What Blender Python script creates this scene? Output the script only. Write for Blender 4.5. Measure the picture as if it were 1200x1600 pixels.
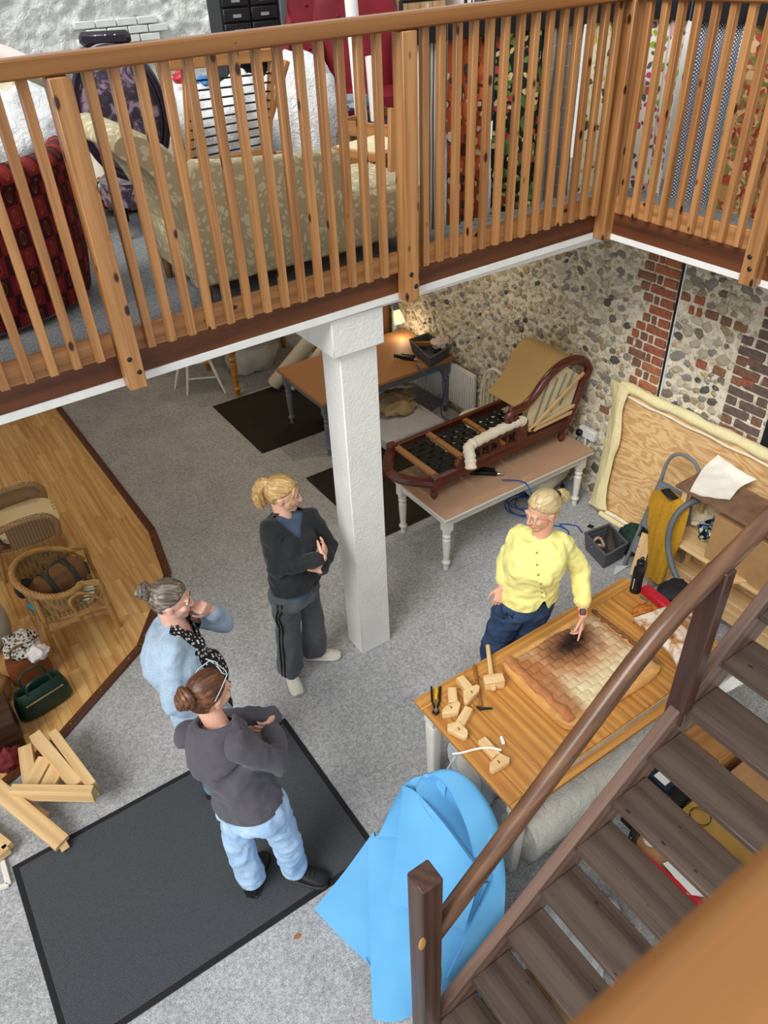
import bpy, bmesh, math, random
import numpy as np
from mathutils import Vector, Matrix, Euler, noise
for o in list(bpy.data.objects): bpy.data.objects.remove(o, do_unlink=True)
C = bpy.context.scene.collection
S = bpy.context.scene
R = math.radians
# ---------------------------------------------------------------- camera
YAW, PITCH, ROLL, FPX, CH = R(57.36), R(37.1), R(2.66), 1185.0, 4.25
_fw = Vector((math.cos(YAW), math.sin(YAW), 0)); _rt = Vector((math.sin(YAW), -math.cos(YAW), 0)); _up = Vector((0, 0, 1))
_F = math.cos(PITCH)*_fw - math.sin(PITCH)*_up
_D = -math.sin(PITCH)*_fw - math.cos(PITCH)*_up
CR = math.cos(ROLL)*_rt + math.sin(ROLL)*_D
CD = -math.sin(ROLL)*_rt + math.cos(ROLL)*_D
cam = bpy.data.cameras.new('camera'); camo = bpy.data.objects.new('camera', cam); C.objects.link(camo)
camo.matrix_world = Matrix(((CR.x, -CD.x, -_F.x, 0), (CR.y, -CD.y, -_F.y, 0), (CR.z, -CD.z, -_F.z, CH), (0, 0, 0, 1)))
cam.sensor_fit = 'VERTICAL'; cam.sensor_height = 36.0; cam.lens = 36.0*FPX/1600.0
cam.clip_start = 0.02; cam.clip_end = 100
cam.dof.use_dof = True; cam.dof.focus_distance = 4.6; cam.dof.aperture_fstop = 8.0
S.camera = camo
# ---------------------------------------------------------------- light
S.view_settings.view_transform = 'Standard'; S.view_settings.look = 'None'
S.view_settings.exposure = 0.07; S.view_settings.gamma = 1.0; S.view_settings.use_curve_mapping = False
w = bpy.data.worlds.new('daylight'); S.world = w; w.use_nodes = True
w.node_tree.nodes['Background'].inputs[0].default_value = (0.93, 0.97, 1.0, 1)
w.node_tree.nodes['Background'].inputs[1].default_value = 0.88
sl = bpy.data.lights.new('roof_daylight', 'SUN'); sl.energy = 2.7; sl.angle = R(32); sl.color = (1.0, 0.98, 0.95)
so = bpy.data.objects.new('roof_daylight', sl); C.objects.link(so)
so.rotation_euler = Vector((0.92, 0.36, -0.95)).to_track_quat('-Z', 'Y').to_euler()
# ---------------------------------------------------------------- helpers
def at(px, py, ax=2, val=0.0):
    """point of the place seen at a pixel of the photo, on the plane axis=val"""
    d = CR*((px-600)/FPX) + CD*((py-800)/FPX) + _F
    o = Vector((0, 0, CH)); t = (val-o[ax])/d[ax]
    return o + d*t
WM = {}
def tag(o, label=None, cat=None, group=None, kind=None):
    if label: o['label'] = label
    if cat: o['category'] = cat
    if group: o['group'] = group
    if kind: o['kind'] = kind
    return o
def empty(name, loc, label=None, cat=None, rz=0.0, group=None, kind=None, rot=None):
    o = bpy.data.objects.new(name, None); C.objects.link(o)
    o.empty_display_size = 0.1
    m = Matrix.Translation(Vector(loc)) @ (rot.to_matrix().to_4x4() if rot else Matrix.Rotation(rz, 4, 'Z'))
    o.matrix_world = m; WM[o.name] = m
    return tag(o, label, cat, group, kind)
def put(o, m=None, parent=None):
    m = m if m is not None else Matrix()
    if o.name not in C.objects: C.objects.link(o)
    if parent is not None:
        o.parent = parent; o.matrix_local = WM[parent.name].inverted() @ m
    else: o.matrix_world = m
    WM[o.name] = m
    return o
class MB:
    """collects shapes and links them as one mesh object"""
    def __init__(s): s.v = []; s.f = []
    def add(s, vs, fs, m=None):
        k = len(s.v)
        s.v += [tuple(m @ Vector(v)) if m is not None else tuple(v) for v in vs]
        s.f += [tuple(i+k for i in f) for f in fs]; return s
    def box(s, x0, x1, y0, y1, z0, z1, m=None):
        return s.add([(x0,y0,z0),(x1,y0,z0),(x1,y1,z0),(x0,y1,z0),(x0,y0,z1),(x1,y0,z1),(x1,y1,z1),(x0,y1,z1)],
            [(0,3,2,1),(4,5,6,7),(0,1,5,4),(1,2,6,5),(2,3,7,6),(3,0,4,7)], m)
    def cbox(s, c, d, m=None): return s.box(c[0]-d[0]/2, c[0]+d[0]/2, c[1]-d[1]/2, c[1]+d[1]/2, c[2]-d[2]/2, c[2]+d[2]/2, m)
    def bar(s, p0, p1, w, h, up=(0,0,1)): return s.cbox((0,0,0), ((Vector(p1)-Vector(p0)).length, w, h), axm(p0, p1, up))
    def prism(s, poly, z0, z1, m=None):
        n = len(poly)
        return s.add([(x,y,z0) for x,y in poly]+[(x,y,z1) for x,y in poly],
            [tuple(range(n-1,-1,-1)), tuple(range(n,2*n))]+[(i,(i+1)%n,n+(i+1)%n,n+i) for i in range(n)], m)
    def lathe(s, prof, n=16, m=None):
        vs = []; fs = []
        for r, z in prof:
            for i in range(n):
                a = 2*math.pi*i/n; vs.append((r*math.cos(a), r*math.sin(a), z))
        for j in range(len(prof)-1):
            for i in range(n):
                i2 = (i+1)%n; fs.append((j*n+i, j*n+i2, (j+1)*n+i2, (j+1)*n+i))
        fs.append(tuple(range(n-1,-1,-1))); k = (len(prof)-1)*n; fs.append(tuple(range(k, k+n)))
        return s.add(vs, fs, m)
    def tube(s, pts, r, n=8, closed=False, flat=1.0, up=None):
        pts = [Vector(p) for p in pts]; N = len(pts)
        rs = r if isinstance(r, (list, tuple)) else [r]*N
        vs = []; fs = []; prev = None
        for i, p in enumerate(pts):
            t = (pts[(i+1)%N]-pts[i-1]) if closed else (pts[min(i+1,N-1)]-pts[max(i-1,0)])
            if t.length < 1e-9: t = Vector((0,0,1))
            t.normalize()
            if prev is None:
                a = Vector(up) if up else (Vector((0,0,1)) if abs(t.z) < .9 else Vector((1,0,0)))
            else: a = prev
            b = a - t*a.dot(t)
            if b.length < 1e-6: b = t.orthogonal()
            b.normalize(); prev = b; c = t.cross(b)
            for k in range(n):
                an = 2*math.pi*k/n
                vs.append(p + b*math.cos(an)*rs[i]*flat + c*math.sin(an)*rs[i])
        M_ = N if closed else N-1
        for i in range(M_):
            i2 = (i+1)%N
            for k in range(n):
                k2 = (k+1)%n; fs.append((i*n+k, i*n+k2, i2*n+k2, i2*n+k))
        if not closed: fs.append(tuple(range(n-1,-1,-1))); fs.append(tuple(range((N-1)*n, N*n)))
        return s.add(vs, fs)
    def cap(s, p0, p1, r0, r1, n=12):
        """round-ended tapered limb"""
        p0 = Vector(p0); p1 = Vector(p1); d = (p1-p0); L = d.length or 1e-6; d = d/L
        pts = []; rs = []
        for a in (80,50,20): pts.append(p0-d*r0*math.sin(R(a))); rs.append(r0*math.cos(R(a)))
        for k in range(5): pts.append(p0.lerp(p1, k/4)); rs.append(r0+(r1-r0)*k/4)
        for a in (20,50,80): pts.append(p1+d*r1*math.sin(R(a))); rs.append(r1*math.cos(R(a)))
        return s.tube(pts, rs, n)
    def grid(s, fn, nu, nv, closeu=False):
        vs = [fn(i/nu, j/nv) for j in range(nv+1) for i in range(nu if closeu else nu+1)]
        W = nu if closeu else nu+1; fs = []
        for j in range(nv):
            for i in range(nu):
                i2 = (i+1)%W; fs.append((j*W+i, j*W+i2, (j+1)*W+i2, (j+1)*W+i))
        return s.add(vs, fs)
    def sheet(s, fn, nu, nv, th):
        """closed sheet of thickness th over fn(u,v)"""
        P_ = [[Vector(fn(i/nu, j/nv)) for i in range(nu+1)] for j in range(nv+1)]
        W = nu+1; n = W*(nv+1); top = []; bot = []
        for j in range(nv+1):
            for i in range(nu+1):
                du = P_[j][min(i+1,nu)]-P_[j][max(i-1,0)]; dv = P_[min(j+1,nv)][i]-P_[max(j-1,0)][i]
                nn = du.cross(dv); nn = nn.normalized() if nn.length > 1e-12 else Vector((0,0,1))
                top.append(P_[j][i]+nn*th/2); bot.append(P_[j][i]-nn*th/2)
        fs = []
        for j in range(nv):
            for i in range(nu):
                a = j*W+i; fs.append((a, a+1, a+W+1, a+W)); fs.append((n+a, n+a+W, n+a+W+1, n+a+1))
        for i in range(nu):
            fs.append((i, n+i, n+i+1, i+1)); a = nv*W+i; fs.append((a, a+1, n+a+1, n+a))
        for j in range(nv):
            a = j*W; fs.append((a, a+W, n+a+W, n+a)); a = j*W+nu; fs.append((a, n+a, n+a+W, a+W))
        return s.add(top+bot, fs)
    def ell(s, c, r, m=None, nu=16, nv=10):
        c = Vector(c); prof = []
        vs = []; fs = []
        for j in range(1, nv):
            t = math.pi*j/nv
            for i in range(nu):
                a = 2*math.pi*i/nu
                p = Vector((r[0]*math.sin(t)*math.cos(a), r[1]*math.sin(t)*math.sin(a), -r[2]*math.cos(t)))
                vs.append(c + (m @ p if m is not None else p))
        for j in range(nv-2):
            for i in range(nu):
                i2 = (i+1)%nu; fs.append((j*nu+i, j*nu+i2, (j+1)*nu+i2, (j+1)*nu+i))
        b = Vector((0,0,-r[2])); t_ = Vector((0,0,r[2])); k = len(vs)
        vs += [c+(m @ b if m is not None else b), c+(m @ t_ if m is not None else t_)]
        for i in range(nu):
            i2 = (i+1)%nu; fs.append((k, i2, i)); fs.append((k+1, (nv-2)*nu+i, (nv-2)*nu+i2))
        return s.add(vs, fs)
    def loft(s, rings, n=20, power=2.0):
        """rings: (center, right axis*rx, fwd axis*ry)"""
        vs = []; fs = []
        for c, a, b in rings:
            c, a, b = Vector(c), Vector(a), Vector(b)
            for i in range(n):
                t = 2*math.pi*i/n; ct, st = math.cos(t), math.sin(t)
                x = math.copysign(abs(ct)**(2/power), ct); y = math.copysign(abs(st)**(2/power), st)
                vs.append(c+a*x+b*y)
        for j in range(len(rings)-1):
            for i in range(n):
                i2 = (i+1)%n; fs.append((j*n+i, j*n+i2, (j+1)*n+i2, (j+1)*n+i))
        fs.append(tuple(range(n-1,-1,-1))); k = (len(rings)-1)*n; fs.append(tuple(range(k, k+n)))
        return s.add(vs, fs)
    def mesh(s, name, mat, bevel=0, angle=40, smooth=True, seg=1):
        me = bpy.data.meshes.new(name); me.from_pydata([tuple(v) for v in s.v], [], s.f)
        bm = bmesh.new(); bm.from_mesh(me)
        bmesh.ops.recalc_face_normals(bm, faces=bm.faces)
        if bevel:
            es = [e for e in bm.edges if len(e.link_faces) == 2 and e.calc_face_angle(0) > R(30)]
            bmesh.ops.bevel(bm, geom=es, offset=bevel, segments=seg, affect='EDGES', profile=.5, clamp_overlap=True)
        bm.to_mesh(me); bm.free()
        if mat: me.materials.append(mat)
        if smooth:
            me.polygons.foreach_set('use_smooth', [True]*len(me.polygons)); me.set_sharp_from_angle(angle=R(angle))
        return me
    def build(s, name, mat, parent=None, bevel=0, angle=40, smooth=True, m=None, seg=1, world=True):
        """vertices given in world space (world=True) or in the frame m"""
        me = s.mesh(name, mat, bevel, angle, smooth, seg); o = bpy.data.objects.new(name, me)
        if m is None:
            m = WM[parent.name] if parent is not None else Matrix.Translation(sum((Vector(v) for v in s.v), Vector())/max(1,len(s.v)))
            me.transform(m.inverted())
        return put(o, m, parent)
def axm(p0, p1, up=(0,0,1)):
    p0, p1 = Vector(p0), Vector(p1); x = (p1-p0).normalized(); u = Vector(up)
    if abs(x.dot(u)) > .999: u = Vector((0,1,0))
    y = u.cross(x).normalized(); z = x.cross(y); c = (p0+p1)/2
    return Matrix(((x.x,y.x,z.x,c.x),(x.y,y.y,z.y,c.y),(x.z,y.z,z.z,c.z),(0,0,0,1)))
_bc = {}
def barobj(name, p0, p1, w, h, mat, parent=None, bevel=.003, up=(0,0,1)):
    """a squared length of timber whose local X runs along the grain; alike ones share their mesh"""
    L = round((Vector(p1)-Vector(p0)).length, 4); key = (L, round(w,4), round(h,4), mat.name, bevel)
    if key not in _bc: _bc[key] = MB().cbox((0,0,0), (L,w,h)).mesh(name, mat, bevel)
    return put(bpy.data.objects.new(name, _bc[key]), axm(p0, p1, up), parent)
def boxobj(name, x0, x1, y0, y1, z0, z1, mat, parent=None, bevel=.003, grain=None):
    d = (x1-x0, y1-y0, z1-z0); g = grain if grain is not None else d.index(max(d))
    c = Vector(((x0+x1)/2,(y0+y1)/2,(z0+z1)/2)); e = Vector((0,0,0)); e[g] = d[g]/2
    if g == 0: w_, h_, up = d[1], d[2], (0,0,1)
    elif g == 1: w_, h_, up = d[0], d[2], (0,0,1)
    else: w_, h_, up = d[0], d[1], (0,1,0)
    return barobj(name, c-e, c+e, w_, h_, mat, parent, bevel, up)
def dup(o, m, parent=None):
    """copy a thing with its parts so that its frame becomes m"""
    rel = m @ WM[o.name].inverted(); c = o.copy(); put(c, m, parent)
    for ch in o.children: dup(ch, rel @ WM[ch.name], c)
    return c
def join_struct(o): o['kind'] = 'structure'; return o
# ---------------------------------------------------------------- materials
def _nt(name, rough=.6, spec=.35):
    m = bpy.data.materials.new(name); m.use_nodes = True; nt = m.node_tree; b = nt.nodes['Principled BSDF']
    b.inputs['Roughness'].default_value = rough; b.inputs['Specular IOR Level'].default_value = spec
    return m, nt, b
def srgb(h):
    if isinstance(h, str):
        h = h.lstrip('#'); h = [int(h[i:i+2], 16)/255 for i in (0,2,4)]
    return tuple((c/12.92 if c <= .04045 else ((c+.055)/1.055)**2.4) for c in h)+(1,)
def node(nt, t, **kw):
    n = nt.nodes.new(t)
    for k, v in kw.items():
        if k.startswith('i_'): n.inputs[k[2:].replace('_',' ')].default_value = v
        else: setattr(n, k, v)
    return n
def coords(nt, scale=(1,1,1), rot=(0,0,0), rnd=0.0, src='Object'):
    tc = node(nt, 'ShaderNodeTexCoord'); mp = node(nt, 'ShaderNodeMapping')
    mp.inputs['Scale'].default_value = scale; mp.inputs['Rotation'].default_value = rot
    nt.links.new(tc.outputs[src], mp.inputs['Vector'])
    if rnd:
        oi = node(nt, 'ShaderNodeObjectInfo'); ml = node(nt, 'ShaderNodeMath', operation='MULTIPLY'); ml.inputs[1].default_value = rnd
        nt.links.new(oi.outputs['Random'], ml.inputs[0])
        cb = node(nt, 'ShaderNodeCombineXYZ')
        for k in (0,1,2): nt.links.new(ml.outputs[0], cb.inputs[k])
        nt.links.new(cb.outputs[0], mp.inputs['Location'])
    return mp.outputs[0]
def ramp(nt, fac, stops, interp='LINEAR'):
    r = node(nt, 'ShaderNodeValToRGB'); r.color_ramp.interpolation = interp; e = r.color_ramp.elements
    while len(e) < len(stops): e.new(.5)
    for k, (p, c) in enumerate(stops): e[k].position = p; e[k].color = srgb(c) if isinstance(c, str) else c
    nt.links.new(fac, r.inputs['Fac']); return r.outputs['Color']
def mix(nt, fac, a, b, mode='MIX'):
    n = node(nt, 'ShaderNodeMix', data_type='RGBA', blend_type=mode)
    for sk, v in ((n.inputs[0], fac), (n.inputs[6], a), (n.inputs[7], b)):
        if isinstance(v, (int, float)): sk.default_value = v
        elif isinstance(v, tuple): sk.default_value = v
        elif isinstance(v, str): sk.default_value = srgb(v)
        else: nt.links.new(v, sk)
    return n.outputs[2]
def tex(nt, kind, vec, **kw):
    n = node(nt, kind, **{k: v for k, v in kw.items()}); nt.links.new(vec, n.inputs['Vector']); return n
def noise_t(nt, vec, scale, detail=4, rough=.6, dist=0.0):
    return tex(nt, 'ShaderNodeTexNoise', vec, i_Scale=scale, i_Detail=detail, i_Roughness=rough, i_Distortion=dist).outputs['Fac']
def bump(nt, b, h, strength=.3, dist=.01):
    n = node(nt, 'ShaderNodeBump'); n.inputs['Strength'].default_value = strength; n.inputs['Distance'].default_value = dist
    nt.links.new(h, n.inputs['Height']); nt.links.new(n.outputs[0], b.inputs['Normal'])
def mth(nt, op, a, b=None, clamp=False):
    n = node(nt, 'ShaderNodeMath', operation=op, use_clamp=clamp)
    for k, v in enumerate((a, b)):
        if v is None: continue
        if isinstance(v, (int, float)): n.inputs[k].default_value = v
        else: nt.links.new(v, n.inputs[k])
    return n.outputs[0]
def plain(name, col, rough=.6, var=.12, sc=12, bmp=0.0, bsc=60, spec=.35, metal=0, dist=.004):
    m, nt, b = _nt(name, rough, spec); b.inputs['Metallic'].default_value = metal
    v = coords(nt); n = noise_t(nt, v, sc, 5); c = srgb(col)
    d = tuple(x*(1-var*1.6) for x in c[:3])+(1,); l = tuple(min(1, x*(1+var)) for x in c[:3])+(1,)
    nt.links.new(ramp(nt, n, [(.3, d), (.7, l)]), b.inputs['Base Color'])
    if bmp: bump(nt, b, noise_t(nt, v, bsc, 3), bmp, dist)
    return m
def wood(name, dark, light, rough=.45, sc=9, stretch=14, knots=.0, knotcol='3a1c0c', rnd=37.0, bmp=.15, fine=.35, spec=.4, tone=.12):
    """grain along local X"""
    m, nt, b = _nt(name, rough, spec)
    v = coords(nt, (1/stretch*sc, sc, sc), rnd=rnd)
    n1 = noise_t(nt, v, 1.3, 4, .6, .9)
    wv = tex(nt, 'ShaderNodeTexWave', v, wave_type='RINGS', rings_direction='X', i_Scale=.55, i_Distortion=7.0, i_Detail=3.0, i_Detail_Scale=.9).outputs['Fac']
    n2 = noise_t(nt, coords(nt, (3, 120, 120), rnd=rnd), 1.0, 2)
    f = mth(nt, 'ADD', mth(nt, 'MULTIPLY', n1, .62), mth(nt, 'ADD', mth(nt, 'MULTIPLY', wv, .20), mth(nt, 'MULTIPLY', n2, fine*.6)))
    oi = node(nt, 'ShaderNodeObjectInfo'); f = mth(nt, 'ADD', f, mth(nt, 'MULTIPLY', mth(nt, 'SUBTRACT', oi.outputs['Random'], .5), tone))
    col = ramp(nt, f, [(.22, dark), (.8, light)])
    if knots:
        vo = tex(nt, 'ShaderNodeTexVoronoi', coords(nt, (5.5, 11, 11), rnd=rnd*.7), i_Scale=1.0)
        k = ramp(nt, vo.outputs['Distance'], [(.0, (1,1,1,1)), (knots*.6, (1,1,1,1)), (knots, (0,0,0,1))])
        col = mix(nt, k, col, knotcol)
    nt.links.new(col, b.inputs['Base Color'])
    if bmp: bump(nt, b, f, bmp, .002)
    return m
# ================================================================ shared materials
pine = wood('pine_varnished', '6c3d1b', 'b98552', .38, 10, 16, knots=.17, knotcol='3a1c0d', fine=.8)
pine_rail = wood('pine_handrail', '7a4a22', 'a5723c', .4, 8, 22, knots=.05)
fascia_w = wood('fascia_dark_wood', '3f1f10', '7d4827', .45, 9, 16, knots=.08)
stair_w = wood('worn_brown_stair_wood', '332019', '806557', .42, 8, 11, fine=.6, knots=.07, knotcol='2a1a14', bmp=.4)
tread_w = wood('worn_dark_tread_wood', '1f1612', '5f4f45', .5, 7, 10, knots=.09, knotcol='1c1210', fine=.8, bmp=.4)
rail_w = wood('dark_polished_handrail', '3a2216', '80593c', .28, 10, 20, spec=.6)
newel_w = wood('dark_newel_wood', '2c1a14', '5e4033', .35, 12, 16)
tabpine = wood('orange_pine_tabletop', '985a1e', 'd49e54', .33, 16, 22, knots=.06, knotcol='6e3a14', bmp=.2, spec=.5)
rawpine = wood('raw_pale_pine', 'bd9460', 'e6c896', .6, 9, 14, knots=.07, knotcol='8a5a30')
palewood = wood('pale_beech', 'd2ab74', 'e8cb98', .5, 14, 14)
mahog = wood('mahogany_frame', '36140c', '6e3020', .3, 12, 14, spec=.6)
oldwood = wood('old_seat_frame_wood', '8a5a30', 'c08a52', .5, 12, 14)
white_paint = plain('white_paint', 'e9e9e5', .55, .04)
cream_paint = plain('cream_painted_wood', 'dcd9cf', .45, .05, 20)
grey_paint = plain('grey_painted_wood', '6f7478', .5, .08)
black_pl = plain('black_plastic', '141416', .4, .1)
black_rub = plain('black_rubber', '1a1a1c', .7, .1)
chrome = plain('steel', 'c2c2c0', .25, .05, metal=1)
darkmetal = plain('dark_metal', '3a3836', .4, .1, metal=.8)
def carpet(name, a, b_, c_, sc=140, bm=.5):
    m, nt, b = _nt(name, .95, .1); v = coords(nt)
    n = noise_t(nt, v, sc, 2, .7); n2 = noise_t(nt, v, 3.0, 3); n3 = noise_t(nt, v, sc*.33, 3, .7)
    f = mth(nt, 'ADD', mth(nt, 'MULTIPLY', n, .55), mth(nt, 'ADD', mth(nt, 'MULTIPLY', n2, .12), mth(nt, 'MULTIPLY', n3, .4)))
    nt.links.new(ramp(nt, f, [(.38, a), (.53, b_), (.68, c_)]), b.inputs['Base Color'])
    bump(nt, b, n, bm, .004); return m
carpet_g = carpet('grey_fleck_carpet', '6f7072', 'a1a2a3', 'cbccce')
carpet_m = carpet('mezzanine_grey_carpet', '55585a', '85888a', 'a8aaab')
def mat_tex(name, dark, lite, rib=120):
    m, nt, b = _nt(name, .9, .15); v = coords(nt)
    n = noise_t(nt, v, 260, 2, .7); wv = tex(nt, 'ShaderNodeTexWave', v, wave_type='BANDS', bands_direction='X', i_Scale=rib/6.28, i_Distortion=1.5, i_Detail=2.0, i_Detail_Scale=6.0).outputs['Fac']
    f = mth(nt, 'ADD', mth(nt, 'MULTIPLY', n, .95), mth(nt, 'MULTIPLY', wv, .22))
    nt.links.new(ramp(nt, f, [(.35, dark), (.85, lite)]), b.inputs['Base Color']); bump(nt, b, f, .6, .004); return m
mat_black = mat_tex('charcoal_ribbed_mat', '1e2023', '63676c', 290)
mat_brown = mat_tex('dark_brown_ribbed_mat', '1c1815', '3e3832')
# ================================================================ the shell of the building
TILT = lambda x: .014*(x-.3)          # the old gallery floor runs slightly out of level
def slab(name, x0, x1, y0, y1, z0, z1, m, parent=None):
    o = MB().box(x0,x1,y0,y1,z0,z1).build(name, m, parent)
    return o if parent else join_struct(o)
slab('floor', -4, 4.9, -2.5, 9.9, -.1, 0, carpet_g)
# --- laminate area with its dark edge
lam = wood('oak_laminate', 'b58045', 'e0b878', .33, 12, 10, bmp=.03, spec=.5, tone=.32)
fl = MB().prism([(-2.6,3.55),(-.9,3.72),(-.17,3.984),(.565,4.462),(1.03,5.11),(1.14,5.78),(1.07,9.5),(-2.6,9.5)], 0, .006).build('floor_laminate', plain('laminate_joint','6b431c',.5)); join_struct(fl)
edge = [(-.9,3.72),(-.17,3.984),(.565,4.462),(1.03,5.11),(1.14,5.78),(1.07,9.5)]
def clip(poly, a, b):
    out = []; ax, ay = a; bx, by = b
    sd = lambda p: (bx-ax)*(p[1]-ay)-(by-ay)*(p[0]-ax)
    for i in range(len(poly)):
        p, q = poly[i], poly[(i+1)%len(poly)]; sp, sq = sd(p), sd(q)
        if sp >= 0: out.append(p)
        if (sp > 0 > sq) or (sp < 0 < sq):
            t = sp/(sp-sq); out.append((p[0]+t*(q[0]-p[0]), p[1]+t*(q[1]-p[1])))
    return out
rnd = random.Random(4)
x = -.78; PW = .083
while x < 1.15:
    y = 3.55 - rnd.random()*.6
    while y < 8.6:
        L = rnd.choice((.42,.5,.62,.8)); poly = [(x+.0009,y+.001),(x+PW-.0009,y+.001),(x+PW-.0009,y+L-.001),(x+.0009,y+L-.001)]
        for a, b2 in zip(edge[:-1], edge[1:]):
            poly = clip(poly, a, b2)
            if len(poly) < 3: break
        if len(poly) >= 3:
            cx = sum(p[0] for p in poly)/len(poly); cy = sum(p[1] for p in poly)/len(poly)
            mm = Matrix.Translation((cx,cy,0)) @ Matrix.Rotation(R(90),4,'Z'); im = mm.inverted()
            MB().prism([tuple((im @ Vector((p[0],p[1],0)))[:2]) for p in poly], .004, .0095).build('plank', lam, fl, m=mm)
        y += L
    x += PW
trim_m = wood('dark_threshold_wood', '3a1f12', '6a3e26', .4, 10, 14)
for k, (a, b2) in enumerate(zip(edge[:-1], edge[1:])):
    d = (Vector(b2)-Vector(a)).normalized(); n2 = Vector((d.y,-d.x))*.03
    o = barobj('trim_%d'%(k+1), (a[0]+n2.x,a[1]+n2.y,.01), (b2[0]+n2.x,b2[1]+n2.y,.01), .068, .022, trim_m, None, .006); join_struct(o)
    for q in range(3):
        p = Vector(a).lerp(Vector(b2), .12+.36*q)+n2
        MB().lathe([(.006,.020),(.006,.0225),(.003,.0235)],8,Matrix.Translation((p.x,p.y,0))).build('screw', plain('brass_screw','b09058',.3,metal=.7) if k+q == 0 else bpy.data.materials['brass_screw'], o)
# --- flint wall on the right
XW = 4.76
def flint_ground():
    m, nt, b = _nt('flint_mortar', .9, .15); v = coords(nt)
    vo = tex(nt, 'ShaderNodeTexVoronoi', v, i_Scale=17.0, i_Randomness=1.0)
    n = noise_t(nt, v, 28, 5, .65); n2 = noise_t(nt, v, 5, 3)
    base = ramp(nt, n, [(.3, 'c8bca2'), (.48, 'e6dcc3'), (.66, 'f2ecdb')])
    st = ramp(nt, vo.outputs['Color'], [(.0, '8f8982'), (.2, 'b5ad9e'), (.45, 'd0c2a2'), (.62, 'a8a092'), (.8,'ddd2b8')], 'CONSTANT')
    k = ramp(nt, mth(nt, 'ADD', vo.outputs['Distance'], mth(nt, 'MULTIPLY', n, .25)), [(.36, (1,1,1,1)), (.5, (0,0,0,1))])
    col = mix(nt, mth(nt, 'MULTIPLY', k, .75), base, st)
    nt.links.new(col, b.inputs['Base Color'])
    bump(nt, b, mth(nt, 'ADD', n, mth(nt, 'MULTIPLY', k, .6)), .8, .02); return m
flint_m = flint_ground()
def rough_wall(mb, axis, pos, a0, a1, z0, z1, step, amp, sc, sgn):
    na, nz = int((a1-a0)/step), int((z1-z0)/step)
    def fn(u, v_):
        a = a0+(a1-a0)*u; z = z0+(z1-z0)*v_
        p = Vector((a*sc, z*sc*1.3, 7.3)); d = amp*(noise.noise(p)+.6*noise.noise(p*2.3)+.35*noise.noise(p*5.1))
        return (pos+sgn*d, a, z) if axis == 0 else (a, pos+sgn*d, z)
    mb.grid(fn, na, nz)
mb = MB(); rough_wall(mb, 0, XW, 1.6, 8.2, 0, 2.72, .035, .011, 11, 1); mb.box(XW+.04, XW+.35, -2.5, 9.9, 0, 2.72)
wr = mb.build('wall_right', flint_m, angle=80); join_struct(wr)
slab('wall_upper_right', XW+.0, XW+.35, -2.5, 9.9, 2.72, 5.2, white_paint)
# bricks
brick_ms = [plain('brick_red','a5614a',.9,.22,30,.5,90), plain('brick_dark','84604f',.9,.22,30,.5,90), plain('brick_brown','93694f',.9,.22,30,.5,90), plain('brick_orange','b0704e',.9,.2,30,.5,90), plain('brick_purple','6f5d55',.9,.2,30,.5,90)]
def brick(y, z, L, h=.060, mi=None, proud=.008):
    L = max(.03, L-.006)
    mi = rnd.randrange(4) if mi is None else mi; key = ('brick', round(L*50)/50, mi, h)
    if key not in _bc: _bc[key] = MB().cbox((0,0,0),(.05,round(L*50)/50,h)).mesh('brick', brick_ms[mi], .006, seg=2)
    return put(bpy.data.objects.new('brick', _bc[key]), Matrix.Translation((XW-proud+.02, y, z)) @ Matrix.Rotation(rnd.uniform(-.02,.02),4,'X'), wr)
rows = [[160],[105,35,65],[165,65],[95,35,130],[170,62],[90,40,60],[160],[85,35,58],[155,62],[85,30,54,58],[148,57,58],[80,30,120],[138,65],[72,33,58],[140,60],[80,34,60],[150]]
EXC = []                               # stretches of wall taken by brickwork
for k, row in enumerate(rows):
    y = 3.305; z = 2.375-k*.0775
    for L in row:
        l = L*.00135; brick(y+l/2, z, l-.003, mi=(rnd.choice((0,3,0,3)) if L == row[0] else rnd.choice((0,1,2,1)))); y += l+.012
    EXC.append((3.27, y+.02, z-.045, z+.045))
for k in range(17):                     # jamb of the doorway at the right
    z = 2.33-k*.0775; y = 2.40
    for L in ((.215,.1) if k % 2 else (.1,.215)) if k > 4 else ((.1,.1) if k % 2 else (.215,)):
        brick(y+L/2, z, L-.004, mi=rnd.choice((4,4,1,2))); y += L+.012
    EXC.append((2.2, y+.02, z-.045, z+.045))
for px, py, L, mi in ((1072,463,.085,2),(1094,469,.09,0),(1081,484,.05,0),(1093,488,.04,0),(1113,492,.1,1),(1135,502,.095,1),(1158,511,.1,2),(1096,569,.09,0),(1169,599,.1,0),(1124,580,.1,2),(945,640,.1,2),(1180,567,.1,1)):
    p = at(px, py, 0, XW); brick(p.y, p.z, L, mi=mi); EXC.append((p.y-L/2-.03, p.y+L/2+.03, p.z-.05, p.z+.05))
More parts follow.
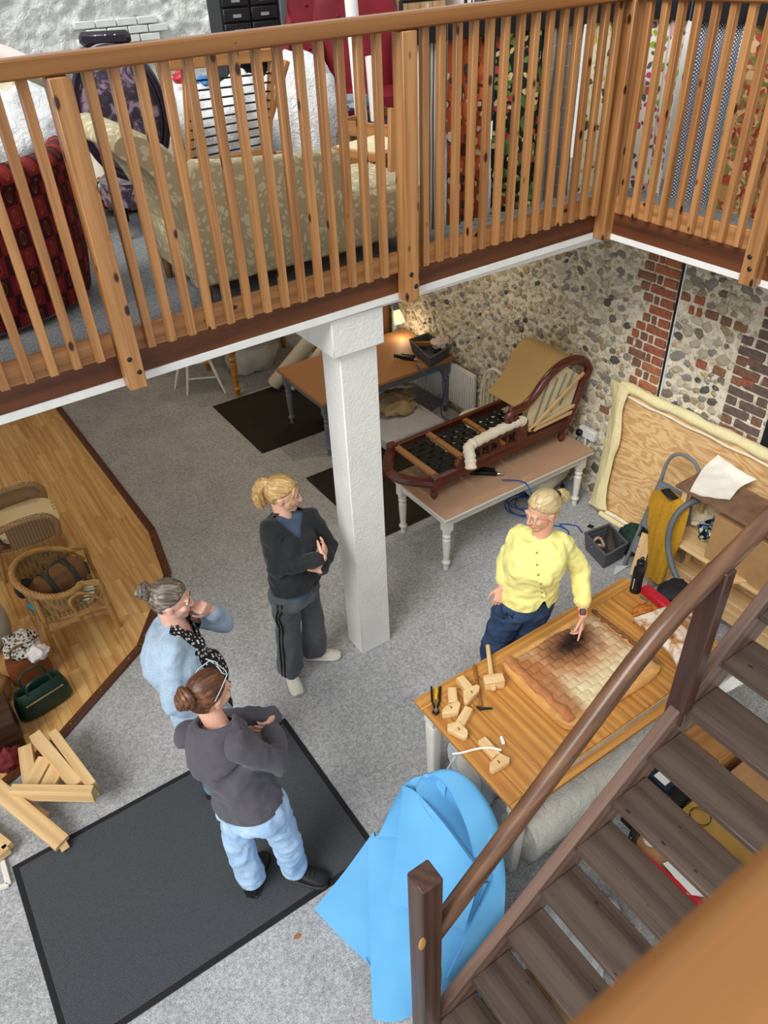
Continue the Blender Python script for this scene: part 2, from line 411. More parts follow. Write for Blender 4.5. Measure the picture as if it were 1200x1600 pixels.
# flints
fl_ms = [plain('flint_pale','cbbfa5',.85,.25,60,.8,50), plain('flint_grey','a19b91',.75,.35,60,.8,50), plain('flint_dark','6a6560',.6,.6,50,.6,40), plain('flint_tan','bba680',.85,.3,60,.8,50), plain('flint_white','dcd3bf',.85,.2,60,.8,50), plain('flint_brown','8d8070',.75,.4,50,.8,50)]
fl_meshes = []
for mi in range(6):
    for q in range(3):
        bm = bmesh.new(); bmesh.ops.create_icosphere(bm, subdivisions=2, radius=1)
        for vv in bm.verts:
            d = 1+.6*noise.noise(vv.co*1.5+Vector((q*9+mi*31,3,5)))+.35*noise.noise(vv.co*3.3+Vector((q,mi,2)))
            vv.co *= d
        me = bpy.data.meshes.new('flint'); bm.to_mesh(me); bm.free(); me.materials.append(fl_ms[mi])
        me.polygons.foreach_set('use_smooth', [True]*len(me.polygons)); me.set_sharp_from_angle(angle=R(20)); fl_meshes.append(me)
cells = {}; flints = []
def try_flint(y, z, r):
    for a, b2, c_, d_ in EXC:
        if a-r*.5 < y < b2+r*.5 and c_ < z < d_: return
    ci, cj = int(y/.12), int(z/.12)
    for i in range(ci-1, ci+2):
        for j in range(cj-1, cj+2):
            for (yy, zz, rr) in cells.get((i,j), ()):
                if (yy-y)**2+(zz-z)**2 < ((rr+r)*.92)**2: return
    cells.setdefault((ci,cj), []).append((y,z,r)); flints.append((y,z,r))
for k in range(4000): try_flint(rnd.uniform(2.3,3.29), rnd.uniform(1.15,2.5), rnd.uniform(.02,.052))
for k in range(16000): try_flint(rnd.uniform(3.3,7.3), rnd.uniform(.35,2.62), rnd.uniform(.018,.042))
for k in range(900): try_flint(rnd.uniform(3.6,4.4), rnd.uniform(0,.6), rnd.uniform(.02,.05))
flints.sort(key=lambda f: -f[2]/(f[0]**2+22)**.5*(1 if f[0] < 4.6 else .8))
def flint_mat(f):
    y, z, r = f
    mi = rnd.choices(range(6), (24,26,7,14,18,11) if y < 3.3 else (36,18,4,14,24,4))[0]
    mm = Matrix.Translation((XW-.004, y, z)) @ Matrix.Rotation(rnd.uniform(-.7,.7),4,'X') @ Matrix.Diagonal((.016*rnd.uniform(.7,1.25), r*rnd.uniform(.9,1.35), r*rnd.uniform(.6,.95), 1))
    return mi*3+rnd.randrange(3), mm
for f in flints[:300]:
    mi, mm = flint_mat(f); put(bpy.data.objects.new('flint', fl_meshes[mi]), mm, wr)
rest = {}
bm = bmesh.new(); fm = bpy.data.meshes.new('flints_far')
for q in fl_ms: fm.materials.append(q)
V = []; Fc = []; Mi = []
for f in flints[300:]:
    mi, mm = flint_mat(f); me = fl_meshes[mi]; k = len(V)
    V += [tuple(mm @ vv.co) for vv in me.vertices]; Fc += [tuple(i+k for i in p.vertices) for p in me.polygons]; Mi += [mi//3]*len(me.polygons)
bm.free(); fm.from_pydata(V, [], Fc); fm.polygons.foreach_set('material_index', Mi)
o = bpy.data.objects.new('flints_far', fm); put(o, Matrix(), wr); o['kind'] = 'stuff'
# black joint strip beside the brick quoin
o = slab('trim_8', XW-.022, XW+.01, 3.272, 3.288, 0, 2.7, black_rub); o2 = slab('trim_9', XW-.02, XW+.01, 3.258, 3.268, 0, 2.7, white_paint)
slab('door_1', XW-.02, XW+.05, 1.45, 2.37, 0, 2.1, black_rub)
# --- far walls
def rough_paint():
    m, nt, b = _nt('white_painted_flint', .6, .3); v = coords(nt)
    vo = tex(nt, 'ShaderNodeTexVoronoi', v, i_Scale=9.0, feature='SMOOTH_F1'); n = noise_t(nt, v, 16, 4, .6, .8)
    h = mth(nt, 'ADD', vo.outputs['Distance'], mth(nt, 'MULTIPLY', n, .8))
    nt.links.new(ramp(nt, noise_t(nt, v, 3, 3), [(.35,'d6d8d3'),(.65,'ebebe6')]), b.inputs['Base Color']); bump(nt, b, h, .7, .05); return m
YW = 9.6
mb = MB(); rough_wall(mb, 1, YW, 0, XW, 3.3, 5.0, .03, .035, 8, 1); mb.box(-4, 4.76, YW+.08, YW+.35, 2.7, 5.2)
wf = mb.build('wall_back_upper', rough_paint(), angle=80); join_struct(wf)
wbm = plain('painted_brick_white','e4e5e0',.6,.05,10,.4,40)
pb = at(185, 55, 1, YW-.03)
for r_ in range(4):
    for q in range(4):
        MB().cbox((0,0,0),(.215,.05,.066)).build('brick', wbm, wf, .006, m=Matrix.Translation((pb.x+(q-1.5)*.228+(r_%2)*.11, YW-.035, pb.z+(1.5-r_)*.078)))
slab('wall_back', -4, XW, YW, YW+.3, 0, 2.7, plain('warm_white_wall','d8cdb8',.7,.06))
# --- gallery floor, beam, column, soffits
slab('ceiling_gallery', -4, XW, 3.36, YW, 2.63, 2.70, white_paint)
slab('floor_gallery', -4, XW, 3.355, YW, 2.70, 2.83, carpet_m)
slab('ceiling_walkway', 3.885, XW, .9, 3.36, 2.68, 2.74, white_paint)
slab('floor_walkway', 3.88, XW, .9, 3.355, 2.74, 2.86, carpet_m)
def plaster():
    m, nt, b = _nt('white_swirl_plaster', .6, .3); v = coords(nt)
    n = noise_t(nt, v, 26, 3, .55, 1.6); n2 = noise_t(nt, v, 2.5, 3)
    nt.links.new(ramp(nt, n2, [(.3,'dfdfdb'),(.7,'eeeeea')]), b.inputs['Base Color']); bump(nt, b, n, .45, .012); return m
pl = plaster()
col = empty('column', (2.04,3.47,0)); col['kind'] = 'structure'; tag(col, 'square white plastered column with a wider head carrying the gallery', 'column')
MB().box(1.915,2.165,3.372,3.575,0,2.46).build('shaft', pl, col, .006)
MB().box(1.86,2.195,3.338,3.62,2.425,2.645).build('head', pl, col, .006)
o = slab('trim_10', 1.86,2.195,3.62,YW,2.43,2.63, pl)      # beam running back under the gallery
# fascia boards and the white strip under them
for k, (xa, xb) in enumerate(((-1.6,.775),(.775,2.32),(2.32,3.885))):
    for nm, z0, z1, y0, y1, m_ in (('trim_%d'%(11+k), 2.668, 2.815, 3.325, 3.355, fascia_w), ('trim_%d'%(15+k), 2.632, 2.672, 3.318, 3.365, white_paint)):
        h = (z1-z0); o = barobj(nm, (xa,(y0+y1)/2,(z0+z1)/2+TILT(xa)), (xb,(y0+y1)/2,(z0+z1)/2+TILT(xb)), y1-y0, h, m_, None, .002); join_struct(o)
for nm, z0, z1, x0, x1, m_ in (('trim_19', 2.718, 2.86, 3.855, 3.885, fascia_w), ('trim_20', 2.686, 2.722, 3.848, 3.89, white_paint)):
    join_struct(boxobj(nm, x0, x1, .9, 3.33, z0, z1, m_, None, .002))
# ================================================================ the balustrade of the gallery
bal = empty('balustrade', (2.0,3.28,2.7), 'orange pine balustrade with square balusters along the gallery edge, turning at the corner', 'balustrade')
def zt(x, z): return z+TILT(x)
def zr(z): return z+.055
BALS = [.653-.102*i for i in range(12)]+[.889+.0992*i for i in range(14)]+[2.442+.0992*i for i in range(14)]
for xx in BALS: barobj('baluster', (xx,3.287,zt(xx,2.795)), (xx,3.287,zt(xx,3.895)), .038, .036, pine, bal, .003, up=(0,1,0))
for i in range(19):
    yy = 3.165-.1012*i
    if abs(yy-2.225) < .06: continue
    barobj('baluster', (3.833,yy,zr(2.805)), (3.833,yy,zr(3.90)), .036, .038, pine, bal, .003, up=(0,1,0))
def bolts(po, pts, ax):
    for p in pts:
        mm = Matrix.Translation(p) @ (Matrix.Rotation(R(90),4,'X') if ax == 1 else Matrix.Rotation(R(-90),4,'Y'))
        MB().lathe([(.014,0),(.014,.003),(.009,.008),(.003,.010)],12,mm).build('bolt', darkmetal, po)
for xx, wd in ((.775,.092),(2.325,.088),(-.77,.092)):
    po = barobj('post', (xx,3.276,zt(xx,2.64)), (xx,3.276,zt(xx,3.888)), .082, wd, pine, bal, .004, up=(0,1,0))
    bolts(po, [(xx-.012,3.235,zt(xx,2.79)), (xx+.018,3.235,zt(xx,2.72))], 1)
barobj('post', (3.832,3.276,2.69), (3.832,3.276,3.94), .095, .095, pine, bal, .004, up=(0,1,0))
po = barobj('post', (3.815,2.222,2.70), (3.815,2.222,3.95), .09, .085, pine, bal, .004, up=(0,1,0)); bolts(po, [(3.772,2.23,2.85),(3.772,2.215,2.79)], 0)
po = barobj('post', (3.815,1.22,2.70), (3.815,1.22,3.95), .09, .085, pine, bal, .004, up=(0,1,0))
barobj('handrail', (-1.6,3.286,zt(-1.6,3.925)), (3.875,3.286,zt(3.875,3.925)), .092, .066, pine_rail, bal, .008)
barobj('handrail', (3.836,3.24,3.978), (3.836,1.18,3.978), .092, .066, pine_rail, bal, .008)
barobj('bottom_rail', (-1.6,3.316,zt(-1.6,2.843)), (.73,3.316,zt(.73,2.843)), .022, .11, pine, bal, .003)
barobj('bottom_rail', (.82,3.316,zt(.82,2.843)), (2.28,3.316,zt(2.28,2.843)), .022, .11, pine, bal, .003)
barobj('bottom_rail', (2.37,3.316,zt(2.37,2.843)), (3.79,3.316,zt(3.79,2.843)), .022, .11, pine, bal, .003)
barobj('bottom_rail', (3.862,3.23,zr(2.845)), (3.862,2.27,zr(2.845)), .022, .105, pine, bal, .003)
barobj('bottom_rail', (3.862,2.18,zr(2.845)), (3.862,1.2,zr(2.845)), .022, .105, pine, bal, .003)
# the rail right under the camera
nb = empty('near_balustrade', (.6,0,2.7), 'pine handrail close to the camera, out of focus at the lower right', 'balustrade')
barobj('handrail', (-1.0,-.005,3.925), (2.2,-.005,3.925), .12, .07, pine_rail, nb, .012)
for i in range(9): barobj('baluster', (-.75+.36*i,-.03,2.85), (-.75+.36*i,-.03,3.9), .038, .036, pine, nb, .003, up=(0,1,0))
# ================================================================ stairs
st = empty('staircase', (.9,.7,0), 'open dark brown wooden staircase with worn treads and one sloping handrail', 'staircase')
SX, SZ, GX, GZ = 1.267, .533, .198, .1813
for k in range(-2, 12):
    xn, zn = SX+GX*k, SZ+GZ*k
    boxobj('tread', xn, xn+.232, .26, 1.10, zn-.036, zn, tread_w, st, .005, grain=1)
sl_ = GZ/GX
def strz(x): return SZ+sl_*(x-SX)+.035
for y0 in (1.10, .205):
    q = [(.80,0),(.98,0),(3.9,strz(3.9)-.27),(3.9,strz(3.9)),(.80,strz(.80))]
    p0 = Vector((.8,0,strz(.8)-.13)); p1 = Vector((3.9,0,strz(3.9)-.13)); ax = axm((p0.x,y0+.028,p0.z),(p1.x,y0+.028,p1.z))
    im = ax.inverted(); mbp = MB()
    mbp.add([im @ Vector((a,y0,b2)) for a,b2 in q]+[im @ Vector((a,y0+.055,b2)) for a,b2 in q], [(0,1,2,3,4),(9,8,7,6,5)]+[(i,(i+1)%5,5+(i+1)%5,5+i) for i in range(5)])
    mbp.build('stringer', stair_w, st, .004, m=ax)
nw = barobj('newel_post', (.828,1.13,0), (.828,1.13,1.525), .098, .098, newel_w, st, .006, up=(0,1,0))
MB().ell((0,0,0),(.05,.006,.018)).build('worn_patch', plain('bare_wood','b98a4e',.6), nw, m=Matrix.Translation((.777,1.083,1.14)) @ Matrix.Rotation(R(90),4,'Y'))
RP = [at(697,1432,1,1.13), at(1035,977,1,1.13), at(1200,812,1,1.13)]; RP = [RP[0]+(RP[0]-RP[1])*.06]+RP+[RP[2]+(RP[2]-RP[1])*2.2]
def railz(x):
    for a, b in zip(RP[:-1], RP[1:]):
        if a.x <= x <= b.x or b is RP[-1]: return a.z+(b.z-a.z)*(x-a.x)/(b.x-a.x)
h0, h1 = RP[0], RP[-1]; ax = axm(h0, h1); im = ax.inverted(); pts_ = []
for i in range(25):
    x = h0.x+(h1.x-h0.x)*i/24; pts_.append(im @ Vector((x, 1.13, (railz(max(h0.x,x-.12))+railz(x)+railz(min(h1.x,x+.12)))/3 if 1 < i < 23 else railz(x))))
mbp = MB(); mbp.loft([(p,(0,.036,0),(0,0,.047)) for p in pts_], 16, 2.6); mbp.build('handrail', rail_w, st, m=ax)
for xx in (2.255, 3.72):
    po = barobj('post', (xx,1.128,strz(xx)-.12), (xx,1.128,railz(xx)), .062, .095, newel_w, st, .005, up=(0,1,0))
    MB().lathe([(.008,0),(.008,.003),(.004,.006)],10,Matrix.Translation((xx-.02,1.097,strz(xx)+.06)) @ Matrix.Rotation(R(90),4,'X')).build('bolt', darkmetal, po)
# ================================================================ mats
def floor_mat(name, x0, x1, y0, y1, z, m, label, rz=0):
    cx, cy = (x0+x1)/2, (y0+y1)/2; e = empty(name, (cx,cy,z), label, 'mat', rz)
    hx, hy = (x1-x0)/2, (y1-y0)/2; T = WM[e.name]
    MB().box(-hx,hx,-hy,hy,0,.006).build('rubber_border', black_rub, e, .003, m=T)
    MB().box(-hx+.035,hx-.035,-hy+.035,hy-.035,.004,.011).build('pile', m, e, .003, m=T)
    return e
floor_mat('door_mat', -.645, 1.165, 2.02, 3.2, .001, mat_black, 'large charcoal ribbed floor mat under the woman in the hooded top')
floor_mat('door_mat', 2.58, 3.75, 6.33, 7.6, .001, mat_brown, 'dark brown floor mat under the grey-legged table')
floor_mat('door_mat', 2.72, 4.1, 4.42, 5.66, .001, mat_brown, 'dark floor mat between the white column and the white table')
# ================================================================ tables
def turned_leg(x, y, zt_, m, parent, w=.075, blk=.15):
    T = Matrix.Translation((x,y,0)); h = zt_-blk; mb = MB().cbox((0,0,zt_-blk/2),(w,w,blk),T)
    r = w/2
    prof = [(r*.55,0),(r*.6,.01),(r*.62,h*.12),(r*.95,h*.16),(r*1.0,h*.19),(r*.7,h*.23),(r*.62,h*.25),(r*.7,h*.3),(r*.9,h*.62),(r*.95,h*.76),(r*.6,h*.80),(r*.98,h*.84),(r*.98,h*.87),(r*.6,h*.91),(r*1.02,h*.95),(r*.98,h)]
    mb.lathe(prof, 16, T); return mb.build('leg', m, parent, angle=35)
board_top = plain('brown_hardboard','a5764c',.6,.12,160,.1,200)
board_top2 = plain('pinkish_hardboard','b99478',.65,.12,180,.1,200)
def work_table(name, x0, x1, y0, y1, zt_, top, body, label, edge=None):
    e = empty(name, ((x0+x1)/2,(y0+y1)/2,0), label, 'table')
    MB().box(x0,x1,y0,y1,zt_-.012,zt_).build('top_board', top, e, .002)
    MB().box(x0-.002,x1+.002,y0-.002,y1+.002,zt_-.034,zt_-.012).build('top_edge', edge or body, e, .004)
    a = .05
    for nm, b in (('apron',(x0+a,x1-a,y0+a,y0+a+.02)),('apron',(x0+a,x1-a,y1-a-.02,y1-a)),('apron',(x0+a,x0+a+.02,y0+a,y1-a)),('apron',(x1-a-.02,x1-a,y0+a,y1-a))):
        MB().box(*b, zt_-.13, zt_-.034).build(nm, body, e, .002)
    for lx in (x0+.075, x1-.075):
        for ly in (y0+.075, y1-.075): turned_leg(lx, ly, zt_-.034, body, e)
    return e
work_table('work_table', 2.93, 4.58, 3.69, 4.46, .60, board_top2, cream_paint, 'white table with turned legs carrying the stripped chaise frame')
work_table('work_table', 3.06, 4.71, 5.80, 6.76, .66, board_top, grey_paint, 'brown-topped table with grey turned legs behind the white column', board_top)
# --- pine workbench
ZT = .72
pt = empty('pine_table', (2.5,1.85,0), 'orange pine plank table on cream legs, in front of the woman in yellow', 'table')
PX0, PX1, PY0, PY1 = 1.64, 3.42, 1.44, 2.335
boxobj('edge_board', PX0, PX1, PY1-.085, PY1, ZT-.03, ZT, tabpine, pt, .003)
boxobj('edge_board', PX0, PX1, PY0, PY0+.07, ZT-.03, ZT, tabpine, pt, .003)
xx = PX0; k = 0
while xx < PX1-.02:
    wd = (.1,.165,.15,.17,.16,.15,.17,.16,.15,.17,.15,.16)[k]; wd = min(wd, PX1-xx)
    boxobj('plank', xx+.001, xx+wd-.001, PY0+.0715, PY1-.0865, ZT-.03, ZT-.0005, tabpine, pt, .002, grain=1); xx += wd; k += 1
MB().box(PX0+.05,PX1,PY0+.045,PY0+.058,ZT-.001,ZT+.003).build('metal_strip', plain('zinc_strip','a9a9a6',.35,metal=.6), pt)
for b in ((PX0+.05,PX1-.05,PY0+.05,PY0+.07),(PX0+.05,PX1-.05,PY1-.07,PY1-.05)): MB().box(*b, ZT-.12, ZT-.03).build('apron', tabpine, pt)
for b in ((PX0+.05,PX0+.07,PY0+.05,PY1-.05),(PX1-.07,PX1-.05,PY0+.05,PY1-.05)): MB().box(*b, ZT-.12, ZT-.03).build('apron', cream_paint, pt)
for lx in (PX0+.085, PX1-.085):
    for ly in (PY0+.085, PY1-.085):
        T = Matrix.Translation((lx,ly,0)); mb = MB().cbox((0,0,ZT-.03-.07),(.085,.085,.14),T)
        mb.loft([((lx,ly,z),(a,0,0),(0,a,0)) for z,a in ((0,.03),(.1,.034),(.4,.04),(.52,.043),(.55,.036))], 24, 5)
        mb.build('leg', cream_paint, pt, .002)
# ================================================================ stripped chaise longue on the white table
ch = empty('chaise_frame', (3.75,4.25,.60), 'stripped antique mahogany chaise longue frame with exposed webbing, standing on the white table', 'chaise')
YN, YF = 3.95, 4.56
def cleg(x, y):
    MB().lathe([(.016,0),(.02,.012),(.03,.03),(.034,.05),(.024,.07),(.03,.085),(.03,.13)],14,Matrix.Translation((x,y,.60))).build('leg', mahog, ch)
for x, y in ((3.03,YN+.02),(3.03,YF-.02),(4.46,YN+.03),(4.46,YF-.03)): cleg(x, y)
MB().bar((3.0,YN,.77),(4.5,YN,.80),.045,.10).build('seat_rail', mahog, ch, .008)
MB().bar((3.0,YF,.77),(4.5,YF,.80),.045,.09).build('seat_rail', mahog, ch, .008)
cv = [(3.02-.20*math.sin(math.pi*t/12), YN+(YF-YN)*t/12, .765) for t in range(13)]
MB().tube(cv, .042, 8, flat=1.0).build('bow_rail', mahog, ch)
for x, y in ((3.03,YN),(3.03,YF)): MB().cbox((x,y,.775),(.075,.075,.115)).build('corner_block', mahog, ch, .006)
for x in (3.06,3.40,3.80): barobj('cross_bar', (x,YN+.02,.80), (x,YF-.02,.80), .055, .03, oldwood, ch, .004)
web = plain('black_webbing','1d1c1b',.8,.25,80,.4,120)
for a, b in ((3.10,3.37),(3.44,3.77),(3.84,4.2)):
    n = int((b-a)/.062)
    for i in range(n):
        x = a+(i+.5)*(b-a)/n; MB().grid(lambda u, v, x=x: (x-.025+.05*v, YN+.03+(YF-YN-.06)*u, .785+.007*math.sin(u*math.pi*9+i*math.pi)), 36, 1).build('webbing_strip', web, ch)
    for j in range(8):
        y = YN+.06+j*.066; MB().grid(lambda u, v, y=y: (a+(b-a)*u, y-.024+.048*v, .785-.006*math.sin(u*math.pi*n+j*math.pi)), 30, 1).build('webbing_strip', web, ch)
for i in range(9):
    p = (3.14+.13*i+(i%2)*.02, YN+.14+(i*37%40)/100, .80)
    MB().tube([(p[0]+.03*math.cos(t*.5), p[1]+.03*math.sin(t*.5), .795+t*.0035) for t in range(14)], .0016, 4).build('spring_wire', darkmetal, ch)
# low spindle arm on the near side with a cream roll
MB().bar((3.34,YN,.93),(3.95,YN,.97),.04,.035).build('arm_rail', mahog, ch, .006)
for i in range(6):
    x = 3.40+i*.095; MB().lathe([(.008,.82),(.014,.845),(.008,.86),(.015,.89),(.008,.915),(.008,.95)],10,Matrix.Translation((x,YN,0))).build('spindle', mahog, ch)
MB().lathe([(.01,-.022),(.06,-.022),(.066,0),(.06,.022),(.01,.022)],18,Matrix.Translation((3.29,YN,.845)) @ Matrix.Rotation(R(90),4,'X')).build('carved_roundel', mahog, ch)
MB().prism([(-.06,-.08),(.06,-.08),(.06,.15),(-.05,.12)],-.022,.022,Matrix.Translation((3.93,YN,.86)) @ Matrix.Rotation(R(90),4,'X')).build('arm_post', mahog, ch, .006)
# back: shaped side rails, hessian, side frame
crv = [(3.80,1.03),(3.77,1.08),(3.80,1.13),(3.87,1.14),(3.95,1.15),(4.05,1.21),(4.15,1.31),(4.26,1.38),(4.38,1.41),(4.50,1.40),(4.60,1.35),(4.66,1.27),(4.64,1.20),(4.58,1.20)]
def spl(pts, n=5):
    out = []
    for i in range(len(pts)-1):
        p0, p1, p2, p3 = (Vector(pts[max(0,min(len(pts)-1,i+d))]) for d in (-1,0,1,2))
        for k in range(n):
            t = k/n; out.append(.5*((2*p1)+(p2-p0)*t+(2*p0-5*p1+4*p2-p3)*t*t+(3*p1-p0-3*p2+p3)*t**3))
    out.append(Vector(pts[-1])); return out
for y in (YN,): MB().tube(spl([(a,y,b) for a,b in crv]), .036, 10, up=(0,1,0)).build('back_rail', mahog, ch)
MB().lathe([(.008,-.03),(.045,-.03),(.052,0),(.045,.03),(.008,.03)],18,Matrix.Translation((3.83,YN,1.055)) @ Matrix.Rotation(R(90),4,'X')).build('carved_scroll', mahog, ch)
for y in (YN, YF):
    MB().tube(spl([(4.62,y,1.24),(4.60,y,1.10),(4.54,y,.93),(4.48,y,.78)]), .034, 8).build('back_post', mahog, ch)
    if y == YN: MB().tube(spl([(3.84,y,1.04),(3.88,y,.98),(3.93,y,.90),(3.96,y,.82)]), .03, 8).build('front_post', mahog, ch)
hess = plain('hessian','b89a62',.9,.12,220,.5,260)
hp = spl([(4.05,1.0),(4.16,1.07),(4.27,1.19),(4.36,1.33),(4.46,1.39),(4.57,1.36),(4.63,1.27)])
MB().sheet(lambda u, v: (lambda q: (q.x, YN+.03+(YF-YN-.06)*u, q.y))(hp[min(len(hp)-1,int(v*(len(hp)-1)+.5))]), 12, len(hp)-1, .008).build('hessian_back', hess, ch)
side_c = plain('calico_side','d9c9a2',.9,.08)
MB().prism([(3.98,.88),(4.50,.93),(4.58,1.22),(4.40,1.36),(4.20,1.26),(4.02,1.10)],-.006,.006,Matrix.Translation((0,YN+.012,0)) @ Matrix.Rotation(R(90),4,'X') ).build('side_panel', side_c, ch)
for a, b in (((4.0,.90),(4.55,.96)),((4.02,.89),(4.60,1.25)),((4.06,.88),(4.52,.90))): barobj('batten', (a[0],YN-.012,a[1]), (b[0],YN-.012,b[1]), .022, .028, rawpine, ch, .003)
for i in range(4): MB().bar((4.06+.1*i,YN-.002,.92+.03*i),(4.2+.1*i,YN-.002,1.28+.01*i),.006,.012).build('webbing_strip', plain('grey_webbing','8d877a',.9) if i == 0 else bpy.data.materials['grey_webbing'], ch)
calico = plain('cream_calico','e9dfc6',.9,.05,14,.35,40,dist=.01)
# cream padded roll lying over the arm
cr_pts = spl([(3.31,YN-.10,.84),(3.33,YN-.06,.93),(3.36,YN-.01,.985),(3.5,YN,1.0),(3.7,YN,1.015),(3.88,YN,1.02),(3.93,YN+.01,1.0)],6)
o = MB().tube(cr_pts, [.035+.012*math.sin(i*1.9)**2+.012 for i in range(len(cr_pts))], 12, flat=.8).build('padding_roll', calico); tag(o, 'cream calico padding roll draped over the low arm of the chaise frame', 'padding')
# ================================================================ tools with blue hose
blue_hose = plain('blue_hose','1f4d94',.35,.1)
def staple_gun(loc, rz, label):
    e = empty('staple_gun', loc, label, 'staple gun', rz); T = WM[e.name]
    MB().bar((-.10,0,.022),(.09,0,.022),.03,.036).build('body', black_pl, e, .006, m=None) if False else None
    mb = MB().cbox((0,0,.026),(.20,.032,.036)); mb.cbox((.0,.075,.016),(.17,.026,.024)); mb.cbox((-.07,.038,.02),(.03,.07,.026)); mb.build('body', black_pl, e, .005, m=T)
    MB().lathe([(.02,0),(.02,.02),(.012,.03)],12,Matrix.Translation((-.125,0,.026)) @ Matrix.Rotation(R(90),4,'Y')).build('nose', black_pl, e, m=T)
    MB().cbox((.045,.038,.018),(.02,.06,.016)).build('handle_grip', black_rub, e, .004, m=T)
    MB().lathe([(.008,0),(.012,.01),(.012,.03),(.009,.05)],10,Matrix.Translation((.10,0,.026)) @ Matrix.Rotation(R(90),4,'Y')).build('hose_fitting', chrome, e, m=T)
    return e
g = at(760,742,2,.60); staple_gun((g.x-.02,g.y,.601), R(-42), 'black pneumatic staple gun on the white table beside the chaise frame')
hz = [at(784,750,2,.63), at(815,752,2,.63), at(828,765,2,.60), at(832,790,2,.45), (3.78,3.62,.12), (3.86,3.72,.02), (4.05,3.85,.015), (4.2,3.9,.015)]
o = MB().tube(spl([tuple(p) for p in hz],8), .006, 8).build('air_hose', blue_hose); tag(o, 'blue air hose hanging from the staple gun off the white table', 'hose')
coil = []
for t in range(90):
    a = t*.28; r_ = .16+.03*math.sin(t*.13); coil.append((4.10+r_*math.cos(a)+.05*math.sin(t*.07), 3.98+r_*math.sin(a)*.9, .012+.0012*t))
o = MB().tube(coil, .006, 6).build('air_hose', blue_hose); tag(o, 'coiled blue air hose lying on the carpet under the white table', 'hose')
lp = [(4.0+.17*math.cos(t*.33), 3.55+.13*math.sin(t*.33)+.0, .008+.0006*t) for t in range(19)]
o = MB().tube(spl(lp+[(4.18,3.62,.01),(4.28,3.52,.01),(4.25,3.42,.01)],4), .006, 6).build('air_hose', blue_hose); tag(o, 'loose loop of blue hose on the floor behind the woman in yellow', 'hose')
g = at(633,562,2,.66); staple_gun((g.x,g.y,.661), R(-60), 'black pneumatic staple gun on the brown-topped table beside the basket')
hz = [at(650,570,2,.685), at(668,585,2,.68), (4.42,5.74,.64), (4.50,5.70,.45), (4.46,5.72,.2), (4.48,5.70,.05), (4.55,5.55,.02), (4.45,5.3,.015), (4.3,5.35,.015)]
o = MB().tube(spl([tuple(p) for p in hz],8), .007, 8).build('air_hose', blue_hose); tag(o, 'blue air hose trailing from the gun on the brown-topped table to the floor', 'hose')
cc = [(4.62+.1*math.cos(t*.4), 5.42+.12*math.sin(t*.4), .01+.0015*t) for t in range(50)]
o = MB().tube(cc, .007, 6).build('air_hose', blue_hose); tag(o, 'small blue hose coil on the floor by the grey table leg near the wall', 'hose')
# --- compressor
comp_m = plain('cream_enamel','d9d6c0',.35,.05)
e = empty('air_compressor', (4.42,4.05,0), 'cream air compressor tank with a yellow sticker under the white table', 'compressor')
Tc = Matrix.Translation((4.40,4.05,.21)) @ Matrix.Rotation(R(15),4,'Z') @ Matrix.Rotation(R(90),4,'Y')
MB().lathe([(.03,-.26),(.09,-.25),(.125,-.21),(.13,-.17),(.13,.17),(.125,.21),(.09,.25),(.03,.26)],24,Tc).build('tank', comp_m, e)
MB().cbox((4.40,4.05,.40),(.2,.16,.1)).build('motor', black_pl, e, .02)
for dx in (-.15,.15):
    for dy in (-.08,.08): MB().cbox((4.40+dx,4.05+dy,.05),(.03,.03,.1)).build('foot', black_rub, e, .004)
MB().cbox((4.30,3.93,.26),(.07,.012,.06)).build('sticker', plain('yellow_sticker','e2c11c',.5), e)
# ================================================================ basket, cloths and so on
def basket(name, corners, z0, h, m, label, taper=.85):
    """open plastic basket from four rim corners"""
    c = sum((Vector((p[0],p[1],0)) for p in corners), Vector())/4; e = empty(name, (c.x,c.y,z0), label, 'basket')
    rim = [Vector((p[0],p[1],z0+h)) for p in corners]; bot = [Vector((c.x+(p[0]-c.x)*taper, c.y+(p[1]-c.y)*taper, z0+.002)) for p in corners]
    wv_m = m
    for i in range(4):
        a, b, a2, b2 = rim[i], rim[(i+1)%4], bot[i], bot[(i+1)%4]; nx = 10; nz = 5
        mb = MB()
        for q in range(nx):
            u0, u1 = (q+.12)/nx, (q+.88)/nx
            for p_, q_ in ((u0,u1),):
                pa, pb = a2.lerp(b2,p_), a2.lerp(b2,q_); pc, pd = a.lerp(b,q_), a.lerp(b,p_)
        mb.sheet(lambda u, v: a2.lerp(b2,u).lerp(a.lerp(b,u),v), 2, 2, .006)
        for j in range(nz):
            v = (j+.6)/nz; mb.bar(a2.lerp(a,v)*1.0, b2.lerp(b,v), .012, .012)
        mb.build('side', m, e, angle=30)
    mb = MB().add([tuple(p) for p in bot]+[tuple(p+Vector((0,0,.006))) for p in bot], [(0,3,2,1),(4,5,6,7),(0,1,5,4),(1,2,6,5),(2,3,7,6),(3,0,4,7)]); mb.build('base', m, e)
    mb = MB()
    for i in range(4): mb.bar(rim[i], rim[(i+1)%4], .022, .014)
    mb.build('rim', m, e, .003)
    return e
bask_m = plain('grey_basket_plastic','55565a',.55,.1,90,.4,150)
basket('basket', [at(640,531,2,.79), at(672,560,2,.79), at(703,541,2,.79), at(668,521,2,.79)], .66, .13, bask_m, 'grey plastic basket of rags and wood on the brown-topped table')
basket('basket', [at(914,833,2,.17), at(947,868,2,.17), at(981,849,2,.17), at(952,819,2,.17)], .0, .17, bask_m, 'dark grey basket holding tools, on the carpet beside the plywood board')
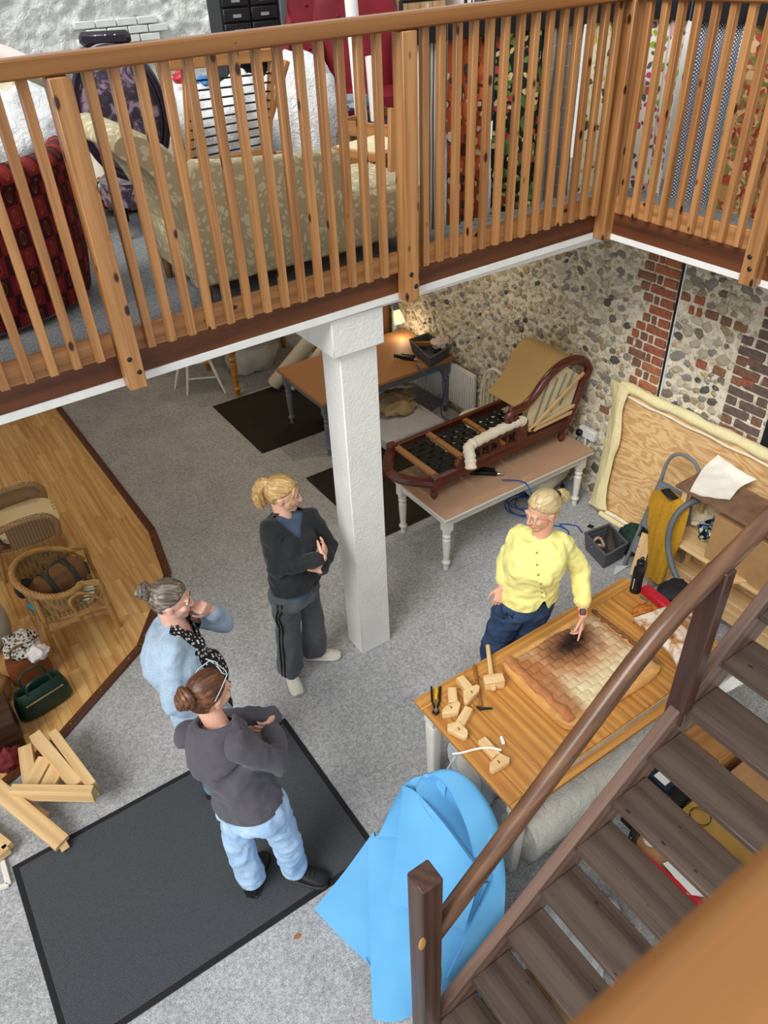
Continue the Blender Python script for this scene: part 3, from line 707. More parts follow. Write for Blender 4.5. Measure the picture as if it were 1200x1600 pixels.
def lump(name, loc, r, m, label, cat, seed=0, amp=.35, sc=2.2, rz=0, flat=None, parent=None, nu=28, nv=16, group=None):
    """crumpled cloth or bag: a noise-shaped closed surface resting on its base"""
    T = Matrix.Translation(loc) @ Matrix.Rotation(rz,4,'Z'); mb = MB().ell((0,0,0),(1,1,1),None,nu,nv); vs = []
    for v in mb.v:
        p = Vector(v); q = p*sc+Vector((seed*7.1,seed*3.3,seed)); rd = abs(noise.noise(q*1.7))
        d = 1+amp*(noise.noise(q)+.55*noise.noise(q*2.1)-.8*rd+.25*noise.noise(q*4.5))
        p = Vector((p.x*r[0]*d, p.y*r[1]*d, p.z*r[2]*d)); p.z = max(p.z, -r[2]*.62)
        vs.append((p.x,p.y,p.z+r[2]*.62))
    mb.v = vs; o = mb.build(name, m, parent, m=T, angle=70)
    if parent is None: tag(o, label, cat, group)
    return o
lump('rag', at(688,541,2,.74), (.11,.09,.07), plain('pinkish_rag','d8c6bb',.9,.06), 'pale crumpled rag in the basket on the brown-topped table', 'rag', 2)
p = at(662,541,2,.72); o = barobj('wood_block', (p.x-.09,p.y+.09,p.z+.02), (p.x+.07,p.y-.10,p.z+.05), .04, .04, oldwood); tag(o,'brown wood offcut in the basket on the brown-topped table','offcut')
p = at(672,525,2,.74); o = barobj('brush', (p.x-.02,p.y+.06,p.z+.02), (p.x+.06,p.y-.09,p.z+.05), .03, .03, plain('pale_green_yellow','d8cf8a',.6)); tag(o,'pale yellow stick in the basket against the flint wall','stick')
o = MB().tube([at(935,850,2,.12)+Vector((.05*math.cos(a),.05*math.sin(a),.03*math.sin(a*2))) for a in [i*.45 for i in range(14)]], .012, 8, closed=True).build('tape_roll', plain('tan_tape','b79a80',.5)); tag(o,'tan roll of tape in the dark grey floor basket','tape')
o = MB().sheet(lambda u,v: at(950+10*u-4*v,860-38*v*(1-abs(u-.5)),2,.15)+Vector((0,0,.08*math.sin(math.pi*v)*(1-abs(u-.5)))), 8, 8, .012).build('tool_pouch', plain('dark_leather','3b332d',.6)); tag(o,'dark leather tool pouch standing in the floor basket','pouch')
# radiator
rad = empty('radiator', (4.69,5.85,.1), 'white ribbed radiator on the flint wall under the brown-topped table', 'radiator')
MB().box(4.685,4.72,5.45,6.45,.12,.58).build('panel', white_paint, rad, .004)
for i in range(24): MB().box(4.672,4.686,5.47+i*.041,5.495+i*.041,.14,.56).build('rib', white_paint, rad, .004)
MB().bar((4.7,5.43,.12),(4.7,5.43,0),.016,.016).build('pipe', white_paint, rad)
# big foam cushion and khaki cloth under that table
cush = plain('grey_white_ticking','c9cccf',.9,.05)
e = MB(); e.box(3.62,4.36,5.52,6.3,.012,.15); o = e.build('seat_cushion', cush, None, .03, seg=3); tag(o,'big grey-white foam cushion on the floor under the brown-topped table','cushion')
p = at(617,640,2,.15); lump('cloth_bundle', (p.x,p.y,.15), (.24,.2,.13), plain('khaki_cloth','b09a74',.9,.12), 'khaki crumpled cloth lying on the foam cushion', 'cloth', 5)
# pipe, timber post and lamp by the wall
boxobj('trim_30', 4.62,4.72,7.05,7.15,0,2.6, wood('warm_timber_post','7a4a28','b07a48'), None); bpy.data.objects['trim_30']['kind'] = 'structure'
o = MB().tube([(4.70,6.92,0),(4.70,6.92,2.62)], .028, 10).build('trim_31', white_paint); join_struct(o)
lamp_p = at(621,490,0,4.55)
e = empty('wall_lamp', (4.7,lamp_p.y+.1,lamp_p.z), 'small grey clamp lamp with a lit cream shade by the flint wall', 'lamp')
d = Vector((-.05,-.45,-.8)).normalized(); q = d.to_track_quat('Z','Y').to_matrix().to_4x4()
Tm = Matrix.Translation(lamp_p-d*.13) @ q
MB().lathe([(.02,0),(.035,.01),(.038,.09),(.03,.1)],16,Tm).build('socket', grey_paint, e)
lm, nt, b = _nt('lit_shade', .5); b.inputs['Base Color'].default_value = srgb('f4efc8'); b.inputs['Emission Color'].default_value = (1,.86,.5,1); b.inputs['Emission Strength'].default_value = .75
MB().lathe([(.036,.09),(.05,.14),(.062,.22),(.055,.24),(.01,.245)],18,Tm).build('shade', lm, e)
MB().tube([lamp_p-d*.12,(4.66,lamp_p.y+.22,lamp_p.z+.08),(4.70,6.92,lamp_p.z+.05)],.006,6).build('arm', darkmetal, e)
def warm_lamp(loc, energy, r=.06, col=(1,.78,.5)):
    l = bpy.data.lights.new('warm_bulb','POINT'); l.energy = energy; l.color = col; l.shadow_soft_size = r
    o = bpy.data.objects.new('warm_bulb', l); C.objects.link(o); o.location = loc
warm_lamp(Vector(lamp_p)+d*.2, 2.2)
# unseen warm fill spots with discs, added to brighten under the gallery
for i, (x, y) in enumerate(((.4,5.4),(.4,7.6),(2.2,5.2),(2.2,7.4),(3.9,5.2),(3.9,7.4))):
    o = MB().lathe([(.045,2.615),(.05,2.63)],16,Matrix.Translation((x,y,0))).build('added_fill_disc', white_paint, bpy.data.objects['ceiling_gallery'])
    l = bpy.data.lights.new('added_fill_spot','SPOT'); l.energy = 34; l.color = (1,.80,.56); l.spot_size = R(140); l.spot_blend = .8; l.shadow_soft_size = .06
    lo = bpy.data.objects.new('added_fill_spot', l); C.objects.link(lo); lo.location = (x,y,2.60)
# white windsor chair behind the chaise
wc = empty('windsor_chair', (4.3,5.05,0), 'white-painted hoop-back chair between the chaise frame and the flint wall', 'chair')
ivory = plain('ivory_paint','e8e2d0',.45,.04)
hx, hy0, hy1 = 4.52, 4.74, 5.14
hoop = [(hx, hy0+(hy1-hy0)*(.5-.5*math.cos(math.pi*t/16))+0, .44+.46*math.sin(math.pi*t/16)**.55) for t in range(17)]
MB().tube(hoop, .014, 8).build('hoop', ivory, wc)
for i in range(6):
    y = hy0+.045+i*.062; u = (y-hy0)/(hy1-hy0); top = .44+.46*math.sin(math.acos(max(-1,min(1,1-2*u))))**.55
    MB().tube([(hx-.01,y,.44),(hx,y,top)], .008, 6).build('spindle', ivory, wc)
MB().lathe([(.19,.405),(.215,.415),(.215,.435),(.2,.445)],24,Matrix.Translation((4.34,4.94,0))).build('seat', ivory, wc)
for dx in (-.13,.13):
    for dy in (-.13,.13): MB().tube([(4.34+dx*.8,4.94+dy*.8,.41),(4.34+dx*1.3,4.94+dy*1.3,0)], [.018,.013], 8).build('leg', ivory, wc)
# pale stool legs and turned pine table far under the gallery
sc_ = empty('stool', (2.65,7.95,0), 'pale cream wooden stool under the gallery behind the carpet', 'stool')
for x, y in ((2.46,8.05),(2.40,8.3),(2.84,7.80),(2.9,8.1)): MB().tube([(2.65+(x-2.65)*.55,8.05+(y-8.05)*.55,.44),(x,y,0)], [.02,.013], 8).build('leg', ivory, sc_)
MB().tube([(2.5,8.04,.2),(2.8,7.88,.2)], .01, 6).build('stretcher', ivory, sc_)
MB().lathe([(.17,.43),(.19,.44),(.19,.455),(.17,.465)],22,Matrix.Translation((2.65,8.03,0))).build('seat', ivory, sc_)
tl = empty('pine_side_table', (3.4,8.0,0), 'orange pine table with turned legs far under the gallery', 'table')
otl = wood('orange_turned_pine','8f5518','c98a3a',.35)
for x, y in ((2.93,7.64),(2.93,8.5),(4.0,8.5),(4.0,7.64)): turned_leg(x, y, .68, otl, tl, .09, .12)
MB().box(2.86,4.06,7.58,8.56,.68,.71).build('top', otl, tl, .004)
# plastic-wrapped bags and rolls by that table
def plastic(name='clear_plastic', col='d9dcdc', a=.55):
    m, nt, b = _nt(name, .12, .6); b.inputs['Base Color'].default_value = srgb(col); v = coords(nt)
    bump(nt, b, noise_t(nt, v, 18, 4, .7, 1.2), .7, .03); return m
bagp = plastic('cloudy_plastic','cfcdc6')
lump('wadding_bag', (3.42,8.25,0), (.36,.3,.3), bagp, 'cloudy plastic bag of wadding on the floor under the gallery', 'bag', 8, .22)
roll_m = plain('cardboard_roll','c9bda8',.7,.05)
def rollobj(name, p0, p1, r, m, label, cat='roll', inner=None, group=None):
    e = empty(name, Vector(p0), label, cat, group=group); MB().tube([p0,Vector(p0).lerp(Vector(p1),.5),p1], r, 20).build('roll_body', m, e)
    d = (Vector(p1)-Vector(p0)).normalized(); MB().tube([Vector(p0)-d*.003,Vector(p0)+d*.02], r*.55, 14).build('core', inner or black_rub, e); return e
rollobj('fabric_roll', at(428,600,2,.08), at(486,530,2,.62), .085, roll_m, 'beige cardboard roll leaning under the brown-topped table edge')
rollobj('fabric_roll', at(455,605,2,.06), at(512,535,2,.6), .055, plain('cream_roll','ddd2bd',.8), 'thinner cream roll beside the beige cardboard roll')
def patch(rows, nu=20, nv=20):
    """smooth surface through a grid of control points"""
    rows = [spl([tuple(p) for p in r], max(2, nu//(len(r)-1))) for r in rows]
    cols = [spl([tuple(r[i]) for r in rows], max(2, nv//(len(rows)-1))) for i in range(len(rows[0]))]
    W = len(cols); Hn = len(cols[0])
    return (lambda u, v: cols[min(W-1, int(round(u*(W-1))))][min(Hn-1, int(round(v*(Hn-1))))]), W-1, Hn-1
def psheet(mb, rows, th, nu=20, nv=20):
    fn, a, b = patch(rows, nu, nv); mb.sheet(fn, a, b, th); return mb
def zp(pts): return [at(x, y, 2, z) for x, y, z in pts]
def xp(pts): return [at(x, y, 0, X) for x, y, X in pts]
# ================================================================ plywood board against the flint wall
def plywood():
    m, nt, b = _nt('plywood', .55, .3); v = coords(nt, (1,1.0,3.2))
    n = noise_t(nt, v, 1.7, 3, .5, .4); wv = mth(nt, 'SINE', mth(nt, 'MULTIPLY', n, 62.0)); n2 = noise_t(nt, coords(nt,(30,6,90)), 1, 3)
    f = mth(nt, 'ADD', mth(nt, 'MULTIPLY', wv, .16), mth(nt, 'ADD', mth(nt,'MULTIPLY', n2, .5), .2))
    nt.links.new(ramp(nt, f, [(.2,'c0905a'),(.5,'dcb681'),(.75,'e8c896')]), b.inputs['Base Color']); return m
ply = empty('plywood_headboard', (4.66,2.8,0), 'pale plywood headboard edged with cream padding, leaning on the flint wall', 'headboard')
def lean(z): return 4.60+.10*z/1.25
mm = Matrix.Translation((4.655,2.75,.64)) @ Matrix.Rotation(math.atan(.10/1.25),4,'Y')
MB().cbox((0,0,0),(.018,1.72,1.25)).build('plywood_panel', plywood(), ply, .002, m=mm)
yel = plain('cream_stockinette','e6d9a8',.9,.05,20,.3,60)
MB().tube([(lean(1.23)+.0,3.60-.1*i,1.235+.006*math.sin(i*1.3)) for i in range(18)], [.042+.006*math.sin(i*2.1) for i in range(18)], 12).build('top_padding', yel, ply)
MB().tube([(lean(1.17)-.016,3.58-.1*i,1.17+.006*math.sin(i*1.7)) for i in range(18)], .010, 8).build('piping', calico, ply)
MB().tube([(4.565,3.50-.1*i,.035) for i in range(16)], .03, 10).build('bottom_padding', yel, ply)
MB().tube([(4.56,3.44-.1*i,.085+.01*math.sin(i)) for i in range(9)], .018, 8).build('bottom_lining', calico, ply)
mb = MB(); psheet(mb, [xp([(957,592,4.70),(972,600,4.66),(985,610,4.66)]), xp([(958,632,4.68),(965,640,4.62),(973,640,4.64)]), xp([(948,680,4.66),(958,690,4.59),(970,685,4.62)]), xp([(937,730,4.64),(946,735,4.57),(960,715,4.60)]), xp([(926,775,4.60),(936,770,4.54),(949,762,4.57)]), xp([(921,786,4.58),(932,792,4.53),(948,798,4.55)])], .012, 18, 40)
vs = []
for v in mb.v:
    p = Vector(v); p.x -= .016*abs(noise.noise(Vector((p.y*34,p.z*3,1))))*1.4; vs.append(tuple(p))
mb.v = vs; mb.build('side_drape', yel, ply, angle=80)
# ================================================================ socket, conduit
e = empty('wall_socket', at(918,676,0,4.73), 'white double wall socket with a black plug on the flint wall', 'socket')
p = at(919,677,0,4.72); MB().cbox((0,0,0),(.05,.19,.095)).build('box', white_paint, e, .006, m=Matrix.Translation(p))
MB().cbox((0,0,0),(.05,.055,.055)).build('plug', black_pl, e, .01, m=Matrix.Translation((p.x-.045,p.y+.065,p.z-.005)))
MB().tube([(p.x,p.y+.02,p.z-.04),(p.x+.005,p.y+.02,.0)],.011,8).build('conduit', white_paint, e)
MB().tube([(p.x-.05,p.y+.065,p.z-.03),(p.x-.06,p.y+.1,p.z-.15),(p.x-.03,p.y+.14,.1)],.004,6).build('cable', black_pl, e)
for k,(px,py,m_,lb) in enumerate(((950,808,white_paint,'scrap of white wadding on the carpet in front of the plywood'),)):
    lump('scrap', at(px,py,2,0), (.045,.03,.012), m_, lb, 'scrap', 3)
p = at(923,823,2,0); o = MB().cbox((0,0,.004),(.045,.05,.006)).build('scrap', black_rub, None, m=Matrix.Translation(p) @ Matrix.Rotation(.3,4,'Z')); tag(o,'small black square scrap on the carpet by the floor basket','scrap')
# ================================================================ step stool and what hangs on it
greym = plain('grey_stool_metal','74777c',.4,.06); greyp = plain('grey_stool_plastic','6c6f75',.55,.06,12,.5,6)
ss = empty('step_stool', (4.3,2.72,0), 'grey folding step stool with a hooped handle leaning by the plywood', 'step stool')
YA, YB = 2.90, 2.60
for y in (YA, YB):
    MB().tube([(4.20,y,0),(4.46,y,.80)], .014, 8, flat=1.6).build('front_leg', greym, ss)
    MB().tube([(4.50,y-.02,.02),(4.44,y-.01,.72)], .011, 8).build('rear_leg', greym, ss)
hp_ = [(4.46,YA,.80),(4.475,YA,.90),(4.485,YA-.03,1.0),(4.49,YA-.1,1.05),(4.49,YB+.1,1.05),(4.485,YB+.03,1.0),(4.475,YB,.90),(4.46,YB,.80)]
MB().tube(spl(hp_,6), .014, 8).build('hoop_handle', greym, ss)
for i, (x, z, L_) in enumerate(((4.40,.70,.22),(4.335,.48,.15),(4.265,.25,.15))):
    T = Matrix.Translation((x-.02,(YA+YB)/2,z)) @ Matrix.Rotation(-math.atan2(.8,.26),4,'Y'); MB().cbox((0,0,0),(L_,YA-YB-.03,.025)).build('step', greyp, ss, .008, m=T)
    for j in range(8 if i == 0 else 5): MB().cbox((-L_/2+.025+.024*j,0,.014),(.012,YA-YB-.06,.006)).build('tread_rib', greym, ss, m=T)
must = plain('mustard_wool','b98a22',.95,.12,50,.5,90)
sf = empty('scarf', (4.2,2.72,.1), 'mustard wool scarf hanging over the grey step stool', 'scarf')
mb = MB(); psheet(mb, [xp([(1020,768,4.36),(1040,764,4.33),(1058,772,4.30),(1072,782,4.30)]), xp([(1014,790,4.25),(1036,788,4.22),(1058,790,4.20),(1078,795,4.24)]), xp([(1014,830,4.22),(1030,830,4.18),(1050,835,4.17),(1066,840,4.22)]), xp([(1014,870,4.20),(1026,872,4.16),(1040,875,4.14),(1052,870,4.20)]), xp([(1010,900,4.18),(1020,905,4.15),(1030,912,4.12),(1038,900,4.17)])], .012, 24, 40)
vs = []
for v in mb.v:
    p = Vector(v); p.x -= .022*abs(noise.noise(Vector((p.y*16,p.z*1.5,4)))); vs.append(tuple(p))
mb.v = vs; mb.build('cloth', must, sf, angle=80)
for i in range(10):
    a = at(1011+i*2.8, 902+4*math.sin(i), 0, 4.15); MB().tube([a, a+Vector((.004*math.sin(i*3),.006*math.cos(i*5),-.045))], .004, 5).build('fringe', must, sf)
p = at(1046,772,2,.875); o = MB().cbox((0,0,0),(.075,.135,.014)).build('phone', black_pl, None, .005, m=Matrix.Translation(p) @ Matrix.Rotation(R(-20),4,'Z')); tag(o,'black phone lying on top of the mustard scarf','phone')
hose = plain('grey_vacuum_hose','5d6166',.5,.06,6)
hp2 = spl(xp([(1092,782,4.30),(1078,786,4.22),(1060,800,4.14),(1047,825,4.08),(1044,855,4.05),(1050,885,4.02),(1060,908,4.0),(1068,930,3.98)]),10)
o = MB().tube(hp2, [.021+.0025*(i%2) for i in range(len(hp2))], 10).build('vacuum_hose', hose); tag(o,'ribbed grey vacuum hose arching in front of the scarf','hose')
# ================================================================ shelf unit with cloths
su = empty('shelf_unit', (4.5,2.05,0), 'rough wooden shelf unit behind the staircase, stacked with fabric', 'shelf')
for x in (4.26,4.52):
    for y in (1.45,2.55): barobj('upright', (x,y,0), (x,y,.97), .04, .04, rawpine, su)
brownp = plain('worn_brown_paint','7d5f4c',.5,.2,9)
MB().box(4.22,4.57,1.4,2.62,.965,.99).build('shelf', brownp, su, .003)
for z in (.50,.12):
    for i in range(4): boxobj('slat', 4.22+.088*i, 4.30+.088*i, 1.42, 2.66, z-.012, z+.01, rawpine, su, .003, grain=1)
linen = plain('cream_linen','e7e2d6',.9,.04,9,.3,30)
cl = MB(); psheet(cl, [zp([(1078,768,.995),(1098,735,1.02),(1122,712,1.09)]), zp([(1100,776,.995),(1122,742,1.03),(1150,733,1.08)]), zp([(1140,782,.995),(1160,760,1.02),(1182,752,1.07)])], .012, 20, 20)
cl.v = [tuple(Vector(v)+Vector((0,0,.010*noise.noise(Vector(v)*14)+.008))) for v in cl.v]
o = cl.build('folded_cloth', linen, None, angle=60); tag(o,'cream linen cloth folded on top of the shelf unit','cloth')
MB().box(4.25,4.50,1.72,2.28,.515,.90).build('cardboard_box', plain('cardboard','ab8558',.8,.08), None, .004); tag(bpy.data.objects['cardboard_box'],'brown cardboard box on the middle shelf of the shelf unit','box')
lump('wadding', at(1098,812,2,.54), (.14,.12,.07), plain('cream_fleece','e0d4ba',.95,.06,40,.6,60), 'cream fluffy wadding on the slatted shelf beside the vacuum hose', 'wadding', 4, .4, 3)
def floral(name, bg, cols, sc=9, dens=.5, leaf=None, rough=.85, stretch=(1,1,1)):
    """scattered petals, leaves and stems over a ground"""
    m, nt, b = _nt(name, rough, .2); v = coords(nt, stretch); nz = tex(nt, 'ShaderNodeTexNoise', v, i_Scale=sc*.6, i_Detail=3.0)
    vv = node(nt, 'ShaderNodeVectorMath', operation='MULTIPLY_ADD'); nt.links.new(nz.outputs['Color'], vv.inputs[0]); vv.inputs[1].default_value = (.12,.12,.12); nt.links.new(v, vv.inputs[2])
    col = srgb(bg)
    last = col
    for i, c in enumerate(cols):
        vo = tex(nt, 'ShaderNodeTexVoronoi', vv.outputs[0], i_Scale=sc*(1+.37*i)); 
        off = node(nt, 'ShaderNodeVectorMath', operation='ADD'); nt.links.new(vv.outputs[0], off.inputs[0]); off.inputs[1].default_value = (i*3.7,i*1.9,i*5.3); nt.links.new(off.outputs[0], vo.inputs['Vector'])
        n = noise_t(nt, off.outputs[0], sc*2.4, 3)
        f = mth(nt, 'ADD', vo.outputs['Distance'], mth(nt, 'MULTIPLY', n, .35))
        k = ramp(nt, f, [(dens+.10, (1,1,1,1)), (dens+.13, (0,0,0,1))]); last = mix(nt, k, last, c)
    nt.links.new(last, b.inputs['Base Color']) if not isinstance(last, tuple) else None
    return m
lump('patterned_fabric', at(1118,838,2,.53), (.15,.12,.07), floral('black_leaf_print','15171c',('cdd3c4','e8e6d8','2f62b8','7d9a68'),14,.42), 'black fabric printed with white leaves and a blue flower on the slatted shelf', 'fabric', 9, .3)
_b = barobj('board', at(1160,905,2,.52)+Vector((-.1,.1,0)), at(1200,890,2,.52)+Vector((.2,-.2,0)), .12, .03, rawpine); tag(_b,'pale wooden board behind the dark stair post','board')
# green bag, papers, plank by the basket
gb = plain('dark_green_canvas','16302a',.7,.15)
lump('green_bag', at(985,858,2,0), (.13,.12,.16), gb, 'dark green bag on the floor between the basket and step stool', 'bag', 6, .25)
o = MB().sheet(lambda u,v: at(958+24*u+4*v, 900-16*u-16*v*(1-u), 2, .01+.015*math.sin(3*u)*v), 6, 6, .004).build('paper_bag', plain('grey_white_plastic','cdd3cf',.4), None); tag(o,'crumpled pale grey packet on the floor by the basket','packet')
_b = barobj('plank', at(992,900,2,.05), at(1012,835,2,.42), .09, .025, rawpine); tag(_b,'pale plank leaning beside the mustard scarf','plank')
# ================================================================ things on the pine table
def quilt():
    m, nt, b = _nt('scorched_quilting', .75, .3); tc = node(nt, 'ShaderNodeTexCoord'); v = tc.outputs['Object']
    n = noise_t(nt, v, 5, 5, .65, .5); n2 = noise_t(nt, v, 14, 4)
    def blob(loc, sc, p0, p1):
        mp = node(nt, 'ShaderNodeMapping', vector_type='TEXTURE'); mp.inputs['Location'].default_value = loc; mp.inputs['Scale'].default_value = sc; nt.links.new(v, mp.inputs['Vector'])
        g = tex(nt, 'ShaderNodeTexGradient', mp.outputs[0], gradient_type='SPHERICAL').outputs['Fac']
        return ramp(nt, mth(nt, 'ADD', g, mth(nt, 'MULTIPLY', mth(nt, 'SUBTRACT', n, .5), .55)), [(p0,(0,0,0,1)),(p1,(1,1,1,1))])
    col = ramp(nt, n2, [(.3,'c8b184'),(.7,'e2d3ae')])
    col = mix(nt, mth(nt,'MULTIPLY',blob((-.02,.12,0),(.52,.36,.4), .2,.6),.85), col, 'a9673a')
    col = mix(nt, mth(nt,'MULTIPLY',blob((-.30,-.05,0),(.14,.55,.4), .1,.5),.85), col, '9a5e30')
    col = mix(nt, mth(nt,'MULTIPLY',blob((.25,-.28,0),(.2,.15,.4), .2,.6),.6), col, 'a86838')
    col = mix(nt, mth(nt,'MULTIPLY',blob((.36,.1,0),(.1,.5,.4), .2,.6),.6), col, '9f6a3c')
    col = mix(nt, blob((.05,.13,0),(.40,.24,.3), .28,.72), col, '24120c')
    nt.links.new(col, b.inputs['Base Color']); bump(nt, b, n2, .2, .004); return m
corners = [at(782,1030,2,ZT+.07), at(887,1140,2,ZT+.07), at(1042,1040,2,ZT+.07), at(925,948,2,ZT+.07)]
cc_ = sum(corners, Vector())/4; ex = (corners[2]+corners[3]-corners[0]-corners[1])/2; rz_ = math.atan2(ex.y, ex.x); W2 = ex.length/2; D2 = ((corners[3]-corners[0]).cross(ex.normalized())).length/2+.0
D2 = ((corners[0]+corners[3]-corners[1]-corners[2])/2).length/2
seat = empty('scorched_seat_pad', (cc_.x,cc_.y,ZT), 'large scorched seat pad with scalloped quilting and a black burn, on the pine table', 'seat pad', rz_); T = WM[seat.name]
def qh(x, y):
    j = math.floor((y+9)/.052); fy = (y+9)/.052-j; fx = ((x+9)/.085+.5*(j%2)) % 1.0
    d = min(1, min(fx,1-fx)*5.0)*min(1,(1-fy)*4.5)*min(1,.35+fy*1.2); return .010*d**.6
def qs(u, v):
    x = -W2+.05+(2*W2-.08)*u; y = -D2+.035+(2*D2-.06)*v; e_ = min(u,1-u,v,1-v)
    return (x, y, .062+qh(x,y)*min(1,e_*14)+.014*min(1,e_*7)+.004*noise.noise(Vector((x*6,y*6,0))))
MB().grid(qs, 190, 150).build('quilted_top', quilt(), seat, angle=70, m=T)
side_m = plain('tan_calico_border','cf9a58',.8,.2,9,.4,30)
mb = MB(); mb.loft([((0,0,z),(W2+a,0,0),(0,D2+a,0)) for z, a in ((.002,-.012),(.012,0),(.05,.002),(.066,-.01),(.07,-.03),(.064,-.06))], 64, 9)
mb.v = [tuple(Vector(v)+Vector((0,0,.004*noise.noise(Vector(v)*18) if v[2] > .02 else 0))) for v in mb.v]; mb.build('border', side_m, seat, m=T)
fold = MB(); fold.tube([(-W2+.045+.006*math.sin(i*1.7), D2-.02-(2*D2-.05)*i/14, .078+.006*math.sin(i*2.3)) for i in range(15)], [.026+.006*math.sin(i*1.1) for i in range(15)], 10, flat=.5); fold.build('folded_edge', plain('browned_fold','b9794a',.8,.2,12,.4,40), seat, m=T)
fold = MB(); fold.tube([(W2-.03+.008*math.sin(i*2.7), D2-.03-(2*D2-.06)*i/22, .078+.004*math.sin(i*1.3)) for i in range(23)], [.012+.004*math.sin(i*1.9) for i in range(23)], 8); fold.build('folded_edge', plain('scorched_fold','7c5232',.8,.3,12,.4,40), seat, m=T)
def scorched_fluff():
    m, nt, b = _nt('scorched_cream_felt', .95, .1); v = coords(nt); n = noise_t(nt, v, 4.5, 5, .6, .6)
    nt.links.new(ramp(nt, n, [(.36,'7a4a2a'),(.45,'b98a5e'),(.52,'e2d4bf'),(.7,'ece3d4')]), b.inputs['Base Color']); bump(nt, b, noise_t(nt,v,60,3), .4, .006); return m
pa = at(1060,985,2,ZT+.02)
sp = MB(); psheet(sp, [zp([(990,968,.745),(1015,960,.755),(1045,950,.76),(1075,955,.75)]), zp([(1010,985,.76),(1040,985,.785),(1070,985,.785),(1100,990,.755)]), zp([(1045,1020,.76),(1065,1015,.78),(1085,1020,.775),(1105,1025,.75)]), zp([(1060,1045,.745),(1075,1048,.755),(1090,1052,.75),(1105,1055,.74)])], .03, 24, 24)
o = sp.build('felt_pad', scorched_fluff(), None, angle=70); tag(o,'cream felt pad with brown scorch marks at the far end of the pine table','felt pad')
lump('leather_offcut', at(1003,957,2,ZT), (.075,.05,.028), plain('orange_leather','b8702f',.5,.2,20), 'folded orange leather offcut on the pine table near the bottle', 'leather', 3, .5, 2.5)
# bottle
bp = at(992,926,2,ZT); bt = empty('water_bottle', (bp.x,bp.y,ZT), 'tall black water bottle with a loop cap on the pine table corner', 'bottle'); T = Matrix.Translation((bp.x+.01,bp.y+.01,ZT))
MB().lathe([(.030,0),(.036,.006),(.0365,.19),(.034,.205),(.024,.222),(.022,.235)],20,T).build('body', plain('black_powder_coat','151517',.35,.05), bt)
MB().lathe([(.026,.232),(.027,.236),(.027,.262),(.02,.268)],16,T).build('cap', black_pl, bt)
MB().tube([(.0+.024*math.cos(a),0,.268+.026*math.sin(a)) for a in [math.pi*i/10 for i in range(11)]], .005, 6).build('carry_loop', black_pl, bt, m=T)
dcam = Vector((-bp.x,-bp.y,0)).normalized(); lat = Vector((-dcam.y,dcam.x,0)); dl = (dcam+lat*-.55).normalized()
for i in range(7): MB().cbox((0,0,0),(.0014,.006,.006 if i % 2 else .007)).build('lettering', white_paint, bt, m=Matrix.Translation(Vector((bp.x+.01,bp.y+.01,ZT+.05+i*.013))+dl*.0366) @ Matrix.Rotation(math.atan2(dl.y,dl.x),4,'Z'))
p0, p1 = at(1008,920,2,ZT+.03), at(1040,946,2,ZT+.03); d_ = (p1-p0).normalized()
barobj('red_box', p0-d_*.01, p1+d_*.12, .07, .055, plain('red_plastic','b3202c',.45,.08), None, .008); tag(bpy.data.objects['red_box'],'long red case on the pine table beside the bottle','case')
lump('black_pouch', at(1050,928,2,ZT), (.13,.09,.05), black_rub, 'black soft pouch on the far end of the pine table behind the red case', 'pouch', 12, .2)
o = barobj('pencil', at(1000,932,2,ZT+.006), at(1012,940,2,ZT+.006), .012, .008, plain('blue_grey_plastic','4a5470',.4)); tag(o,'small blue-grey pen lying by the red case','pen')
# mallet, hammer, pincers
def quadbar(name, a, b, w_, h_, m, parent, bevel=.004): return barobj(name, a, b, w_, h_, m, parent, bevel)
ml = empty('wooden_mallet', at(772,1065,2,ZT), 'pale beech mallet lying on the pine table beside the seat pad', 'mallet')
quadbar('head', at(756,1067,2,ZT+.035), at(787,1063,2,ZT+.035), .065, .07, palewood, ml, .005)
quadbar('handle', at(768,1060,2,ZT+.035), at(762,1008,2,ZT+.035), .026, .02, palewood, ml, .005)
quadbar('handle_end', at(771,1078,2,ZT+.03), at(770,1070,2,ZT+.03), .03, .024, palewood, ml, .004)
hm = empty('hammer', at(750,1080,2,ZT), 'magnetic upholstery hammer with a brown handle on the pine table', 'hammer')
MB().tube([at(741,1040,2,ZT+.012), at(746,1070,2,ZT+.014), at(752,1103,2,ZT+.014)], [.011,.009,.008], 8).build('handle', wood('hammer_handle','6e4020','a8703c',.4), hm)
MB().tube([at(745,1104,2,ZT+.014), at(750,1108,2,ZT+.016), at(757,1107,2,ZT+.016), at(769,1107,2,ZT+.012)], [.007,.009,.008,.006], 8).build('head', darkmetal, hm)
pc = empty('pincers', at(681,1095,2,ZT), 'black-handled pincers on the near left corner of the pine table', 'pincers')
for sx in (-1,1): MB().tube([at(681+7*sx,1073,2,ZT+.01), at(681+6*sx,1095,2,ZT+.01), at(681+2*sx,1106,2,ZT+.012), at(681+4*sx,1113,2,ZT+.012), at(681,1117,2,ZT+.012)], [.006,.006,.006,.008,.004], 8).build('handle', black_pl, pc)
MB().lathe([(.014,0),(.014,.016)],12,Matrix.Translation(at(681,1112,2,ZT+.004))).build('pivot', chrome, pc)
sd = empty('screwdriver', at(681,1085,2,ZT), 'yellow-handled screwdriver between the pincer handles', 'screwdriver')
MB().tube([at(682,1075,2,ZT+.02), at(682,1082,2,ZT+.02), at(681,1092,2,ZT+.02)], [.010,.011,.009], 10).build('handle', plain('amber_plastic','d8a828',.3), sd); MB().tube([at(681,1092,2,ZT+.018), at(681,1108,2,ZT+.026)], .004, 6).build('blade', chrome, sd)
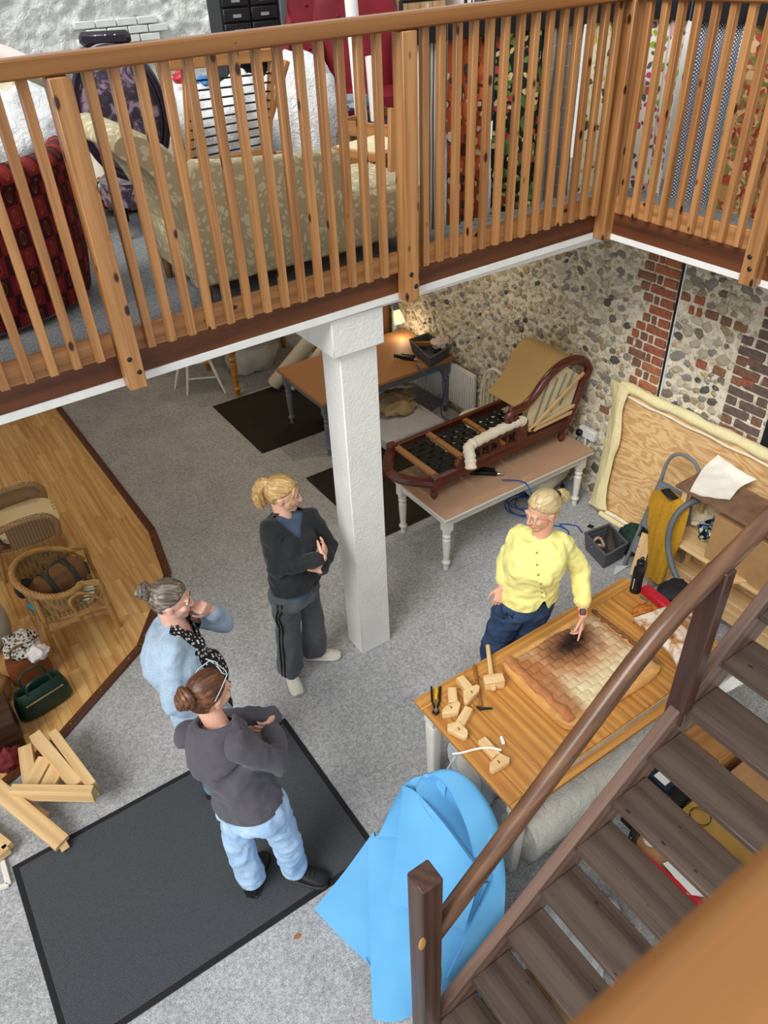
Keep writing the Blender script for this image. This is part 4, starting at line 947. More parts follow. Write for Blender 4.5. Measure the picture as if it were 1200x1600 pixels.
# webbing stretchers: a block handle with a shield-shaped pad
def stretcher(b0, b1, pts, label):
    e = empty('webbing_stretcher', at(*b1,2,ZT), label, 'webbing tool', group='wooden webbing tools on the pine table')
    quadbar('handle_block', at(*b0,2,ZT+.022), at(*b1,2,ZT+.022), .052, .042, palewood, e, .003)
    mb = MB(); q = [at(x,y,2,ZT+.048) for x,y in pts]
    top = [Vector((p.x,p.y,ZT+.05)) for p in q]; bot = [Vector((p.x,p.y,ZT+.002)) for p in q]; n = len(q)
    mb.add(top+bot, [tuple(range(n)), tuple(range(2*n-1,n-1,-1))]+[(i,n+i,n+(i+1)%n,(i+1)%n) for i in range(n)]); mb.build('shield_pad', palewood, e, .003)
    c_ = sum(top, Vector())/n
    for i in range(3): MB().cbox((0,0,0),(.012,.003,.001)).build('ink_mark', black_pl, e, m=Matrix.Translation((c_.x,c_.y+.006*(i-1),ZT+.0508)) @ Matrix.Rotation(.8*i,4,'Z'))
stretcher((718,1060),(738,1084), [(723,1078),(745,1069),(750,1072),(748,1080),(731,1096),(725,1095)], 'pale wooden webbing stretcher nearest the mallet')
stretcher((706,1077),(708,1100), [(696,1103),(715,1094),(720,1099),(716,1113),(691,1115),(691,1109)], 'pale wooden webbing stretcher beside the black pincers')
stretcher((733,1108),(718,1134), [(699,1131),(716,1126),(731,1141),(731,1149),(726,1151),(699,1138)], 'pale wooden webbing stretcher in the middle of the row, pointing at the table edge')
stretcher((752,1157),(776,1183), [(765,1192),(781,1176),(797,1184),(796,1190),(771,1203),(765,1200)], 'pale wooden webbing stretcher with the white cord, nearest the stairs')
cord = plain('white_cord','ece9e0',.9,.03)
o = MB().tube(spl([at(783,1172,2,ZT+.05),at(765,1168,2,ZT+.055),at(745,1170,2,ZT+.012),at(722,1176,2,ZT+.008),at(708,1178,2,ZT+.004),Vector((1.63,1.93,ZT-.06)),Vector((1.625,1.96,ZT-.16)),Vector((1.61,2.0,ZT-.3))],6), .006, 6).build('cord', cord); tag(o,'white cord trailing over the left end of the pine table','cord')
o = barobj('chalk_stub', at(783,1151,2,ZT+.008), at(787,1163,2,ZT+.008), .018, .014, white_paint); tag(o,'white chalk stub lying near the stairs end of the tools','chalk')
o = barobj('wood_pencil', at(786,1160,2,ZT+.005), at(793,1170,2,ZT+.005), .008, .008, oldwood); tag(o,'short brown pencil beside the white chalk stub','pencil')
# wadding rolls stored under the pine table
wad = plain('white_wadding','dfd9cd',.9,.05,20,.3,40)
rollobj('wadding_roll', (1.78,1.98,.30), (3.2,1.98,.30), .21, plastic('shiny_film','cfd3d8'), 'plastic-wrapped wadding roll under the pine table, end facing the blue foam', 'roll', wad)
rollobj('wadding_roll', (1.80,1.60,.20), (3.2,1.62,.20), .19, bagp, 'second plastic-wrapped roll under the stair side of the pine table', 'roll', wad)
# ================================================================ blue foam
def foam():
    m, nt, b = _nt('blue_foam', .9, .15); v = coords(nt); n = noise_t(nt, v, 420, 2); n2 = noise_t(nt, v, 2.5, 2)
    nt.links.new(ramp(nt, mth(nt,'ADD',mth(nt,'MULTIPLY',n,.4),mth(nt,'MULTIPLY',n2,.6)), [(.35,'5c9fce'),(.65,'6fb3e2')]), b.inputs['Base Color']); bump(nt, b, n, .15, .002)
    return m
fm_ = foam(); fo = empty('blue_foam_sheet', (1.1,1.6,0), 'big sheet of sky-blue foam, folded and slumped behind the newel post', 'foam')
TH = .022
def foldp(nm, rows, nu=24, nv=30, th=TH): psheet(MB(), [zp(r) for r in rows], th, nu, nv).build(nm, fm_, fo, angle=60)
foldp('floor_flap', [[(585,1300,.20),(600,1400,.15),(592,1505,.05)],[(545,1355,.10),(560,1430,.06),(575,1495,.03)],[(492,1421,.014),(533,1465,.014),(583,1511,.014)]])
foldp('front_fold', [[(577,1312,.30),(604,1302,.36),(640,1298,.40),(690,1310,.42)],[(578,1400,.21),(608,1398,.26),(645,1400,.28),(690,1410,.29)],[(580,1500,.11),(612,1500,.14),(645,1502,.14),(690,1510,.14)],[(583,1592,.014),(612,1596,.014),(642,1585,.014),(668,1550,.03)]])
foldp('middle_fold', [[(632,1228,.66),(652,1238,.70),(690,1280,.68),(728,1330,.62),(745,1352,.60)],[(622,1310,.56),(655,1320,.57),(695,1345,.55),(730,1375,.51),(745,1390,.5)],[(607,1414,.44),(642,1418,.43),(680,1430,.40),(705,1445,.38),(725,1450,.36)]])
foldp('top_loop', [[(742,1350,.58),(708,1318,.62),(674,1282,.66),(656,1252,.69),(652,1226,.72),(668,1212,.745),(692,1222,.745),(712,1254,.73),(730,1296,.69),(742,1340,.64)],[(768,1340,.55),(742,1310,.57),(715,1275,.60),(694,1244,.64),(688,1220,.69),(704,1206,.745),(728,1218,.745),(750,1250,.73),(768,1292,.68),(780,1330,.61)],[(782,1335,.52),(770,1320,.52),(755,1300,.54),(740,1275,.58),(735,1250,.62),(745,1240,.68),(760,1255,.69),(774,1285,.67),(783,1315,.62),(787,1340,.56)]],60,16)
foldp('pocket_back', [[(735,1335,.50),(760,1350,.49),(784,1375,.46)],[(722,1420,.34),(748,1420,.34),(776,1425,.34)],[(705,1500,.14),(730,1485,.17),(755,1475,.2)]])
foldp('back_fold', [[(630,1230,.64),(645,1216,.68),(668,1210,.72),(700,1206,.73)],[(608,1268,.52),(622,1262,.54),(650,1262,.56),(690,1280,.56)],[(590,1310,.36),(604,1306,.40),(640,1310,.42),(680,1330,.42)]])
foldp('outer_fold', [[(724,1218,.735),(750,1250,.72),(772,1290,.67)],[(748,1300,.66),(772,1325,.64),(786,1350,.58)],[(770,1365,.54),(780,1385,.50),(789,1410,.44)],[(738,1440,.38),(762,1450,.34),(781,1460,.29)],[(713,1495,.24),(742,1505,.2),(765,1515,.16)],[(698,1527,.16),(720,1548,.10),(745,1572,.03)]])
foldp('inner_pocket', [[(690,1395,.40),(725,1385,.43),(762,1378,.46)],[(690,1470,.24),(715,1455,.27),(745,1430,.33)],[(690,1565,.02),(715,1568,.02),(742,1570,.02)]])
# ================================================================ what lies under the stairs
cb = plain('cardboard_tan','a98055',.8,.08); gold = plain('kraft_gold_paper','a88442',.35,.15,5,.3,8)
gt_ = at(1105,1275,2,.28); o = MB().box(2.46,2.86,.55,1.12,.0,.28).build('kraft_box', gold, None, .006); tag(o,'shiny kraft box under the stairs with two black wire rings on top','box')
for k,(px,py) in enumerate(((1061,1247),(1093,1279))):
    p = at(px,py,2,.285); o = MB().tube([(p.x+.055*math.cos(a*.21)*(1+.02*math.sin(a)),p.y+.055*math.sin(a*.21),.29+.0005*a) for a in range(62)], .0022, 5).build('wire_coil', black_pl); tag(o,('black wire coil on the kraft box, nearer the label box','black wire coil on the kraft box, nearer the foreground rail')[k],'wire coil')
lb = empty('spool_carton', at(1033,1222,2,.3), 'small dark carton with a white and green label under the stairs', 'carton'); p = at(1033,1222,2,.34)
MB().cbox((0,0,0),(.09,.13,.07)).build('carton', plain('navy_card','1b2238',.5), lb, .003, m=Matrix.Translation(p)); MB().cbox((0,0,.0365),(.05,.08,.002)).build('label', white_paint, lb, m=Matrix.Translation(p)); MB().cbox((.03,0,.0367),(.02,.08,.002)).build('label_stripe', plain('green_print','6aa53a',.5), lb, m=Matrix.Translation(p))
o = MB().box(2.44,2.75,1.14,1.36,0,.30).build('low_stand', black_rub, None, .004); tag(o,'dark low stand under the stairs carrying the labelled carton','stand')
rk = empty('boltless_rack', (2.25,.85,0), 'low boltless rack with a red beam and black posts under the stairs', 'rack')
redb = plain('red_steel','c0202c',.4,.05); rp0, rp1 = at(985,1322,2,.36), at(1088,1408,2,.36); dr = (rp1-rp0).normalized(); nr = Vector((-dr.y,dr.x,0))
if nr.x < 0: nr = -nr
MB().bar(rp0,rp1+dr*.3,.02,.05).build('beam', redb, rk, .002); MB().bar(rp0+nr*.3,rp1+dr*.3+nr*.3,.02,.05).build('beam', redb, rk, .002)
for q in (rp0,rp0+nr*.3,rp1+dr*.3,rp1+dr*.3+nr*.3):
    o = MB().cbox((0,0,.25),(.035,.035,.5)).build('post', black_pl, rk, .002, m=Matrix.Translation((q.x,q.y,0)))
    for j in range(6): MB().cbox((-.0178,0,.26+.04*j),(.002,.012,.02)).build('slot', chrome, o, m=Matrix.Translation((q.x,q.y,0)))
MB().prism([tuple(p_[:2]) for p_ in (rp0+nr*.01, rp1+dr*.29+nr*.01, rp1+dr*.29+nr*.29, rp0+nr*.29)], .35,.362).build('shelf', cb, rk)
p = at(1010,1318,2,.37); o = MB().lathe([(.035,0),(.04,.01),(.04,.07),(.032,.08)],18,Matrix.Translation((p.x+.03,p.y,.364))).build('white_tub', white_paint); tag(o,'small white tub on the red-beamed rack under the stairs','tub')
mb = MB(); psheet(mb, [zp([(1036,1350,.375),(1055,1345,.39),(1070,1352,.375)]), zp([(1055,1372,.375),(1075,1370,.40),(1092,1378,.375)]), zp([(1075,1398,.37),(1092,1400,.385),(1105,1400,.37)])], .02, 12, 12); o = mb.build('paper_bundle', white_paint, None, angle=70); tag(o,'white paper bundle on the red-beamed rack under the stairs','paper')
lump('dust_sheet', at(895,1475,2,0), (.3,.2,.12), plain('grey_white_sheet','c3c6ca',.85,.08), 'grey-white dust sheet heaped on the floor under the lower treads', 'sheet', 14, .3)
lump('kraft_sack', at(870,1555,2,0), (.2,.16,.1), cb, 'brown paper sack under the bottom treads of the stairs', 'sack', 15, .25)
o = MB().box(2.9,3.3,.75,1.1,0,.32).build('cardboard_carton', cb, None, .004); tag(o,'plain cardboard carton under the upper treads of the stairs','box')
mb = MB(); psheet(mb, [zp([(1122,1072,.5),(1135,1062,.52),(1150,1050,.5)]), zp([(1130,1082,.42),(1145,1075,.45),(1160,1068,.42)])], .02, 10, 8); o = mb.build('tissue', white_paint, None); tag(o,'scrap of white tissue showing between the upper treads','tissue')
o = MB().box(2.95,3.35,1.15,1.4,0,.41).build('drawer_box', oldwood, None, .004); tag(o,'brown wooden box under the stairs below the white tissue','box')
o = MB().tube(spl([at(1068,1150,2,.0)+Vector((0,0,.01)),at(1074,1140,2,.02),at(1080,1155,2,.01),at(1082,1168,2,.01)],5),.006,6).build('cable', plain('pale_grey_cable','b9bab8',.5)); tag(o,'pale grey cable loop on the carpet seen between the treads','cable')
# ================================================================ up on the gallery
MZ = 2.83
def gp(px, py, Y): return at(px, py, 1, Y)
# --- red leaf-checked tub chair (seen from behind)
def red_check():
    m, nt, b = _nt('red_leaf_check', .85, .2); v = coords(nt, (1,1,1), (0,R(3),0)); sp = node(nt, 'ShaderNodeSeparateXYZ'); nt.links.new(v, sp.inputs[0])
    cb_ = node(nt, 'ShaderNodeCombineXYZ'); nt.links.new(mth(nt,'ADD',sp.outputs[0],mth(nt,'MULTIPLY',sp.outputs[1],.9)), cb_.inputs[0]); nt.links.new(sp.outputs[2], cb_.inputs[1])
    ck = tex(nt, 'ShaderNodeTexChecker', cb_.outputs[0], i_Scale=11.0); ck.inputs['Color1'].default_value = srgb('7d1f24'); ck.inputs['Color2'].default_value = srgb('33131a')
    def fr(x): return mth(nt,'SUBTRACT',mth(nt,'FRACT',mth(nt,'MULTIPLY',x,11.0)),.5)
    s2 = node(nt,'ShaderNodeSeparateXYZ'); nt.links.new(cb_.outputs[0], s2.inputs[0]); a, c_ = fr(s2.outputs[0]), fr(s2.outputs[1])
    d = mth(nt,'ADD',mth(nt,'MULTIPLY',mth(nt,'MULTIPLY',a,a),3.2),mth(nt,'MULTIPLY',c_,c_)); rg = mth(nt,'ABSOLUTE',mth(nt,'SUBTRACT',d,.1)); k = ramp(nt, rg, [(.012,(1,1,1,1)),(.03,(0,0,0,1))])
    st_ = ramp(nt, mth(nt,'ABSOLUTE',a), [(.012,(1,1,1,1)),(.03,(0,0,0,1))]); st_ = mth(nt,'MULTIPLY',st_,ramp(nt,d,[(.1,(1,1,1,1)),(.11,(0,0,0,1))]))
    k = mth(nt,'MAXIMUM',k,st_); n = noise_t(nt, v, 60, 3); col = mix(nt, mth(nt,'MULTIPLY',k,.6), ck.outputs[0], 'a5622e'); col = mix(nt, mth(nt,'MULTIPLY',n,.3), col, '5a1a1c')
    nt.links.new(col, b.inputs['Base Color']); bump(nt, b, noise_t(nt,v,150,2), .3, .004); return m
rc = empty('tub_chair', (.35,4.15,MZ), 'red and black leaf-checked tub chair seen from behind through the balusters', 'armchair')
redm = red_check()
def tub(u, v):
    a = R(205+150*u); z = MZ+.04+.62*v; fl_ = .03*math.sin(math.pi*v)+.05*v*v; bx = .60+fl_; by = .50+fl_
    return (.27+bx*math.cos(a), 4.26+by*math.sin(a), z)
mb = MB(); mb.sheet(lambda u, v: tub(u, v), 40, 16, .07); mb.build('back_shell', redm, rc, angle=60)
mb = MB(); mb.tube([Vector(tub(i/40,1.0))+Vector((0,0,.0)) for i in range(41)], .062, 12); mb.build('top_roll', redm, rc)
MB().loft([((.27,4.3,z),(.52,0,0),(0,.40,0)) for z in (MZ+.08,MZ+.36,MZ+.40)], 32, 3).build('seat', redm, rc)
for x, y in ((-.1,3.95),(.64,3.95),(-.1,4.6),(.64,4.6)): MB().lathe([(.02,0),(.028,.06)],10,Matrix.Translation((x,y,MZ))).build('foot', mahog, rc)
# --- plum velvet chair
def velvet():
    m, nt, b = _nt('crushed_plum_velvet', .45, .4); v = coords(nt); n = noise_t(nt, v, 13, 4, .6, 1.0)
    nt.links.new(ramp(nt, n, [(.42,'1d1420'),(.5,'3a2a3c'),(.55,'7a6474'),(.7,'8d7886')]), b.inputs['Base Color']); b.inputs['Sheen Weight'].default_value = .4; return m
vel = velvet(); plum = plain('dark_plum_lacquer','1f1626',.25,.1,spec=.6)
pc_ = gp(190,178,4.75); vc = empty('velvet_chair', (pc_.x,pc_.y,MZ), 'dark plum velvet chair with an oval back behind the cream chaise', 'chair')
T = Matrix.Translation(pc_) @ Matrix.Rotation(R(-28),4,'Z')
MB().tube([(.235*math.cos(a),0,.33*math.sin(a)) for a in [2*math.pi*i/36 for i in range(36)]], .026, 10, closed=True).build('back_frame', plum, vc, m=T)
MB().ell((0,0,0),(.225,.05,.32),None,28,16).build('back_pad', vel, vc, m=T)
MB().tube([(.243*math.cos(a)*.9,-.03,.33*math.sin(a)*.9) for a in [2*math.pi*i/36 for i in range(36)]], .006, 6, closed=True).build('piping', plum, vc, m=T)
MB().cbox((0,0,.36),(.27,.05,.07)).build('crest_rail', plum, vc, .02, m=T)
for i in range(3): MB().ell((-.04+.05*i,-.028,.375),(.006,.004,.006)).build('stud', chrome, vc, m=T)
MB().loft([((0,.22,z),(.25,0,0),(0,.23,0)) for z in (-.50,-.46,-.40,-.37)], 28, 3).build('seat', vel, vc, m=T)
for sx in (-1,1):
    MB().tube([(sx*.13,.0,-.30),(sx*.15,.0,-.5),(sx*.15,-.03,MZ-pc_.z)], [.022,.024,.015], 10).build('leg', plum, vc, m=T)
    MB().tube([(sx*.19,.40,-.45),(sx*.2,.42,MZ-pc_.z)], [.026,.016], 10).build('leg', plum, vc, m=T)
    MB().lathe([(.014,0),(.016,.025)],10,T @ Matrix.Translation((sx*.15,-.03,MZ-pc_.z))).build('castor', chrome, vc)
# --- cream floral chaise, its back to the balustrade
cream_fl = floral('cream_leaf_damask','b3a685',('d2c8a8','d4cbad','cdc3a2'),15,.33,stretch=(1,1,1))
cs = empty('cream_chaise', (1.8,3.75,MZ), 'cream floral chaise longue with a scrolled end, its back against the balustrade', 'chaise')
BY = 3.47
mb = MB(); prof = [(1.22,2.93),(2.10,2.93),(2.12,3.25),(2.09,3.41),(2.06,3.43),(1.75,3.445),(1.45,3.47),(1.32,3.49),(1.24,3.42)]
mb.prism([(a,b2) for a,b2 in prof], -.10, 0, Matrix.Translation((0,BY,0)) @ Matrix.Rotation(R(90),4,'X')); mb.build('back', cream_fl, cs, .02, seg=3)
MB().box(1.24,2.62,BY+.10,4.10,2.93,3.20).build('seat', cream_fl, cs, .03, seg=3)
MB().box(2.12,2.62,BY+.02,BY+.10,2.93,3.19).build('seat_end', cream_fl, cs, .02, seg=3)
# scrolled end: a section swept across the depth
sec = spl([(1.30,2.93),(1.26,3.10),(1.21,3.28),(1.15,3.42),(1.07,3.52),(.99,3.565),(.965,3.60),(.99,3.645),(1.06,3.65),(1.15,3.61),(1.25,3.52),(1.33,3.40),(1.38,3.25),(1.40,2.95)],4)
n_ = len(sec)
def scr(i, y): return (sec[i].x, y, sec[i].y)
mb = MB(); ys = (BY+.02,BY+.05,3.75,4.05,4.10); ins = (.93,1,1,1,.93); c0 = Vector((1.2,3.3))
mb.add([((sec[i]-c0)*k+c0).to_3d()[:1]+(y,)+(((sec[i]-c0)*k+c0).y,) for y,k in zip(ys,ins) for i in range(n_)], [(j*n_+i,j*n_+(i+1)%n_,(j+1)*n_+(i+1)%n_,(j+1)*n_+i) for j in range(4) for i in range(n_)]+[tuple(range(n_-1,-1,-1)),tuple(range(4*n_,5*n_))]); mb.build('scroll_end', cream_fl, cs)
for x, y in ((1.29,BY+.06),(1.27,4.02),(2.5,BY+.08),(2.5,4.02)): MB().tube([(x,y,2.95),(x,y,MZ)], [.028,.018], 10).build('leg', wood('chaise_leg','6e4c2a','9a7448') if x == 1.29 else bpy.data.materials['chaise_leg'], cs)
# --- wooden frame strung with black wires
wf_ = empty('sprung_frame', gp(340,240,4.5), 'old wooden frame strung with black wires behind the cream chaise', 'frame')
FY = 4.45; tl_, tr_ = gp(262,100,FY), gp(438,84,FY); bl_, br_ = gp(292,262,FY), gp(425,236,FY)
barobj('top_bar', tl_, tr_, .05, .06, oldwood, wf_); barobj('bottom_bar', bl_, br_, .05, .05, oldwood, wf_)
barobj('side_bar', gp(288,92,FY), gp(300,275,FY), .03, .045, oldwood, wf_, up=(0,1,0)); barobj('side_bar', gp(425,84,FY), gp(418,240,FY), .03, .045, oldwood, wf_, up=(0,1,0)); barobj('side_bar', gp(246,95,FY+.1), gp(285,235,FY+.1), .03, .04, oldwood, wf_, up=(0,1,0))
barobj('brace', gp(448,95,FY+.1), gp(420,190,FY+.1), .03, .04, oldwood, wf_, up=(0,1,0))
for i in range(9):
    t = (i+1)/10; MB().tube([gp(292,112,FY-.02).lerp(gp(300,262,FY-.02),t), gp(424,100,FY-.02).lerp(gp(418,236,FY-.02),t)], .005, 6).build('wire', black_pl, wf_)
for x in (tl_.x+.08, tr_.x-.08): barobj('foot', (x,FY,MZ), (x,FY,bl_.z), .04, .04, oldwood, wf_, up=(0,1,0))
# --- plastic bags of stuffing
bw = plastic('white_plastic_bag','e6e8e8'); 
def pbag(px, py, Y, r, seed, label, m=bw):
    p = gp(px, py, Y); lump('stuffing_bag', (p.x,p.y,p.z), r, m, label, 'bag', seed, .2, 1.6, nu=36, nv=22, group=None)
def blk(name, x0,x1,y0,y1,z1, m, label, cat): o = MB().box(x0,x1,y0,y1,MZ,z1).build(name, m, None, .01); return tag(o, label, cat)
blk('low_bench', .5,1.15,5.0,5.6,3.1, oldwood, 'low wooden bench under the white bag behind the red tub chair', 'bench')
pbag(50,262,5.2,(.36,.3,.27),21,'white plastic stuffing bag behind the red tub chair')
blk('storage_box', 1.75,2.3,4.75,5.3,3.02, cb, 'cardboard box under the white bags behind the wire frame', 'box')
pbag(352,262,5.0,(.33,.24,.31),22,'white plastic stuffing bag seen through the wire frame')
pbag(395,215,5.35,(.26,.24,.26),23,'translucent stuffing bag at the right edge of the wire frame')
blk('storage_box', 2.5,3.15,4.95,5.5,2.98, cb, 'cardboard box under the big white bag', 'box')
pbag(482,262,5.2,(.34,.27,.46),24,'big white plastic stuffing bag right of the wire frame')
blk('ottoman', 1.5,2.2,5.6,6.3,3.2, plain('cream_cover','ded7c4',.9), 'cream covered ottoman between the velvet chair and wire frame', 'ottoman')
pbag(292,205,5.9,(.22,.22,.2),25,'small white bag with a red logo beside the velvet chair', bw)
o = lump('red_wrapper', gp(283,130,5.75), (.05,.05,.05), plain('red_print','c2303a',.4), 'red printed wrapper among the bags beside the velvet chair', 'wrapper', 4)
for i, (c_, px) in enumerate((('3f7fc0',318),('8fb7d8',110))):
    lump('blue_wrapper', gp(px,134 if i == 0 else 118,5.9), (.05,.05,.04), plain('blue_print_%d'%i,c_,.4), ('blue printed wrapper among the bags behind the wire frame','pale blue packet behind the pink headboard')[i], 'wrapper', 5+i)
# pink headboard, khaki and cream things at far left
pk = plain('pale_pink_cover','e6d3cc',.85,.04,8,.2,20)
a_, b_ = gp(-20,82,5.9), gp(118,148,5.7)
mb = MB(); mb.tube(spl([a_+Vector((-.3,0,.05)), a_, a_.lerp(b_,.45)+Vector((0,0,.03)), b_, b_+Vector((.12,0,-.14)), b_+Vector((.14,0,-.5))],6), .065, 12, flat=1.0); o = mb.build('pink_headboard', pk); tag(o,'pale pink padded headboard with a curved edge at the far left of the gallery','headboard')
kh = plain('khaki_cover','776c5a',.9,.1)
o = MB().tube(spl([gp(-20,165,5.5),gp(25,140,5.5),gp(70,140,5.5),gp(105,165,5.5),gp(112,200,5.5)],6), .055, 10).build('khaki_bolster', kh); tag(o,'khaki bolster curving above the white bag at the left','bolster')
o = MB().cbox((0,0,0),(.16,.06,.2)).build('cream_tag_card', plain('cream_card','e7ddc0',.7), None, .02, m=Matrix.Translation(gp(3,142,5.2))); tag(o,'cream padded sample hanging at the far left edge','sample')
# bright cushion on the floor
o = MB().loft([((1.62,5.55,z),(a,0,0),(0,a*.8,0)) for z,a in ((MZ+.01,.20),(MZ+.06,.26),(MZ+.14,.26),(MZ+.19,.20))], 28, 4).build('bright_cushion', floral('bright_jungle_print','f0efe4',('e88ac0','3f8f3a','efe04a','17331c','d8402a'),10,.46)); tag(o,'bright jungle-print cushion on the gallery carpet behind the velvet chair','cushion')
# --- maroon wing chairs
mar = plain('maroon_velvet','7c1726',.6,.18,7,.2,20)
def wing_chair(px, py, Y, rz, label):
    p = gp(px, py, Y); e = empty('wing_chair', (p.x,p.y,MZ), label, 'armchair', rz); T = WM[e.name]
    mb = MB(); mb.loft([((0,.30,z),(a,0,0),(0,.09,0)) for z,a in ((.3,.26),(.6,.29),(.95,.33),(1.12,.30),(1.18,.2))], 28, 3); mb.build('back', mar, e, m=T)
    for i in range(3):
        for j in range(3): MB().ell((-.14+.14*i,.205,.62+.17*j),(.012,.008,.012)).build('button', mar, e, m=T)
    for sx in (-1,1):
        MB().loft([((sx*.31,y,.62),(.05,0,0),(0,0,h_)) for y,h_ in ((-.3,.05),(-.25,.08),(.1,.10),(.3,.3))], 16, 3).build('wing', mar, e, m=T)
        for sy in (-.25,.28): MB().tube([(sx*.25,sy,.14),(sx*.27,sy,0)], [.025,.016], 8).build('leg', mahog, e, m=T)
    MB().loft([((0,0,z),(.34,0,0),(0,.34,0)) for z in (.14,.3,.44,.48)], 28, 4).build('seat', mar, e, m=T)
wing_chair(503,60,7.0,R(-35),'maroon wing chair left of the white cardboard tube')
wing_chair(560,60,5.62,R(-30),'maroon wing chair behind the white cardboard tubes')
tube_m = plain('white_card_tube','eceae6',.5,.03)
rollobj('card_tube', gp(548,2,4.95)+Vector((0,0,.04)), gp(566,160,4.9)+Vector((0,0,-.35)), .042, tube_m, 'tall white cardboard tube leaning before the maroon chairs', 'tube', white_paint)
rollobj('card_tube', gp(579,88,4.9), gp(588,172,4.88)+Vector((0,0,-.2)), .038, tube_m, 'shorter white cardboard tube beside the timber wardrobe', 'tube', white_paint)
# --- timber wardrobe
wd_ = empty('wardrobe', (4.2,6.2,MZ), 'pale pine wardrobe with plank sides at the back of the gallery', 'wardrobe')
pale_plk = wood('pale_wardrobe_pine','9c7648','c9a472',.5,8,14,knots=.08)
for i in range(6): boxobj('plank', 3.82+.125*i, 3.94+.125*i, 5.85, 5.875, MZ, 4.35, pale_plk, wd_, .003)
MB().box(3.82,4.57,5.88,6.5,MZ,4.35).build('carcass', pale_plk, wd_, .003)
for i in range(4): boxobj('drawer_front', 3.83, 4.10, 5.83, 5.85, MZ+.2+.16*i, MZ+.34+.16*i, pale_plk, wd_, .004)
# --- stripped chair frames
def chair_frame(px, py, Y, s, rz, label):
    p = gp(px, py, Y); e = empty('chair_frame', (p.x,p.y,p.z), label, 'chair frame', rz); T = WM[e.name]
    def bb(n_, a, b, w_=.035, h_=.045): barobj(n_, T @ (Vector(a)*s), T @ (Vector(b)*s), w_, h_, oldwood, e)
    bb('seat_rail',(-.25,-.25,0),(.25,-.25,0)); bb('seat_rail',(-.25,.25,0),(.25,.25,0)); bb('seat_rail',(-.25,-.25,0),(-.25,.25,0)); bb('seat_rail',(.25,-.25,0),(.25,.25,0))
    for x, y in ((-.25,-.25),(.25,-.25),(-.25,.25),(.25,.25)): bb('leg',(x,y,.02),(x,y,(MZ-p.z)/s))
    MB().cbox((0,0,.02),(.46*s,.46*s,.02)).build('base_board', side_c, e, m=T)
chair_frame(588,232,4.28,.75,R(15),'stripped wooden chair frame with a calico base behind the chaise')
o = empty('drawer_tray', gp(602,192,4.72), 'shallow wooden tray of dark springs behind the chair frame', 'tray'); p = gp(602,192,4.72)
Tt = Matrix.Translation(p) @ Matrix.Rotation(R(20),4,'Z'); MB().cbox((0,0,-.02),(.5,.4,.02)).build('base', black_rub, o, m=Tt)
for a, b in (((-.25,-.2),(.25,-.2)),((-.25,.2),(.25,.2)),((-.25,-.2),(-.25,.2)),((.25,-.2),(.25,.2))): barobj('side', Tt @ Vector((a[0],a[1],0)), Tt @ Vector((b[0],b[1],0)), .015, .09, oldwood, o)
o = blk('tray_stand', p.x-.2,p.x+.2,p.y-.18,p.y+.2,p.z-.04, oldwood, 'low stand under the wooden tray behind the chair frame', 'stand')
lump('grey_cushion', gp(556,170,5.05), (.12,.1,.06), plain('grey_felt','8a9096',.9), 'grey cushion beside the white cardboard tube', 'cushion', 3)
barobj('timber_strut', gp(612,170,3.9), gp(612,285,3.75), .04, .03, oldwood, up=(0,1,0)); tag(bpy.data.objects['timber_strut'],'loose timber strut standing behind the middle post','strut')
# --- black drawer rack
dk = plain('black_drawer_plastic','26282b',.45,.08)
dr_ = empty('drawer_rack', (3.75,7.55,MZ), 'black rack of small labelled drawers against the white flint wall', 'drawer rack')
MB().box(3.33,3.90,7.52,7.8,MZ,4.45).build('carcass', dk, dr_, .003)
for ci in range(2):
    for ri in range(9):
        x0 = 3.345+.28*ci; z0 = 3.35+.115*ri; d0 = MB().box(x0,x0+.26,7.49,7.53,z0,z0+.10).build('drawer', dk, dr_, .006)
        MB().box(x0+.09,x0+.17,7.484,7.491,z0+.03,z0+.055).build('label_card', plain('label_card','9aa0a4',.6) if ci+ri == 0 else bpy.data.materials['label_card'], d0)
gs = blk('grey_cabinet', 3.92,4.5,7.5,7.9,4.45, plain('mid_grey_metal','77797a',.5,.04), 'plain grey metal cabinet beside the drawer rack', 'cabinet')
# ================================================================ fabric lengths hanging along the gallery
rail_g = empty('fabric_rail', (3.4,3.66,MZ), 'thin metal rail carrying the hanging fabric lengths', 'rail')
MB().tube([(2.58,3.66,4.0),(4.32,3.66,4.0)], .012, 8).build('rod', darkmetal, rail_g); MB().tube([(4.32,3.66,4.0),(4.32,2.1,4.0)], .012, 8).build('rod', darkmetal, rail_g)
for x, y in ((2.58,3.66),(4.36,3.66),(4.32,2.1)): MB().tube([(x,y,4.0),(x,y,MZ)], .012, 8).build('upright', darkmetal, rail_g)
def stripes():
    m, nt, b = _nt('grey_cream_ticking', .85, .2); v = coords(nt); sp = node(nt,'ShaderNodeSeparateXYZ'); nt.links.new(v, sp.inputs[0])
    f = mth(nt,'FRACT',mth(nt,'MULTIPLY',sp.outputs[0],11.0)); nt.links.new(ramp(nt, f, [(.0,'8a8684'),(.3,'e2dccb'),(.42,'5c5f66'),(.50,'cfc5b2'),(.56,'6e6a6c'),(.86,'e2dccb'),(.93,'8a8684')],'CONSTANT'), b.inputs['Base Color']); return m
